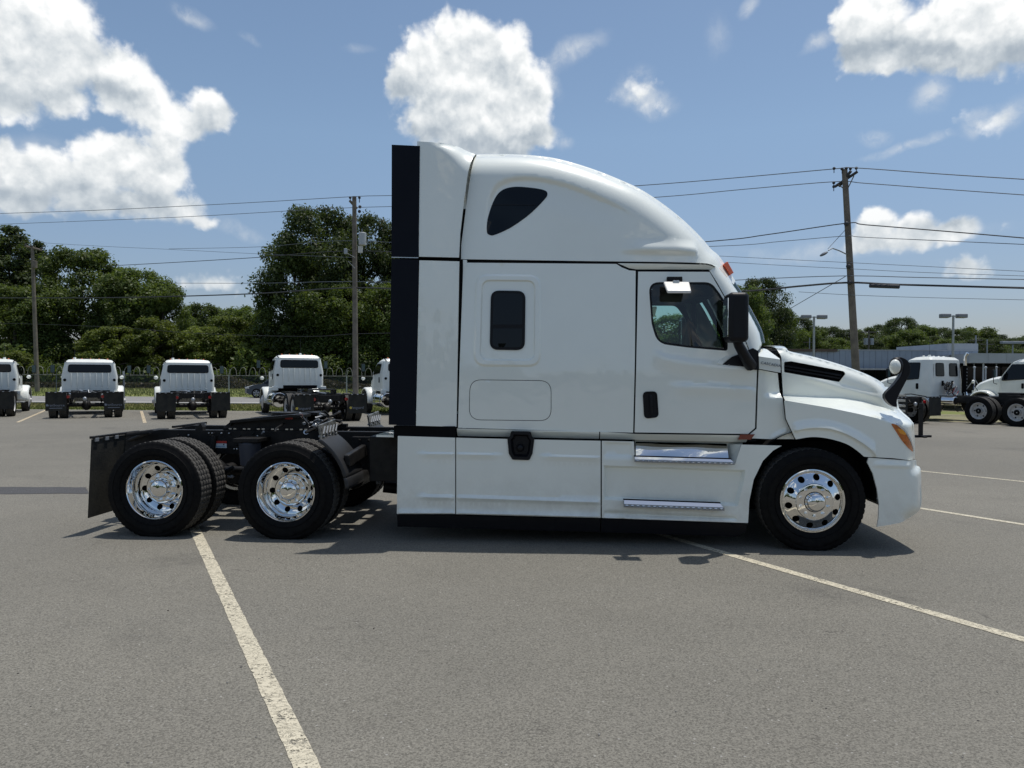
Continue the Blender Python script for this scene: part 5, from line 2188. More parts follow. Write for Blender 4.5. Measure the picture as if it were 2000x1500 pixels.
def small_tyre():
    if 'tyre' not in SMALL:
        tv, tf, tm = tyre_mesh(n=64, grooves=False, hub=.48)
        me = bpy.data.meshes.new('fleet_tyre')
        me.from_pydata(tv, [], tf)
        me.materials.append(M['rubber'])
        me.materials.append(M['tread'])
        me.polygons.foreach_set('material_index', tm)
        me.polygons.foreach_set('use_smooth', [True] * len(me.polygons))
        me.set_sharp_from_angle(angle=R(40))
        SMALL['tyre'] = me
        for key, mt in (('white', M['steel_rim']), ('chrome', M['chrome'])):
            m = MB()
            m.lathe([(.300, .050), (.305, .03), (.292, .022), (.275, .06), (.262, .09), (.262, .15), (.245, .172), (.18, .168), (.165, .150), (.10, .150)], 40)
            m.lathe([(.10, .150), (.10, .06), (.08, .04), (.001, .035)], 24)
            o = m.build('tmp', mt)
            o.data.materials.append(M['dark'])
            SMALL['rim_' + key] = o.data
            bpy.data.objects.remove(o)
            m = MB()
            m.lathe([(.300, .050), (.305, .03), (.292, .022), (.27, .02), (.22, .0), (.17, -.03), (.09, -.035), (.085, -.09), (.001, -.10)], 40)
            o = m.build('tmp', mt)
            SMALL['steer_' + key] = o.data
            bpy.data.objects.remove(o)
        m = MB()
        for k in range(6):
            a = 2 * math.pi * k / 6
            m.cyl((.21 * math.cos(a), .166, .21 * math.sin(a)), (.21 * math.cos(a), .172, .21 * math.sin(a)), .028, None, 10)
        m.cyl((0, .04, 0), (0, .036, 0), .10, None, 16)
        o = m.build('tmp', M['dark'])
        SMALL['hub'] = o.data
        bpy.data.objects.remove(o)
    return SMALL


def fleet_wheel(root, x, y, side, kind='rim_white'):
    """side +1 = left side of the truck (outer face towards +y)"""
    S_ = small_tyre()
    w = bpy.data.objects.new('wheel', None)
    link(w, root)
    w.matrix_local = Matrix.Translation((x, y, .48)) @ (Matrix.Rotation(math.pi, 4, 'Z') if side > 0 else Matrix.Identity(4))
    for nm, key in (('tyre', 'tyre'), ('rim', kind)) + ((('hub', 'hub'),) if kind.startswith('rim') else ()):
        link(bpy.data.objects.new(nm, S_[key]), w)
    return w


def fleet_truck(label, x, y, L=3.2, tandem=False, cab='work', rear=True, rot=FLEET_ROT, rims='white', flap_text=None, stack=False, lift=0.0, beacon='left'):
    root = thing('work_truck', label, 'truck', (x, y, 0), rot, 'white trucks parked behind the big tractor')
    F_ = M['frame']
    W2 = M['paint2']
    axles = [.78, 2.08] if tandem else [.78]
    z0 = .98
    # frame
    for s in (-1, 1):
        fb(root, 'frame_rail', .18, L + 1.5, s * .43 - .04, s * .43 + .04, z0 - .26, z0, F_)
    for xx in [.2, 1.4, 2.6, L - .2]:
        fb(root, 'crossmember', xx, xx + .10, -.39, .39, z0 - .22, z0 - .03, F_)
    for ax in axles:
        MB().cyl((ax, -1.0, .48), (ax, 1.0, .48), .075, None, 14).build('axle', F_, root)
        MB().sphere((ax, 0, .46), (.20, .17, .19), 16, 10).build('differential', F_, root)
        for s in (-1, 1):
            fleet_wheel(root, ax, s * 1.20, s, 'rim_' + rims)
            fleet_wheel(root, ax, s * .87, s, 'rim_' + rims)
        for s in (-1, 1):
            MB().tube([(ax - .5, s * .5, .72), (ax, s * .5, .60), (ax + .5, s * .5, .74)], .04, 6).build('leaf_spring', F_, root)
    # flaps, lamps
    for s in (-1, 1):
        fl = fb(root, 'mud_flap', -.01, .01, s * .93 - .33, s * .93 + .33, .30, .96, M['flap'], .003)
        fb(root, 'flap_bar', -.03, .03, min(s * .45, s * 1.26), max(s * .45, s * 1.26), .95, .99, F_)
        for k in range(3):
            fb(root, 'flap_bolt', -.035, -.02, s * .93 - .22 + k * .2, s * .93 - .16 + k * .2, .955, .985, M['galv'], .002)
        MB().cyl((.12, s * .56, .80), (.17, s * .56, .80), .055, None, 14).build('tail_lamp', M['red'], root)
        if flap_text:
            lettering(flap_text[0], 'flap_lettering', M['flap_text'], root, (-.013, s * .93 + (0.02 if flap_text[1] else 0), .46), (R(90), 0, R(-90)), .125, .0008)
            if flap_text[1] == 'dot':
                MB().cyl((-.012, s * .93 + .25, .50), (-.015, s * .93 + .25, .50), .045, None, 14).build('flap_emblem', M['sticker_yellow'], root)
            elif flap_text[1]:
                fb(root, 'flap_underline', -.013, -.011, s * .93 - .2, s * .93 + .2, .385, .405, M['flap_text'], 0)
                MB().cyl((-.012, s * .93 + .27, .50), (-.015, s * .93 + .27, .50), .04, None, 6).build('flap_emblem', M['flap_text'], root)
    MB().sphere((.10, .02, .72), (.06, .07, .08), 10, 8).build('tow_eye', M['galv'], root)
    for k in range(9):
        xx, yy = rng.uniform(.1, 1.4), rng.uniform(-.4, .4)
        MB().tube([(xx, yy, .8), (xx + .3, yy + rng.uniform(-.2, .2), rng.uniform(.75, 1.05)), (xx + .7, yy + rng.uniform(-.3, .3), .92)], .018, 6).build('air_line', F_ if k % 3 else M['galv'], root)
    MB().tube([(.4, .1, 1.0), (1.2, .25, 1.02), (2.2, .30, 1.0)], .03, 6).build('hose', M['galv'], root)
    # cab: lofted body, narrower at the roof
    zt = 2.22 if cab == 'work' else 2.46
    zb = .86 if cab == 'work' else .80
    hw, ht = 1.0, .86
    cl = 1.55
    belt = 1.58
    lay = [(zb, hw, L, L + cl + .05), (belt, hw, L, L + cl), (zt - .10, ht + .03, L + .04, L + cl - .52), (zt, ht - .08, L + .14, L + cl - .72)]
    vs = []
    n_seg = 9
    for z, h_, xa, xb in lay:
        r_ = .12
        ring = round_poly([(xa, -h_), (xb, -h_ * .97), (xb, h_ * .97), (xa, h_)], r_, n_seg)
        vs.append([(px_, py_, z) for px_, py_ in ring])
    nn_ = len(vs[0])
    V = [p for ring in vs for p in ring]
    Fc = []
    for j in range(len(vs) - 1):
        for i in range(nn_):
            Fc.append((j * nn_ + i, j * nn_ + (i + 1) % nn_, (j + 1) * nn_ + (i + 1) % nn_, (j + 1) * nn_ + i))
    Fc.append(tuple(range(nn_))[::-1])
    V2 = [(x_ * .0 + (L + cl * .42) + (x_ - (L + cl * .42)) * .6, y_ * .6, zt + .035) for x_, y_, z_ in vs[-1]]
    k0 = len(V)
    V += V2
    for i in range(nn_):
        Fc.append(((len(vs) - 1) * nn_ + i, (len(vs) - 1) * nn_ + (i + 1) % nn_, k0 + (i + 1) % nn_, k0 + i))
    Fc.append(tuple(range(k0, k0 + nn_)))
    cb_ = mesh_obj('cab', V, Fc, W2, root, True, 30)
    fix_normals(cb_)
    cb_.data.polygons.foreach_set('use_smooth', [True] * len(cb_.data.polygons))
    cb_.data.set_sharp_from_angle(angle=R(32))
    yw = lambda z: np.interp(z, [l_[0] for l_ in lay], [l_[1] for l_ in lay])
    xw = lambda z: float(np.interp(z, [l_[0] for l_ in lay], [l_[2] for l_ in lay]))
    # rear wall
    def rear_plate(name, pts, mat, off=.012, thick=.02, parent=None):
        m = MB()
        n = len(pts)
        V_ = [(xw(z) - off, y_, z) for y_, z in pts] + [(xw(z) - off + thick, y_, z) for y_, z in pts]
        m.add(V_, [tuple(range(n)), tuple(range(2 * n - 1, n - 1, -1))] + [(i, n + i, n + (i + 1) % n, (i + 1) % n) for i in range(n)])
        return fix_normals(m.build(name, mat, parent or root, False))
    if cab == 'work':
        fr = round_poly([(-.78, 1.70), (.78, 1.70), (.76, 2.03), (-.76, 2.03)], .10, 5)
        wf = rear_plate('rear_window', fr, M['black_trim'], .016)
        rear_plate('window_glass', offset_poly(fr, .035), M['dark_glass'], .020, .01, wf)
        for k in range(7):
            yk = -.66 + k * .22
            MB().tube([(xw(1.2) - .004, yk, 1.12), (xw(1.5) - .014, yk, 1.18), (xw(1.5) - .014, yk, 1.60), (xw(1.6) - .004, yk, 1.68)], .024, 8).build('pressed_rib', W2, root)
            fb(root, 'rib_foot', L - .018, L + .01, yk - .05, yk + .05, 1.045, 1.075, W2, .01)
        for s in (-1, 1):
            MB().cyl((L - .02, s * .88, 1.40), (L + .02, s * .88, 1.40), .055, .055, 12).build('cab_vent', M['dark'], root, bevel=.004)
            MB().tube([(xw(2.14) - .02, s * .84, 2.12), (xw(2.27) - .03, s * .91, 2.235)], .020, 6).build('corner_seal', M['dark'], root)
            MB().box(L - .03, L + .03, min(s * .86, s * 1.10), max(s * .86, s * 1.10), zb - .10, zb + .08).build('cab_corner', W2, root, False, bevel=.02)
        fb(root, 'cab_gap', L - .01, L + .02, -.72, .66, zb - .02, zb + .12, M['dark'])
    else:
        for yc in (-.42, .42):
            fr = round_poly([(yc - .27, 1.72), (yc + .27, 1.72), (yc + .25, 2.24), (yc - .25, 2.24)], .08, 5)
            wf = rear_plate('rear_window', fr, M['black_trim'], .016)
            rear_plate('window_glass', offset_poly(fr, .03), M['dark_glass'], .020, .01, wf)
        for k in range(9):
            p = Vector((L - .10, rng.uniform(-.2, .35), rng.uniform(1.25, 1.5)))
            pts = [p]
            for j in range(6):
                pts.append(p + Vector((-.08 - .02 * j, .16 * math.sin(j * 1.9 + k), -.05 * j + .14 * math.cos(j * 2.1 + k))))
            MB().tube(spline(pts, 4), .016, 6).build('coiled_air_line', M['sticker_red'] if k == 2 else rng.choice([M['galv'], M['frame'], M['frame']]), root)
        for s in (-1, 1):
            fb(root, 'line_bracket', L - .06, L, s * .30 - .03, s * .30 + .03, 1.35, 1.55, M['dark'])
            MB().tube([(xw(2.3) - .02, s * .8, 1.0), (xw(2.3) - .03, s * .8, 2.2)], .010, 6).build('wall_seam', M['galv'], root)
    # roof lamps and beacon
    for k in range(5):
        MB().sphere((L + .55, -.62 + k * .31, zt + .035), (.06, .035, .035), 8, 6).build('roof_lamp', M['amber'] if cab == 'work' else W2, root)
    by = {'left': .55, 'right': -.1, 'far': -.5}[beacon]
    MB().cyl((L + .35, by, zt + .02), (L + .35, by, zt + .10), .055, .045, 12).build('beacon', W2, root)
    MB().cyl((L + .35, by, zt + .05), (L + .36, by, zt + .75), .006, .003, 6).build('aerial', M['wire'], root)
    # door, door window, side details
    for s in (-1, 1):
        def side_plate(name, pts, mat, off=.006, thick=.02, parent=None):
            m = MB()
            n = len(pts)
            V_ = [(x_, s * (yw(z) * .985 + off), z) for x_, z in pts] + [(x_, s * (yw(z) * .985 + off - thick), z) for x_, z in pts]
            m.add(V_, [tuple(range(n)), tuple(range(2 * n - 1, n - 1, -1))] + [(i, n + i, n + (i + 1) % n, (i + 1) % n) for i in range(n)])
            return fix_normals(m.build(name, mat, parent or root, False))
        dr = side_plate('door', round_poly([(L + .42, zb + .03), (L + cl - .06, zb + .03), (L + cl - .06, belt + .06), (L + cl - .50, zt - .15), (L + .42, zt - .15)], .05, 3), W2, .012)
        wp = round_poly([(L + .48, belt + .03), (L + cl - .12, belt - .04), (L + cl - .20, belt + .20), (L + cl - .52, zt - .20), (L + .48, zt - .20)], .06, 4)
        dw = side_plate('door_window', wp, M['black_trim'], .020, .02)
        side_plate('window_glass', offset_poly(wp, .025), M['dark_glass'], .024, .01, dw)
        hnd = round_poly([(L + .50, 1.22), (L + .60, 1.22), (L + .60, 1.45), (L + .50, 1.45)], .04, 3)
        side_plate('door_handle', hnd, M['dark'], .022)
        # mirrors
        ym = s * 1.42
        MB().tube([(L + cl - .25, s * 1.04, 2.05), (L + cl - .05, s * 1.30, 2.12), (L + cl - .05, ym, 2.06), (L + cl - .05, ym, 1.45), (L + cl + .0, s * 1.08, 1.40)], .014, 6).build('mirror_loop', M['dark'], root)
        mi = fb(root, 'door_mirror', L + cl - .10, L + cl - .02, ym - .08, ym + .08, 1.68, 2.02, M['black_trim'], .02)
        MB().box(L + cl - .105, L + cl - .099, ym - .065, ym + .065, 1.70, 2.0).build('mirror_face', M['mirror_far'], mi, False)
    # bonnet
    zh0, zh1 = 1.60 if cab == 'work' else 1.74, 1.25
    hx0, hx1 = L + cl - .02, L + cl + 1.35
    ring_s = []
    for t in np.linspace(0, 1, 9):
        xx = hx0 + (hx1 - hx0) * t
        zz = zh0 + (zh1 - zh0) * t ** 1.7 - (.22 * max(0, t - .85) / .15)
        h_ = .84 - .10 * t - .12 * max(0, t - .8) / .2
        sec = [(-h_, .75), (-h_, 1.10), (-h_ + .03, zz - .10), (-h_ + .14, zz), (0, zz + .04), (h_ - .14, zz), (h_ - .03, zz - .10), (h_, 1.10), (h_, .75)]
        ring_s.append([(xx, a, b2) for a, b2 in sec])
    V = [p for r_ in ring_s for p in r_]
    Fc = []
    for j in range(8):
        for i in range(8):
            Fc.append((j * 9 + i, j * 9 + i + 1, (j + 1) * 9 + i + 1, (j + 1) * 9 + i))
    Fc.append(tuple(range(72, 81)))
    hb = mesh_obj('bonnet', V, Fc, W2, root, True, 40)
    fix_normals(hb)
    axf = L + cl + .62
    fb(root, 'bumper', hx1 - .05, hx1 + .16, -1.10, 1.10, .42, .74, W2 if cab != 'work' else M['chrome_dull'], .03)
    fb(root, 'grille', hx1 - .01, hx1 + .03, -.48, .48, .72, 1.12, M['dark'], .02)
    for s in (-1, 1):
        # wing over the front wheel
        vs_, fs_ = [], []
        n_ = 14
        for j in range(n_ + 1):
            a = R(-8 + 196 * j / n_)
            for yv, rr_ in ((.70, .56), (.74, .62), (1.14, .60), (1.19, .56), (1.19, .52)):
                vs_.append((axf + rr_ * math.cos(a) * 1.05, s * yv, .52 + rr_ * math.sin(a)))
        for j in range(n_):
            for k in range(4):
                q_ = j * 5 + k
                fs_.append((q_, q_ + 1, q_ + 6, q_ + 5))
        w_ = mesh_obj('wing', vs_, fs_, W2, root, True, 60)
        sd = w_.modifiers.new('solidify', 'SOLIDIFY')
        sd.thickness = .02
        fleet_wheel(root, axf, s * 1.18, s, 'steer_' + rims)
        MB().sphere((hx1 - .35, s * 1.12, 1.50), (.05, .09, .08), 10, 8).build('bonnet_mirror', W2, root)
        MB().tube([(hx1 - .35, s * .78, 1.10), (hx1 - .33, s * 1.0, 1.3), (hx1 - .35, s * 1.12, 1.46)], .012, 6).build('mirror_stalk', M['dark'], root)
        # tank and steps
        if s > 0 or tandem:
            MB().cyl((L - .25, s * .84, .62), (L + 1.0, s * .84, .62), .30, None, 26).build('fuel_tank', M['chrome'], root, bevel=.02)
            for xx in (L + .0, L + .75):
                MB().cyl((xx, s * .84, .62), (xx + .05, s * .84, .62), .308, None, 26).build('tank_strap', M['galv'], root)
        fb(root, 'cab_step', L + .55, L + 1.15, min(s * .95, s * 1.14), max(s * .95, s * 1.14), .42, .46, M['galv'])
    if tandem:
        fb(root, 'coupling_plate', 1.05, 1.85, -.42, .42, 1.10, 1.14, F_, .01)
        for s in (-1, 1):
            fb(root, 'coupling_mount', 1.1, 1.8, s * .42 - .03, s * .42 + .03, .98, 1.12, F_)
            MB().tube([(.32, s * .9, .98), (.9, s * .9, 1.06), (1.2, s * .9, 1.04)], .02, 6).build('wing_stay', F_, root)
        fb(root, 'battery_box', L - .8, L - .15, -1.05, -.55, .50, .95, F_)
    else:
        fb(root, 'battery_box', L - .75, L - .1, -1.0, -.5, .52, .92, F_)
    if stack:
        MB().cyl((L - .14, -.92, .95), (L - .14, -.92, 2.15), .085, None, 16).build('exhaust_shield', M['dark'], root)
        for k in range(8):
            MB().cyl((L - .235, -.90, 1.1 + k * .13), (L - .22, -.90, 1.1 + k * .13), .018, None, 8).build('shield_slot', M['galv'], root)
        MB().tube([(L - .14, -.92, 2.1), (L - .14, -.92, 2.50), (L - .24, -.92, 2.64)], .058, 14).build('exhaust_stack', M['chrome'], root)
        MB().tube([(L - .45, -.5, .95), (L - .3, -.75, 1.0), (L - .14, -.92, 1.12)], .06, 12).build('exhaust_elbow', M['chrome'], root)
        MB().cyl((L - .9, .86, .80), (L + .1, .86, .80), .16, None, 20).build('muffler', M['chrome'], root, bevel=.02)
    if lift:
        up = ('cab', 'rear_window', 'pressed_rib', 'rib_foot', 'cab_vent', 'corner_seal', 'cab_corner', 'cab_gap', 'roof_lamp', 'beacon', 'aerial', 'door',
              'door_window', 'door_handle', 'door_mirror', 'mirror_loop', 'bonnet')
        for o in kids(root):
            if o.name.split('.')[0] in up:
                o.location.z += lift
    return root


fleet_truck('white work truck cut off by the left edge of the picture', -19.95, 27.5, 3.2, beacon='far')
fleet_truck('white flat back work truck with lettered mud flaps, beside the thin fence post', -15.75, 27.4, 3.2, flap_text=('TranSource', 'line'))
fleet_truck('white work truck with plain black mud flaps, between the lettered one and the grey car', -11.7, 27.3, 3.2)
fleet_truck('white long wheelbase truck in front of the grey car, yellow dot on its mud flap', -6.3, 25.9, 5.6, tandem=True, lift=.24, flap_text=('Vanguard', 'dot'), rims='white', beacon='right')
fleet_truck('white truck half hidden by the black panel at the back of the big sleeper cab', -2.1, 26.6, 5.2, tandem=True, lift=.12, rims='chrome', beacon='right')
fleet_truck('white day cab with two rear windows and an upright exhaust stack', 18.75, 25.35, 4.0, tandem=True, cab='day', stack=True)
fleet_truck('white truck whose bare tail shows just past the nose of the big tractor', 14.35, 26.2, 5.2, tandem=True, cab='day', rims='white')
fleet_truck('white truck with sloping bonnet at the right edge, behind the white wheeled tandem axle', 25.0, 26.9, 5.0, tandem=True, cab='day')

# support stand with T foot in front of the right hand trucks
g0 = gnd(1798, 854)
st = thing('support_stand', 'black T shaped support stand on the asphalt past the tractor nose', 'stand', g0, .1)
sc = g0.y / FPX
MB().box(-.30, .30, -.05, .05, 0, .06).build('foot', M['frame'], st, False, bevel=.01)
MB().box(-.05, .05, -.22, .22, .0, .05).build('foot_bar', M['frame'], st, False, bevel=.01)
MB().box(-.045, .045, -.045, .045, .05, .95).build('post', M['frame'], st, False, bevel=.008)
MB().cyl((-.10, 0, .80), (.10, 0, .80), .018, None, 8).build('crank', M['frame'], st)
# ------------------------------------------------------------------ fence with barbed coil
FY = 60.0
fx0, fx1 = (30 - 1000) / FPX * FY, 8.0
fence = thing('chain_link_fence', 'chain link fence topped with coiled barbed wire beyond the road', 'fence', (0, FY, 0))
for i, px in enumerate([40, 110, 242, 318, 372, 447, 520, 600, 677, 750, 830, 910]):
    x = (px - 1000) / FPX * FY
    big = px in (447, 677)
    m = MB()
    m.cyl((x, 0, 0), (x, 0, 1.58), .055 if big else .03, None, 8)
    m.cyl((x, 0, 1.56), (x + .14, -.10, 2.02), .035 if big else .015, None, 6)
    m.build('fence_post', M['galv'] if big else M['wire_grey'], fence)
MB().cyl((fx0, 0, 1.55), (fx1, 0, 1.55), .030, None, 8).build('top_rail', material('dull_rail', (.16, .16, .15), .7), fence)
m = MB()
xx = fx0
wdt = .012
while xx < fx1:          # woven wire, drawn as thin strands
    for sgn in (-1, 1):
        a, b_ = (xx, .02 * sgn, .05), (xx + sgn * 1.5, .02 * sgn, 1.55)
        m.add([(a[0] - wdt / 2, a[1], a[2]), (a[0] + wdt / 2, a[1], a[2]), (b_[0] + wdt / 2, b_[1], b_[2]), (b_[0] - wdt / 2, b_[1], b_[2])], [(0, 1, 2, 3)])
    xx += .16
o = m.build('woven_wire', M['wire_grey'], fence, False)
o['kind'] = 'stuff'
for k in range(int((fx1 - fx0) / .78)):
    xc = fx0 + .4 + k * .78
    pts = [(xc + .30 * math.cos(a) + .02 * a, .30 * math.sin(a * .5) * .3, 1.60 + .62 * math.sin(a) ** .85 if math.sin(a) > 0 else 1.60) for a in np.linspace(0, math.pi, 13)]
    MB().tube(pts, .018, 5).build('wire_coil', material('barbed_wire', (.30, .285, .26), .6) if k == 0 else bpy.data.materials['barbed_wire'], fence)

# thin post at the car park edge
g0 = gnd(242, 800)
tp = thing('sign_post', 'thin dark steel post at the car park edge behind the lettered work truck', 'post', g0)
MB().box(-.03, .03, -.02, .02, 0, 1.72).build('post', M['wire_grey'], tp, False)
MB().box(-.045, .045, -.03, -.02, 1.55, 1.78).build('cap_plate', M['galv'], tp, False)

# ------------------------------------------------------------------ utility poles
def pole_parts(root, pts, r0, r1):
    n = len(pts)
    m = MB()
    m.tube([tuple(p) for p in pts], list(np.linspace(r0, r1, n)), 14)
    m.build('pole', M['wood'], root)


def utility_pole(label, top, base, Y, r0, r1):
    a, b_ = at(*base, Y), at(*top, Y)
    a.z = -.3
    root = thing('utility_pole', label, 'pole', (a.x, a.y, 0), 0, 'wooden utility poles')
    o_ = Vector((a.x, a.y, 0))
    pts = [(a - o_).lerp(b_ - o_, t) for t in np.linspace(0, 1, 9)]
    pole_parts(root, pts, r0, r1)
    return root, o_


pm, om = utility_pole('grey wooden pole with transformer in front of the tallest tree', (692, 384), (694.5, 776), 53.5, .21, .15)
pa, oa = utility_pole('leaning brown wooden pole with tilted crossarm far left', (63, 480), (73, 767), 66.0, .20, .13)
pr, orr = utility_pole('leaning wooden pole with slanted crossarms and street lamp, right of the tractor', (1649.5, 331), (1677, 803), 36.5, .20, .135)


def seg(root, o_, p, q, Y, r, name, mat, Y2=None, n=8):
    a, b_ = at(*p, Y) - o_, at(*q, Y2 or Y) - o_
    MB().cyl(a, b_, r, None, n).build(name, mat, root)


seg(pm, om, (683, 392), (697, 407), 53.4, .09, 'crossarm', M['wood'], 53.9)
for p in ((684, 386), (702, 386)):
    c = at(*p, 53.4) - om
    MB().sphere(c, .10, 10, 6).build('insulator', M['wire'], pm)
    MB().cyl(c, c + Vector((0, 0, -.35)), .03, None, 6).build('insulator_pin', M['wire'], pm)
for p in ((703, 404), (702, 413)):
    MB().sphere(at(*p, 53.4) - om, .12, 8, 6).build('fuse_cutout', M['wire'], pm)
c = at(708, 466, 53.2) - om
MB().cyl(c + Vector((0, 0, -.48)), c + Vector((0, 0, .42)), .27, None, 20).build('transformer', material('transformer_grey', (.40, .42, .43), .5), pm, bevel=.04)
MB().cyl(c + Vector((-.05, 0, .42)), c + Vector((-.05, 0, .70)), .05, .03, 8).build('bushing', M['wire_grey'], pm)
c = at(704, 487, 53.2) - om
MB().box(c.x - .16, c.x + .16, c.y - .05, c.y + .05, c.z - .24, c.z + .24).build('notice_plate', material('notice_white', (.55, .55, .52), .6), pm, False)
c = at(675, 491, 52.6) - om
MB().box(c.x - .10, c.x + .12, c.y - .1, c.y + .1, c.z - .20, c.z + .20).build('floodlight', M['galv'], pm, False, bevel=.03)
seg(pm, om, (677, 494), (693, 503), 52.7, .03, 'lamp_arm', M['galv'], 53.3)
seg(pm, om, (680, 510), (693, 524), 52.9, .025, 'lamp_brace', M['galv'], 53.3)

seg(pa, oa, (48, 480), (82, 489), 65.7, .09, 'crossarm', M['wood'], 66.3)
c = at(68, 516, 65.7) - oa
MB().cyl(c + Vector((0, 0, -.35)), c + Vector((0, 0, .30)), .2, None, 14).build('transformer', M['wood'], pa, bevel=.03)
for px in (50, 60, 80):
    MB().sphere(at(px, 478 + (px - 50) * .25, 65.7) - oa, .09, 8, 6).build('insulator', M['wire'], pa)

for p, q in (((1630, 365), (1675, 335)), ((1639, 364), (1662, 334))):
    seg(pr, orr, p, q, 36.8, .07, 'crossarm', M['wire'], 36.2)
seg(pr, orr, (1656, 368), (1668, 343), 36.4, .025, 'arm_brace', M['wood'])
seg(pr, orr, (1637, 360), (1651, 371), 36.6, .025, 'arm_brace', M['wood'])
for p in ((1629, 329), (1644.5, 330), (1653, 329), (1661, 329.5), (1672.5, 328.5), (1628.5, 357), (1628.5, 364.5)):
    c = at(*p, 36.4) - orr
    MB().sphere(c, .075, 10, 6).build('insulator', M['wire'], pr)
    MB().cyl(c, c + Vector((0, 0, -.22)), .02, None, 6).build('insulator_pin', M['wire'], pr)
lp = [at(*p, Y) - orr for p, Y in (((1654, 497), 36.4), ((1640, 490), 36.0), ((1626, 485), 35.6), ((1618, 489), 35.4))]
MB().tube(lp, .03, 8).build('lamp_arm', M['galv'], pr)
c = at(1609, 496, 35.2) - orr
hd_ = MB()
hd_.sphere((0, 0, 0), (.22, .12, .07), 14, 8)
h_ = hd_.build('street_lamp_head', M['wire_grey'], pr)
h_.location = c
h_.rotation_euler = (0, R(-28), 0)
seg(pr, orr, (1617, 486), (1651, 449), 35.4, .012, 'lamp_stay', M['wire'], 36.4)
for p in ((1653, 437), (1657, 520), (1659, 552)):
    MB().sphere(at(*p, 36.3) - orr, .12, 8, 6).build('clamp', M['wire'], pr)

# overhead cables: each runs through the poles as one line
YL, YM, YR, YE = 72.0, 53.5, 36.4, 32.0
def yy_at(px):
    return float(np.interp(px, [-60, 692, 1650, 2060], [YL, YM, YR, YE]))


CABLES = [
    ('top cable over the poles, from tallest pole to tallest pole', [(-60, 419), (0, 417), (180, 411), (350, 403), (520, 394), (690, 384), (760, 382), (1000, 378), (1255, 362), (1440, 347), (1628, 330), (1672, 328), (1840, 340), (2060, 354)], .022, 'wire_grey'),
    ('second cable down, just under the top one', [(-60, 440), (0, 438), (350, 424), (700, 405), (1000, 402), (1285, 385), (1450, 370), (1628, 355), (1690, 358), (1850, 370), (2060, 385)], .020, 'wire_grey'),
    ('dark twisted cable meeting the right pole at its clamp', [(200, 520), (350, 512), (500, 503), (692, 490), (1000, 500), (1380, 472), (1500, 458), (1653, 436), (1690, 439), (1850, 452), (2060, 470)], .026, 'wire'),
    ('thin cable just below the twisted one', [(330, 486), (510, 482), (692, 470), (1000, 490), (1395, 481), (1530, 471), (1653, 461), (1700, 464), (2060, 480)], .016, 'wire_grey'),
    ('thick black telephone cable with splice case, lowest of the heavy ones', [(-60, 582), (0, 582), (150, 582), (300, 580), (510, 573), (693, 562), (900, 570), (1200, 575), (1446, 569), (1560, 559), (1657, 552), (1760, 556), (2060, 564)], .050, 'wire'),
    ('cable right above the thick black one', [(340, 553), (520, 553), (692, 550), (1000, 556), (1300, 556), (1440, 547), (1640, 539), (1800, 542), (2060, 547)], .020, 'wire_grey'),
    ('faint upper line of the two behind the right pole', [(1405, 500), (1560, 508), (1660, 513), (1800, 520), (2060, 533)], .012, 'wire_grey'),
    ('faint lower line of the two behind the right pole', [(1415, 512), (1560, 520), (1660, 525), (1800, 532), (2060, 541)], .012, 'wire_grey'),
    ('faint lowest line crossing behind the lamp posts', [(1560, 570), (1660, 576), (1800, 581), (2060, 587)], .012, 'wire_grey'),
    ('slack thin line across the dark trees on the left', [(-60, 630), (100, 634), (250, 641), (400, 652), (600, 657), (692, 652), (800, 650)], .018, 'wire'),
    ('thin line crossing low over the left trees', [(80, 474), (200, 481), (330, 487), (510, 496), (692, 503)], .014, 'wire_grey'),
]
for lab, pts, r_, mt in CABLES:
    P3 = [at(px, py, yy_at(px)) for px, py in pts]
    P3 = [Vector(p) for p in spline([tuple(p) for p in P3], 5)]
    o = MB().tube(P3, r_, 6).build('overhead_cable', M[mt])
    tag(o, lab, 'cable', 'overhead cables strung between the poles')
a, b_ = at(1541, 604, 44), at(1651, 540, 36.6)
tag(MB().tube([a, b_], .018, 6).build('guy_wire', M['wire_grey']), 'slanting stay wire running down left from the right pole', 'cable')
c0_, c1_ = at(1698, 558, 35.9), at(1757, 560, 35.0)
tag(MB().cyl(c0_, c1_, .10, None, 14).build('splice_case', M['wire'], bevel=.03), 'black tubular splice case hanging on the thick cable', 'splice case')

# ------------------------------------------------------------------ twin headed lamp posts
def lamp_post(label, px, top, Y):
    c = at(px, top, Y)
    root = thing('lamp_post', label, 'lamp post', (c.x, Y, 0), 0, 'twin headed car park lamps')
    MB().cyl((0, 0, 0), (0, 0, c.z), .11, .085, 12).build('mast', M['galv'], root)
    MB().box(-.5, .5, -.04, .04, c.z - .10, c.z - .02).build('arm', M['galv'], root, False, bevel=.01)
    for s in (-1, 1):
        m = MB()
        x0, x1 = sorted((s * .30, s * 1.05))
        xi = s * .30
        m.hexa([(x0, -.28, c.z - .22 if x0 != xi else c.z - .16), (x1, -.28, c.z - .22 if x1 != xi else c.z - .16), (x1, .28, c.z - .22), (x0, .28, c.z - .22)],
               [(x0, -.28, c.z + .12), (x1, -.28, c.z + .12), (x1, .28, c.z + .14), (x0, .28, c.z + .14)])
        m.build('lamp_head', material('lamp_head_grey', (.20, .21, .24), .5) if 'lamp_head_grey' not in bpy.data.materials else bpy.data.materials['lamp_head_grey'], root, False, bevel=.06)
    return root


lamp_post('twin headed grey lamp post, the one left of the leaning pole', 1590, 618, 63)
lamp_post('twin headed grey lamp post, the one above the white day cab', 1862, 616, 61)

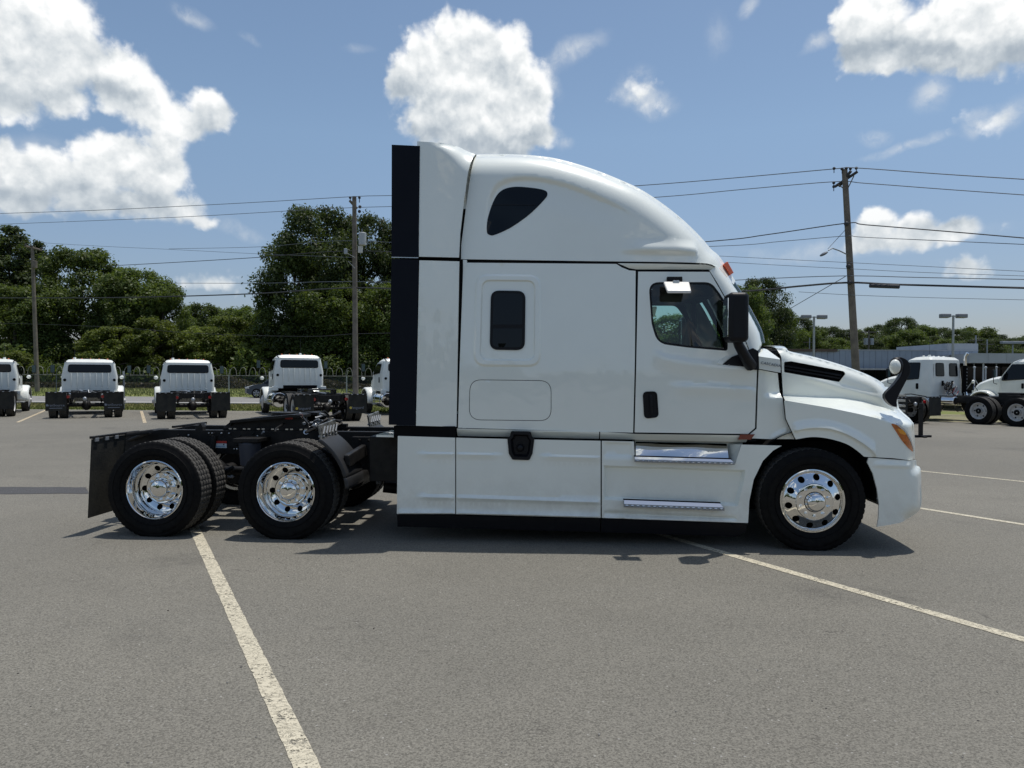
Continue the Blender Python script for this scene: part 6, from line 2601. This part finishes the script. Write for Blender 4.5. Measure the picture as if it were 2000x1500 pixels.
# small distant poles behind the buildings
def far_pole(label, px, top, base_y, Y, w=.12, tank=False, head=False):
    c = at(px, top, Y)
    root = thing('distant_pole', label, 'pole', (c.x, Y, 0), 0, 'small distant poles over the roofs')
    MB().cyl((0, 0, 0), (0, 0, c.z), w, w * .7, 8).build('pole', M['galv'] if not tank else M['wood'], root)
    if tank:
        for s in (-1, 1):
            MB().cyl((s * .42, 0, c.z - 2.2), (s * .42, 0, c.z - 1.2), .32, None, 12).build('transformer', M['galv'], root)
        MB().box(-1.2, 1.2, -.08, .08, c.z - .35, c.z - .2).build('crossarm', M['wood'], root, False)
    elif head:
        MB().box(-1.5, 1.5, -.3, .3, c.z - .25, c.z + .1).build('lamp_head', M['galv'], root, False, bevel=.05)
    else:
        MB().box(-.9, .9, -.06, .06, c.z - .7, c.z - .6).build('crossarm', M['wood'], root, False)
    return root


far_pole('distant pole with a pair of grey transformers above the metal wall', 1697, 645, 0, 112, .16, tank=True)
far_pole('faint distant pole with short crossarm left of the twin lamp post', 1581, 660, 0, 110)
far_pole('slim distant pole standing over the low light roof', 1906, 655, 0, 98, .14)
far_pole('short distant pole right of the slim one', 1928, 663, 0, 100, .12)
far_pole('distant flat headed lamp near the right edge', 1978, 668, 0, 96, .12, head=True)

# ------------------------------------------------------------------ buildings
M['siding'] = material('blue_grey_siding', (.25, .30, .37), .6, .1, var=.12, var_scale=.8)
M['siding2'] = material('light_grey_fascia', (.36, .39, .42), .6, var=.15, var_scale=.6)
M['brown'] = material('rusty_roof_edge', (.10, .07, .05), .7, var=.3, var_scale=.5)
BY = 75.0


def zpx(px, py, Y=BY):
    return at(px, py, Y).z


def xpx(px, Y=BY):
    return at(px, 740, Y).x


ware = thing('warehouse', 'long low blue grey metal warehouse with dark windows under its wall', 'building', (xpx(1700), BY, 0))
ox = xpx(1700)
x0, x1 = xpx(1510) - ox, xpx(1909) - ox
zt1, zt2, zl = zpx(1700, 684.5), zpx(1700, 688), zpx(1700, 719.5)
n = 34
for k in range(n):
    a, b_ = x0 + (x1 - x0) * k / n, x0 + (x1 - x0) * (k + 1) / n
    MB().box(a + .012, b_ - .012, -.04 - .015 * (k % 2), .1, zl, zt1 if k > 10 else zt1 - .12).build('siding_panel', M['siding'], ware, False)
MB().box(x0, x1, .1, 18, 0, zt1 - .1).build('wall', M['siding'], ware, False)
MB().box(x0, xpx(1633) - ox, -.25, .3, zt1 - .14, zt1 + .12).build('roof_edge', M['brown'], ware, False)
MB().box(xpx(1633) - ox, x1, -.10, .3, zt1, zt1 + .08).build('roof_trim', M['siding2'], ware, False)
MB().box(xpx(1850) - ox, x1, -.06, 10, zt1 + .05, zt1 + .75).build('parapet', M['siding2'], ware, False)
MB().box(x0, x1, -1.2, .1, zl - .16, zl).build('canopy', M['galv'], ware, False)
MB().box(x0, x1, -.02, .09, .55, zl - .16).build('window_band', M['dark'], ware, False)
for k in range(18):
    a = x0 + (x1 - x0) * (k + .1) / 18
    MB().box(a, a + (x1 - x0) / 18 * .82, -.06, -.03, .8, zl - .3).build('window', M['dark_glass'], ware, False)
MB().box(x0, x1, -.10, .09, 0, .55).build('plinth', M['concrete'], ware, False)

show = thing('shop_building', 'low building with light grey fascia and dark recessed shop front, far right', 'building', (xpx(2000, 70), 70, 0))
ox = xpx(2000, 70)
a0, a1 = xpx(1893, 70) - ox, xpx(2000, 70) - ox + 30
zf1, zf0 = zpx(1950, 690, 70), zpx(1950, 709, 70)
MB().box(a0, a1, 3.0, 16, 0, zf1 - .1).build('wall', M['siding2'], show, False)
n = 20
for k in range(n):
    p, q = a0 + (a1 - a0) * k / n, a0 + (a1 - a0) * (k + 1) / n
    MB().box(p + .01, q - .01, 0, .15, zf0, zf1).build('fascia_panel', M['siding2'], show, False)
MB().box(a0, a1, .15, 3.2, zf0, zf1 - .05).build('canopy', M['siding2'], show, False)
MB().box(a0, a1, 2.9, 3.0, .2, zf0).build('shop_front', M['dark'], show, False)
for k in range(16):
    p = a0 + (a1 - a0) * k / 16
    MB().box(p + .1, p + (a1 - a0) / 16 - .1, 2.84, 2.88, .5, zf0 - .3).build('window', M['dark_glass'], show, False)
    MB().box(p - .05, p + .05, 2.80, 2.9, .2, zf0).build('mullion', M['siding'], show, False)
for k in range(7):
    p = a0 + (a1 - a0) * (k + .3) / 7
    MB().cyl((p, .3, 0), (p, .3, zf0), .08, None, 10).build('column', M['siding2'], show)

# low white posts with branching arms in front of the shop
for k, px in enumerate((1903, 1925, 1946)):
    c = at(px, 742, 52)
    t_ = thing('bollard_light', ['white tripod post, leftmost of three before the dark shop front', 'white tripod post, middle one of three before the dark shop front', 'white tripod post, rightmost of three before the dark shop front'][k], 'post', (c.x, 52, 0), 0, 'white posts before the shop front')
    for a in (0, 2.1, 4.2):
        MB().tube([(0, 0, 1.6), (.5 * math.cos(a), .5 * math.sin(a), .9), (.62 * math.cos(a), .62 * math.sin(a), 0)], .03, 6).build('leg', M['galv'], t_)
    MB().cyl((0, 0, 1.5), (0, 0, 2.35), .05, None, 8).build('post', M['siding2'], t_)
    MB().sphere((0, 0, 2.4), .09, 8, 6).build('cap', M['siding2'], t_)

# ------------------------------------------------------------------ grey car on the road
cx = at(477, 770, 52).x
car = thing('parked_car', 'dark grey estate car on the road, its tail hidden by a white truck', 'car', (cx, 52, 0))
CG = material('grey_car_paint', (.035, .035, .038), .3, .6, coat=.8)
prof = [(0, .38), (.02, .62), (.12, .78), (.55, .92), (1.15, 1.0), (1.75, 1.44), (2.15, 1.52), (3.4, 1.52), (4.0, 1.40), (4.45, 1.02), (4.58, .85), (4.6, .40), (4.2, .26), (.3, .24)]
ring_s = []
V, Fc = [], []
for yv, sc_ in ((0, .93), (.12, 1.0), (.9, 1.0), (1.68, 1.0), (1.80, .93)):
    ring = []
    for x_, z_ in prof:
        inset = .16 * max(0, (z_ - .95) / .57)
        yy_ = yv + (inset if yv < .9 else (-inset if yv > .9 else 0))
        ring.append((2.3 + (x_ - 2.3) * sc_, yy_, z_))
    V += ring
k = len(prof)
for j in range(4):
    for i in range(k):
        Fc.append((j * k + i, j * k + (i + 1) % k, (j + 1) * k + (i + 1) % k, (j + 1) * k + i))
Fc += [tuple(range(k)), tuple(range(4 * k, 5 * k))[::-1]]
o = mesh_obj('body', V, Fc, CG, car, True, 30)
fix_normals(o)
for pts in ([(1.35, 1.02), (1.85, 1.38), (2.45, 1.44), (2.45, 1.04)], [(2.52, 1.04), (2.52, 1.44), (3.35, 1.44), (3.4, 1.06)], [(3.46, 1.07), (3.42, 1.43), (3.85, 1.36), (4.1, 1.10)]):
    m = MB()
    m.prism(pts, .02, .10)
    q_ = fix_normals(m.build('side_window', M['dark_glass'], car, False))
    q_.rotation_euler = (R(-9), 0, 0)
    q_.location = (0, -.19, .0)
for xw_ in (.85, 3.65):
    w_ = bpy.data.objects.new('wheel', None)
    link(w_, car)
    w_.location = (xw_, .0, .34)
    m = MB()
    m.lathe([(.22, -.02), (.30, -.03), (.335, .0), (.335, .18), (.22, .2)], 32)
    m.build('tyre', M['rubber'], w_)
    m = MB()
    for s_ in range(5):
        a = 2 * math.pi * s_ / 5
        m.box(-.035, .035, -.035, -.015, .0, .215, Matrix.Rotation(a, 4, 'Y'))
    m.lathe([(.225, -.02), (.215, -.035), (.20, -.02)], 32)
    m.build('rim', M['galv'], w_, False)
MB().box(.04, .35, -.005, .10, .66, .78).build('headlight', M['clear'], car, False, bevel=.02)
MB().box(2.5, 2.51, -.008, .0, .4, 1.0).build('door_gap', M['dark'], car, False)
# ------------------------------------------------------------------ trees
def leaf_material(name, c1, c2, c3):
    m = bpy.data.materials.new(name)
    m.use_nodes = True
    T = NT(m.node_tree)
    T.n.clear()
    geo = T.node('ShaderNodeNewGeometry')
    oi = T.node('ShaderNodeObjectInfo')
    n1_ = T.noise(geo.outputs['Position'], .28, 4, .6)
    n2_ = T.noise(geo.outputs['Position'], 1.9, 3, .7)
    col = T.mix(T.maprange(n1_.outputs[0], .36, .64), c1, c2)
    col = T.mix(T.maprange(n2_.outputs[0], .50, .78), col, c3)
    rnd = T.maprange(oi.outputs['Random'], 0, 1, .78, 1.18)
    cc = T.node('ShaderNodeCombineXYZ')
    for i in range(3):
        T.l.new(rnd, cc.inputs[i])
    col = T.vmath('MULTIPLY', col, cc.outputs[0])
    d = T.node('ShaderNodeBsdfPrincipled')
    d.inputs['Roughness'].default_value = .5
    d.inputs['Specular IOR Level'].default_value = .25
    tr = T.node('ShaderNodeBsdfTranslucent')
    T.l.new(col, d.inputs['Base Color'])
    T.l.new(T.vmath('MULTIPLY', col, (1.25, 1.25, .6)), tr.inputs[0])
    mx = T.node('ShaderNodeMixShader')
    mx.inputs[0].default_value = .45
    T.l.new(d.outputs[0], mx.inputs[1])
    T.l.new(tr.outputs[0], mx.inputs[2])
    o = T.node('ShaderNodeOutputMaterial')
    T.l.new(mx.outputs[0], o.inputs[0])
    return m


M['leaf'] = leaf_material('leaves', (.068, .102, .028), (.094, .132, .036), (.158, .190, .056))
M['leaf_light'] = leaf_material('light_leaves', (.095, .130, .030), (.130, .165, .038), (.20, .22, .055))
M['leaf_dark'] = leaf_material('dark_leaves', (.042, .062, .025), (.058, .084, .031), (.100, .125, .045))
M['bark'] = material('bark', (.055, .045, .035), .95, color2=(.09, .08, .065), var_scale=3)


def crown_variant(name, seed, W_, H_, z0, lobes, leaves, leaf, mat, sparse=1.0, shape='round', flat=.75):
    """crown of leaf faces spread through many small lobes on limbs; W_ width, H_ height of the whole tree"""
    r = np.random.default_rng(seed)
    C_ = []
    limbs = []
    for i in range(lobes):
        t = r.uniform(0, 1) ** .85
        z = z0 + (H_ - z0) * t
        if shape == 'round':
            prof_ = math.sqrt(max(.02, 1 - ((t - .42) / .60) ** 2))
        elif shape == 'tall':
            prof_ = math.sqrt(max(.02, 1 - ((t - .35) / .68) ** 2)) * (.75 + .35 * math.sin(9 * t + seed))
        else:
            prof_ = (1 - t) ** .6 + .12
        a = r.uniform(0, 2 * math.pi)
        rad = W_ / 2 * prof_ * (r.uniform(.35, 1.0) ** .5)
        s = W_ * r.uniform(.075, .17) * (1.15 - .4 * t)
        C_.append((rad * math.cos(a), rad * math.sin(a), z, s))
        limbs.append((rad * .82 * math.cos(a), rad * .82 * math.sin(a), z - s * .2))
    C_ = np.array(C_)
    w_ = C_[:, 3] ** 2
    idx = r.choice(len(C_), leaves, p=w_ / w_.sum())
    cen = C_[idx]
    d = r.normal(size=(leaves, 3))
    d /= np.linalg.norm(d, axis=1, keepdims=True)
    rr_ = (r.uniform(0, 1, leaves) ** .45) * sparse
    # ragged twigs: some leaves stick out
    out_ = r.uniform(0, 1, leaves) < .10
    rr_ = np.where(out_, rr_ * 1.35, rr_)
    P = cen[:, :3] + d * (cen[:, 3] * rr_)[:, None] * np.array([1, 1, flat])
    P[:, 2] = np.minimum(P[:, 2], H_ + r.normal(0, .3, leaves))
    nrm = d * .7 + r.normal(size=(leaves, 3)) * .55 + np.array([0, 0, .55])
    nrm /= np.linalg.norm(nrm, axis=1, keepdims=True)
    t1 = np.cross(nrm, r.normal(size=(leaves, 3)))
    t1 /= np.linalg.norm(t1, axis=1, keepdims=True)
    t2 = np.cross(nrm, t1)
    sz = leaf * r.uniform(.5, 1.35, leaves)[:, None]
    a_ = P - t1 * sz
    b2 = P + t2 * sz * .55 + nrm * sz * .15
    c_ = P + t1 * sz
    d_ = P - t2 * sz * .55 + nrm * sz * .15
    V = np.stack([a_, b2, c_, d_], 1).reshape(-1, 3)
    me = bpy.data.meshes.new(name)
    nv = len(V)
    me.vertices.add(nv)
    me.vertices.foreach_set('co', V.ravel())
    me.loops.add(nv)
    me.loops.foreach_set('vertex_index', np.arange(nv))
    me.polygons.add(leaves)
    me.polygons.foreach_set('loop_start', np.arange(0, nv, 4))
    me.polygons.foreach_set('loop_total', np.full(leaves, 4))
    me.materials.append(mat)
    me.update()
    # trunk and limbs
    tk = MB()
    tk.tube([(0, 0, -.3), (.15, .1, H_ * .25), (-.1, .05, H_ * .5), (.1, 0, H_ * .86)], [W_ * .035, W_ * .028, W_ * .02, W_ * .006], 9)
    for i in r.choice(len(limbs), min(26, len(limbs)), replace=False):
        x, y, z = limbs[i]
        zb_ = max(z0 * .5, z - math.hypot(x, y) * .75)
        tk.tube([(0, 0, zb_), (x * .45, y * .45, zb_ + (z - zb_) * .45), (x, y, z)], [W_ * .013, W_ * .008, W_ * .003], 5)
    o = tk.build('tmp_trunk', M['bark'])
    td = o.data
    bpy.data.objects.remove(o)
    return me, td, W_, H_


VAR = {
    'oak': crown_variant('oak_crown', 11, 16, 20, 2.5, 170, 48000, .215, M['leaf_dark'], shape='round'),
    'round': crown_variant('round_crown', 12, 11, 15, 1.5, 130, 32000, .195, M['leaf'], shape='round'),
    'round2': crown_variant('full_crown', 13, 12, 14, 1.0, 140, 34000, .195, M['leaf'], shape='tall'),
    'tall': crown_variant('tall_crown', 14, 9, 20, 3.5, 105, 22000, .215, M['leaf_dark'], shape='tall', sparse=1.05),
    'light': crown_variant('light_crown', 15, 9, 11, .6, 110, 28000, .175, M['leaf_light'], shape='round'),
    'bush': crown_variant('bush_crown', 16, 7, 5, .0, 60, 15000, .15, M['leaf_light'], shape='round'),
    'bushd': crown_variant('dark_bush_crown', 17, 8, 6, .0, 60, 14000, .17, M['leaf'], shape='round'),
}


def tree(kind, px, top, width_px, Y, label, name='broadleaf_tree', cat='tree', group='trees along the far side', rot=None):
    me, td, W_, H_ = VAR[kind]
    c = at(px, top, Y)
    sx = width_px / FPX * Y / W_
    sz = c.z / H_
    root = thing(name, label, cat, (c.x, Y, 0), rng.uniform(0, 6.28) if rot is None else rot, group)
    root.scale = (sx, sx, sz)
    link(bpy.data.objects.new('trunk', td), root)
    link(bpy.data.objects.new('crown', me), root)
    return root


L_ = [
    ('tall', 18, 446, 150, 106, 'tall dark tree with gappy crown at the far left edge, behind the leaning pole'),
    ('tall', -30, 470, 160, 104, 'tall dark tree cut by the left edge of the picture'),
    ('tall', 70, 474, 90, 110, 'narrow dark tree just right of the leaning pole top'),
    ('round', 160, 488, 175, 103, 'rounded green tree between the leaning pole and the first work truck'),
    ('round2', 95, 560, 150, 98, 'mid green tree low behind the leaning pole'),
    ('round', 235, 540, 120, 99, 'small rounded tree left of the one above the plain flapped truck'),
    ('round2', 268, 530, 170, 101, 'bushy tree with a bumpy top, left of the gap in the tree line'),
    ('round', 318, 556, 110, 100, 'tree on the shoulder falling to the gap in the tree line'),
    ('light', 220, 640, 130, 94, 'light green low tree behind the lettered work truck'),
    ('light', 300, 625, 120, 95, 'light green low tree above the plain flapped truck'),
    ('round2', 392, 596, 120, 122, 'lowest tree in the gap under the small white cloud'),
    ('round2', 440, 604, 140, 124, 'low tree in the middle of the gap in the tree line'),
    ('round', 492, 600, 110, 118, 'low tree leaning on the left flank of the tallest crown'),
    ('light', 400, 640, 120, 97, 'yellow green tree right above the plain flapped truck roof'),
    ('light', 455, 622, 120, 98, 'yellow green tree above the grey car'),
    ('light', 520, 640, 110, 96, 'yellow green low tree left of the long wheelbase truck'),
    ('oak', 622, 412, 220, 99, 'tallest broad dark crowned tree, left half of the great pair'),
    ('oak', 712, 428, 170, 102, 'broad dark tree directly behind the transformer pole'),
    ('round', 575, 500, 140, 97, 'dark tree making the left flank of the tallest crown'),
    ('oak', 800, 440, 160, 104, 'big dark tree mostly hidden behind the black rear panel'),
    ('round2', 655, 560, 180, 93, 'dark green tree under the tallest crown, above the long truck'),
    ('round2', 755, 560, 160, 94, 'dark green tree beside the black rear panel'),
    ('round', 30, 560, 150, 97, 'dark tree filling the lower left corner of the tree line'),
    ('oak', 900, 470, 170, 110, 'dark tree wholly behind the sleeper cab'),
    ('round', 1010, 520, 170, 108, 'dark tree behind the cab left of the door glass'),
    ('round2', 1110, 560, 170, 108, 'tree behind the middle of the sleeper cab'),
    ('round', 1220, 600, 150, 106, 'tree behind the cab at the door gap'),
    ('round2', 1325, 618, 190, 104, 'tree seen through the door glass, left side'),
    ('tall', 1405, 640, 100, 104, 'tree seen through the windscreen past the mirror'),
    ('oak', 1488, 547, 118, 108, 'dark tall tree right of the windscreen, highest on that side'),
    ('round', 1450, 560, 110, 102, 'tree directly behind the door mirror and pillar'),
    ('round2', 1530, 605, 70, 112, 'short tree on the right shoulder of the dark tall one'),
]
for a in L_:
    tree(*a)
R_ = [(1562, 622, 60), (1590, 640, 60), (1620, 640, 60), (1655, 645, 60), (1690, 642, 60), (1722, 636, 55), (1760, 623, 70), (1800, 636, 60), (1835, 642, 60),
      (1870, 645, 60), (1905, 640, 80), (1945, 655, 60), (1978, 662, 60), (2015, 655, 70), (2060, 650, 70)]
names_r = ['beside the left twin lamp', 'behind the left twin lamp', 'left of the leaning pole foot', 'behind the leaning pole', 'behind the paired transformers', 'right of the paired transformers',
           'with the highest peak over the warehouse', 'right of the highest peak', 'left of the right twin lamp', 'behind the right twin lamp', 'with rounded hump above the light roof',
           'right of the rounded hump', 'behind the flat headed far lamp', 'at the right edge of the picture', 'just past the right edge']
for i, ((px, top, w), nm) in enumerate(zip(R_, names_r)):
    tree(['oak', 'round', 'oak'][i % 3], px, top, w * 1.25, 150 + 8 * (i % 3), 'far green tree ' + nm, group='far trees behind the warehouse')
    tree(['round', 'oak', 'round2'][i % 3], px + 14, top + 22, w * 1.2, 140 + 4 * (i % 2), 'lower far green tree in front, ' + nm, group='lower far trees behind the warehouse')
tree('bush', 22, 690, 90, 90, 'yellow green bush above the cut off work truck at left', 'bush', 'bush', 'bushes along the fence')

# undergrowth along the foot of the trees (one mass)
def undergrowth(name, x0, x1, y0, y1, h, count, leaf, mat, seed):
    r = np.random.default_rng(seed)
    x = r.uniform(x0, x1, count)
    y = r.uniform(y0, y1, count)
    top = h * (.55 + .45 * np.sin(x * .31 + seed) * np.sin(x * .13) + .35 * np.sin(x * 1.1) * .5)
    z = r.uniform(0, 1, count) ** .8 * np.maximum(top, .6)
    nrm = r.normal(size=(count, 3)) + np.array([0, -.4, .6])
    nrm /= np.linalg.norm(nrm, axis=1, keepdims=True)
    t1 = np.cross(nrm, r.normal(size=(count, 3)))
    t1 /= np.linalg.norm(t1, axis=1, keepdims=True)
    t2 = np.cross(nrm, t1)
    sz = leaf * r.uniform(.5, 1.4, count)[:, None]
    P = np.stack([x, y, z], 1)
    V = np.stack([P - t1 * sz, P + t2 * sz * .6, P + t1 * sz, P - t2 * sz * .6], 1).reshape(-1, 3)
    me = bpy.data.meshes.new(name)
    nv = len(V)
    me.vertices.add(nv)
    me.vertices.foreach_set('co', V.ravel())
    me.loops.add(nv)
    me.loops.foreach_set('vertex_index', np.arange(nv))
    me.polygons.add(count)
    me.polygons.foreach_set('loop_start', np.arange(0, nv, 4))
    me.polygons.foreach_set('loop_total', np.full(count, 4))
    me.materials.append(mat)
    me.update()
    o = link(bpy.data.objects.new(name, me))
    return o


M['leaf_brown'] = leaf_material('dry_undergrowth_leaves', (.035, .030, .020), (.055, .050, .030), (.030, .036, .018))
o = undergrowth('undergrowth', -85, 45, 90, 100, 4.6, 60000, .26, M['leaf'], 5)
tag(o, 'dark leafy undergrowth along the foot of the trees', 'undergrowth', kind='stuff')
o = undergrowth('hedge', -85, 30, 84, 88, 1.35, 30000, .16, M['leaf_brown'], 6)
tag(o, 'low brownish hedge in front of the trees beyond the fence', 'hedge', kind='stuff')
o = undergrowth('far_undergrowth', 48, 150, 128, 140, 6.0, 30000, .4, M['leaf'], 8)
tag(o, 'dark shrubbery behind the warehouse', 'undergrowth', kind='stuff')
o = undergrowth('treeline', -110, 110, -70, -58, 10.0, 30000, .55, M['leaf'], 9)
tag(o, 'wooded edge of the site behind the viewer, mirrored in the chrome', 'trees', kind='stuff')
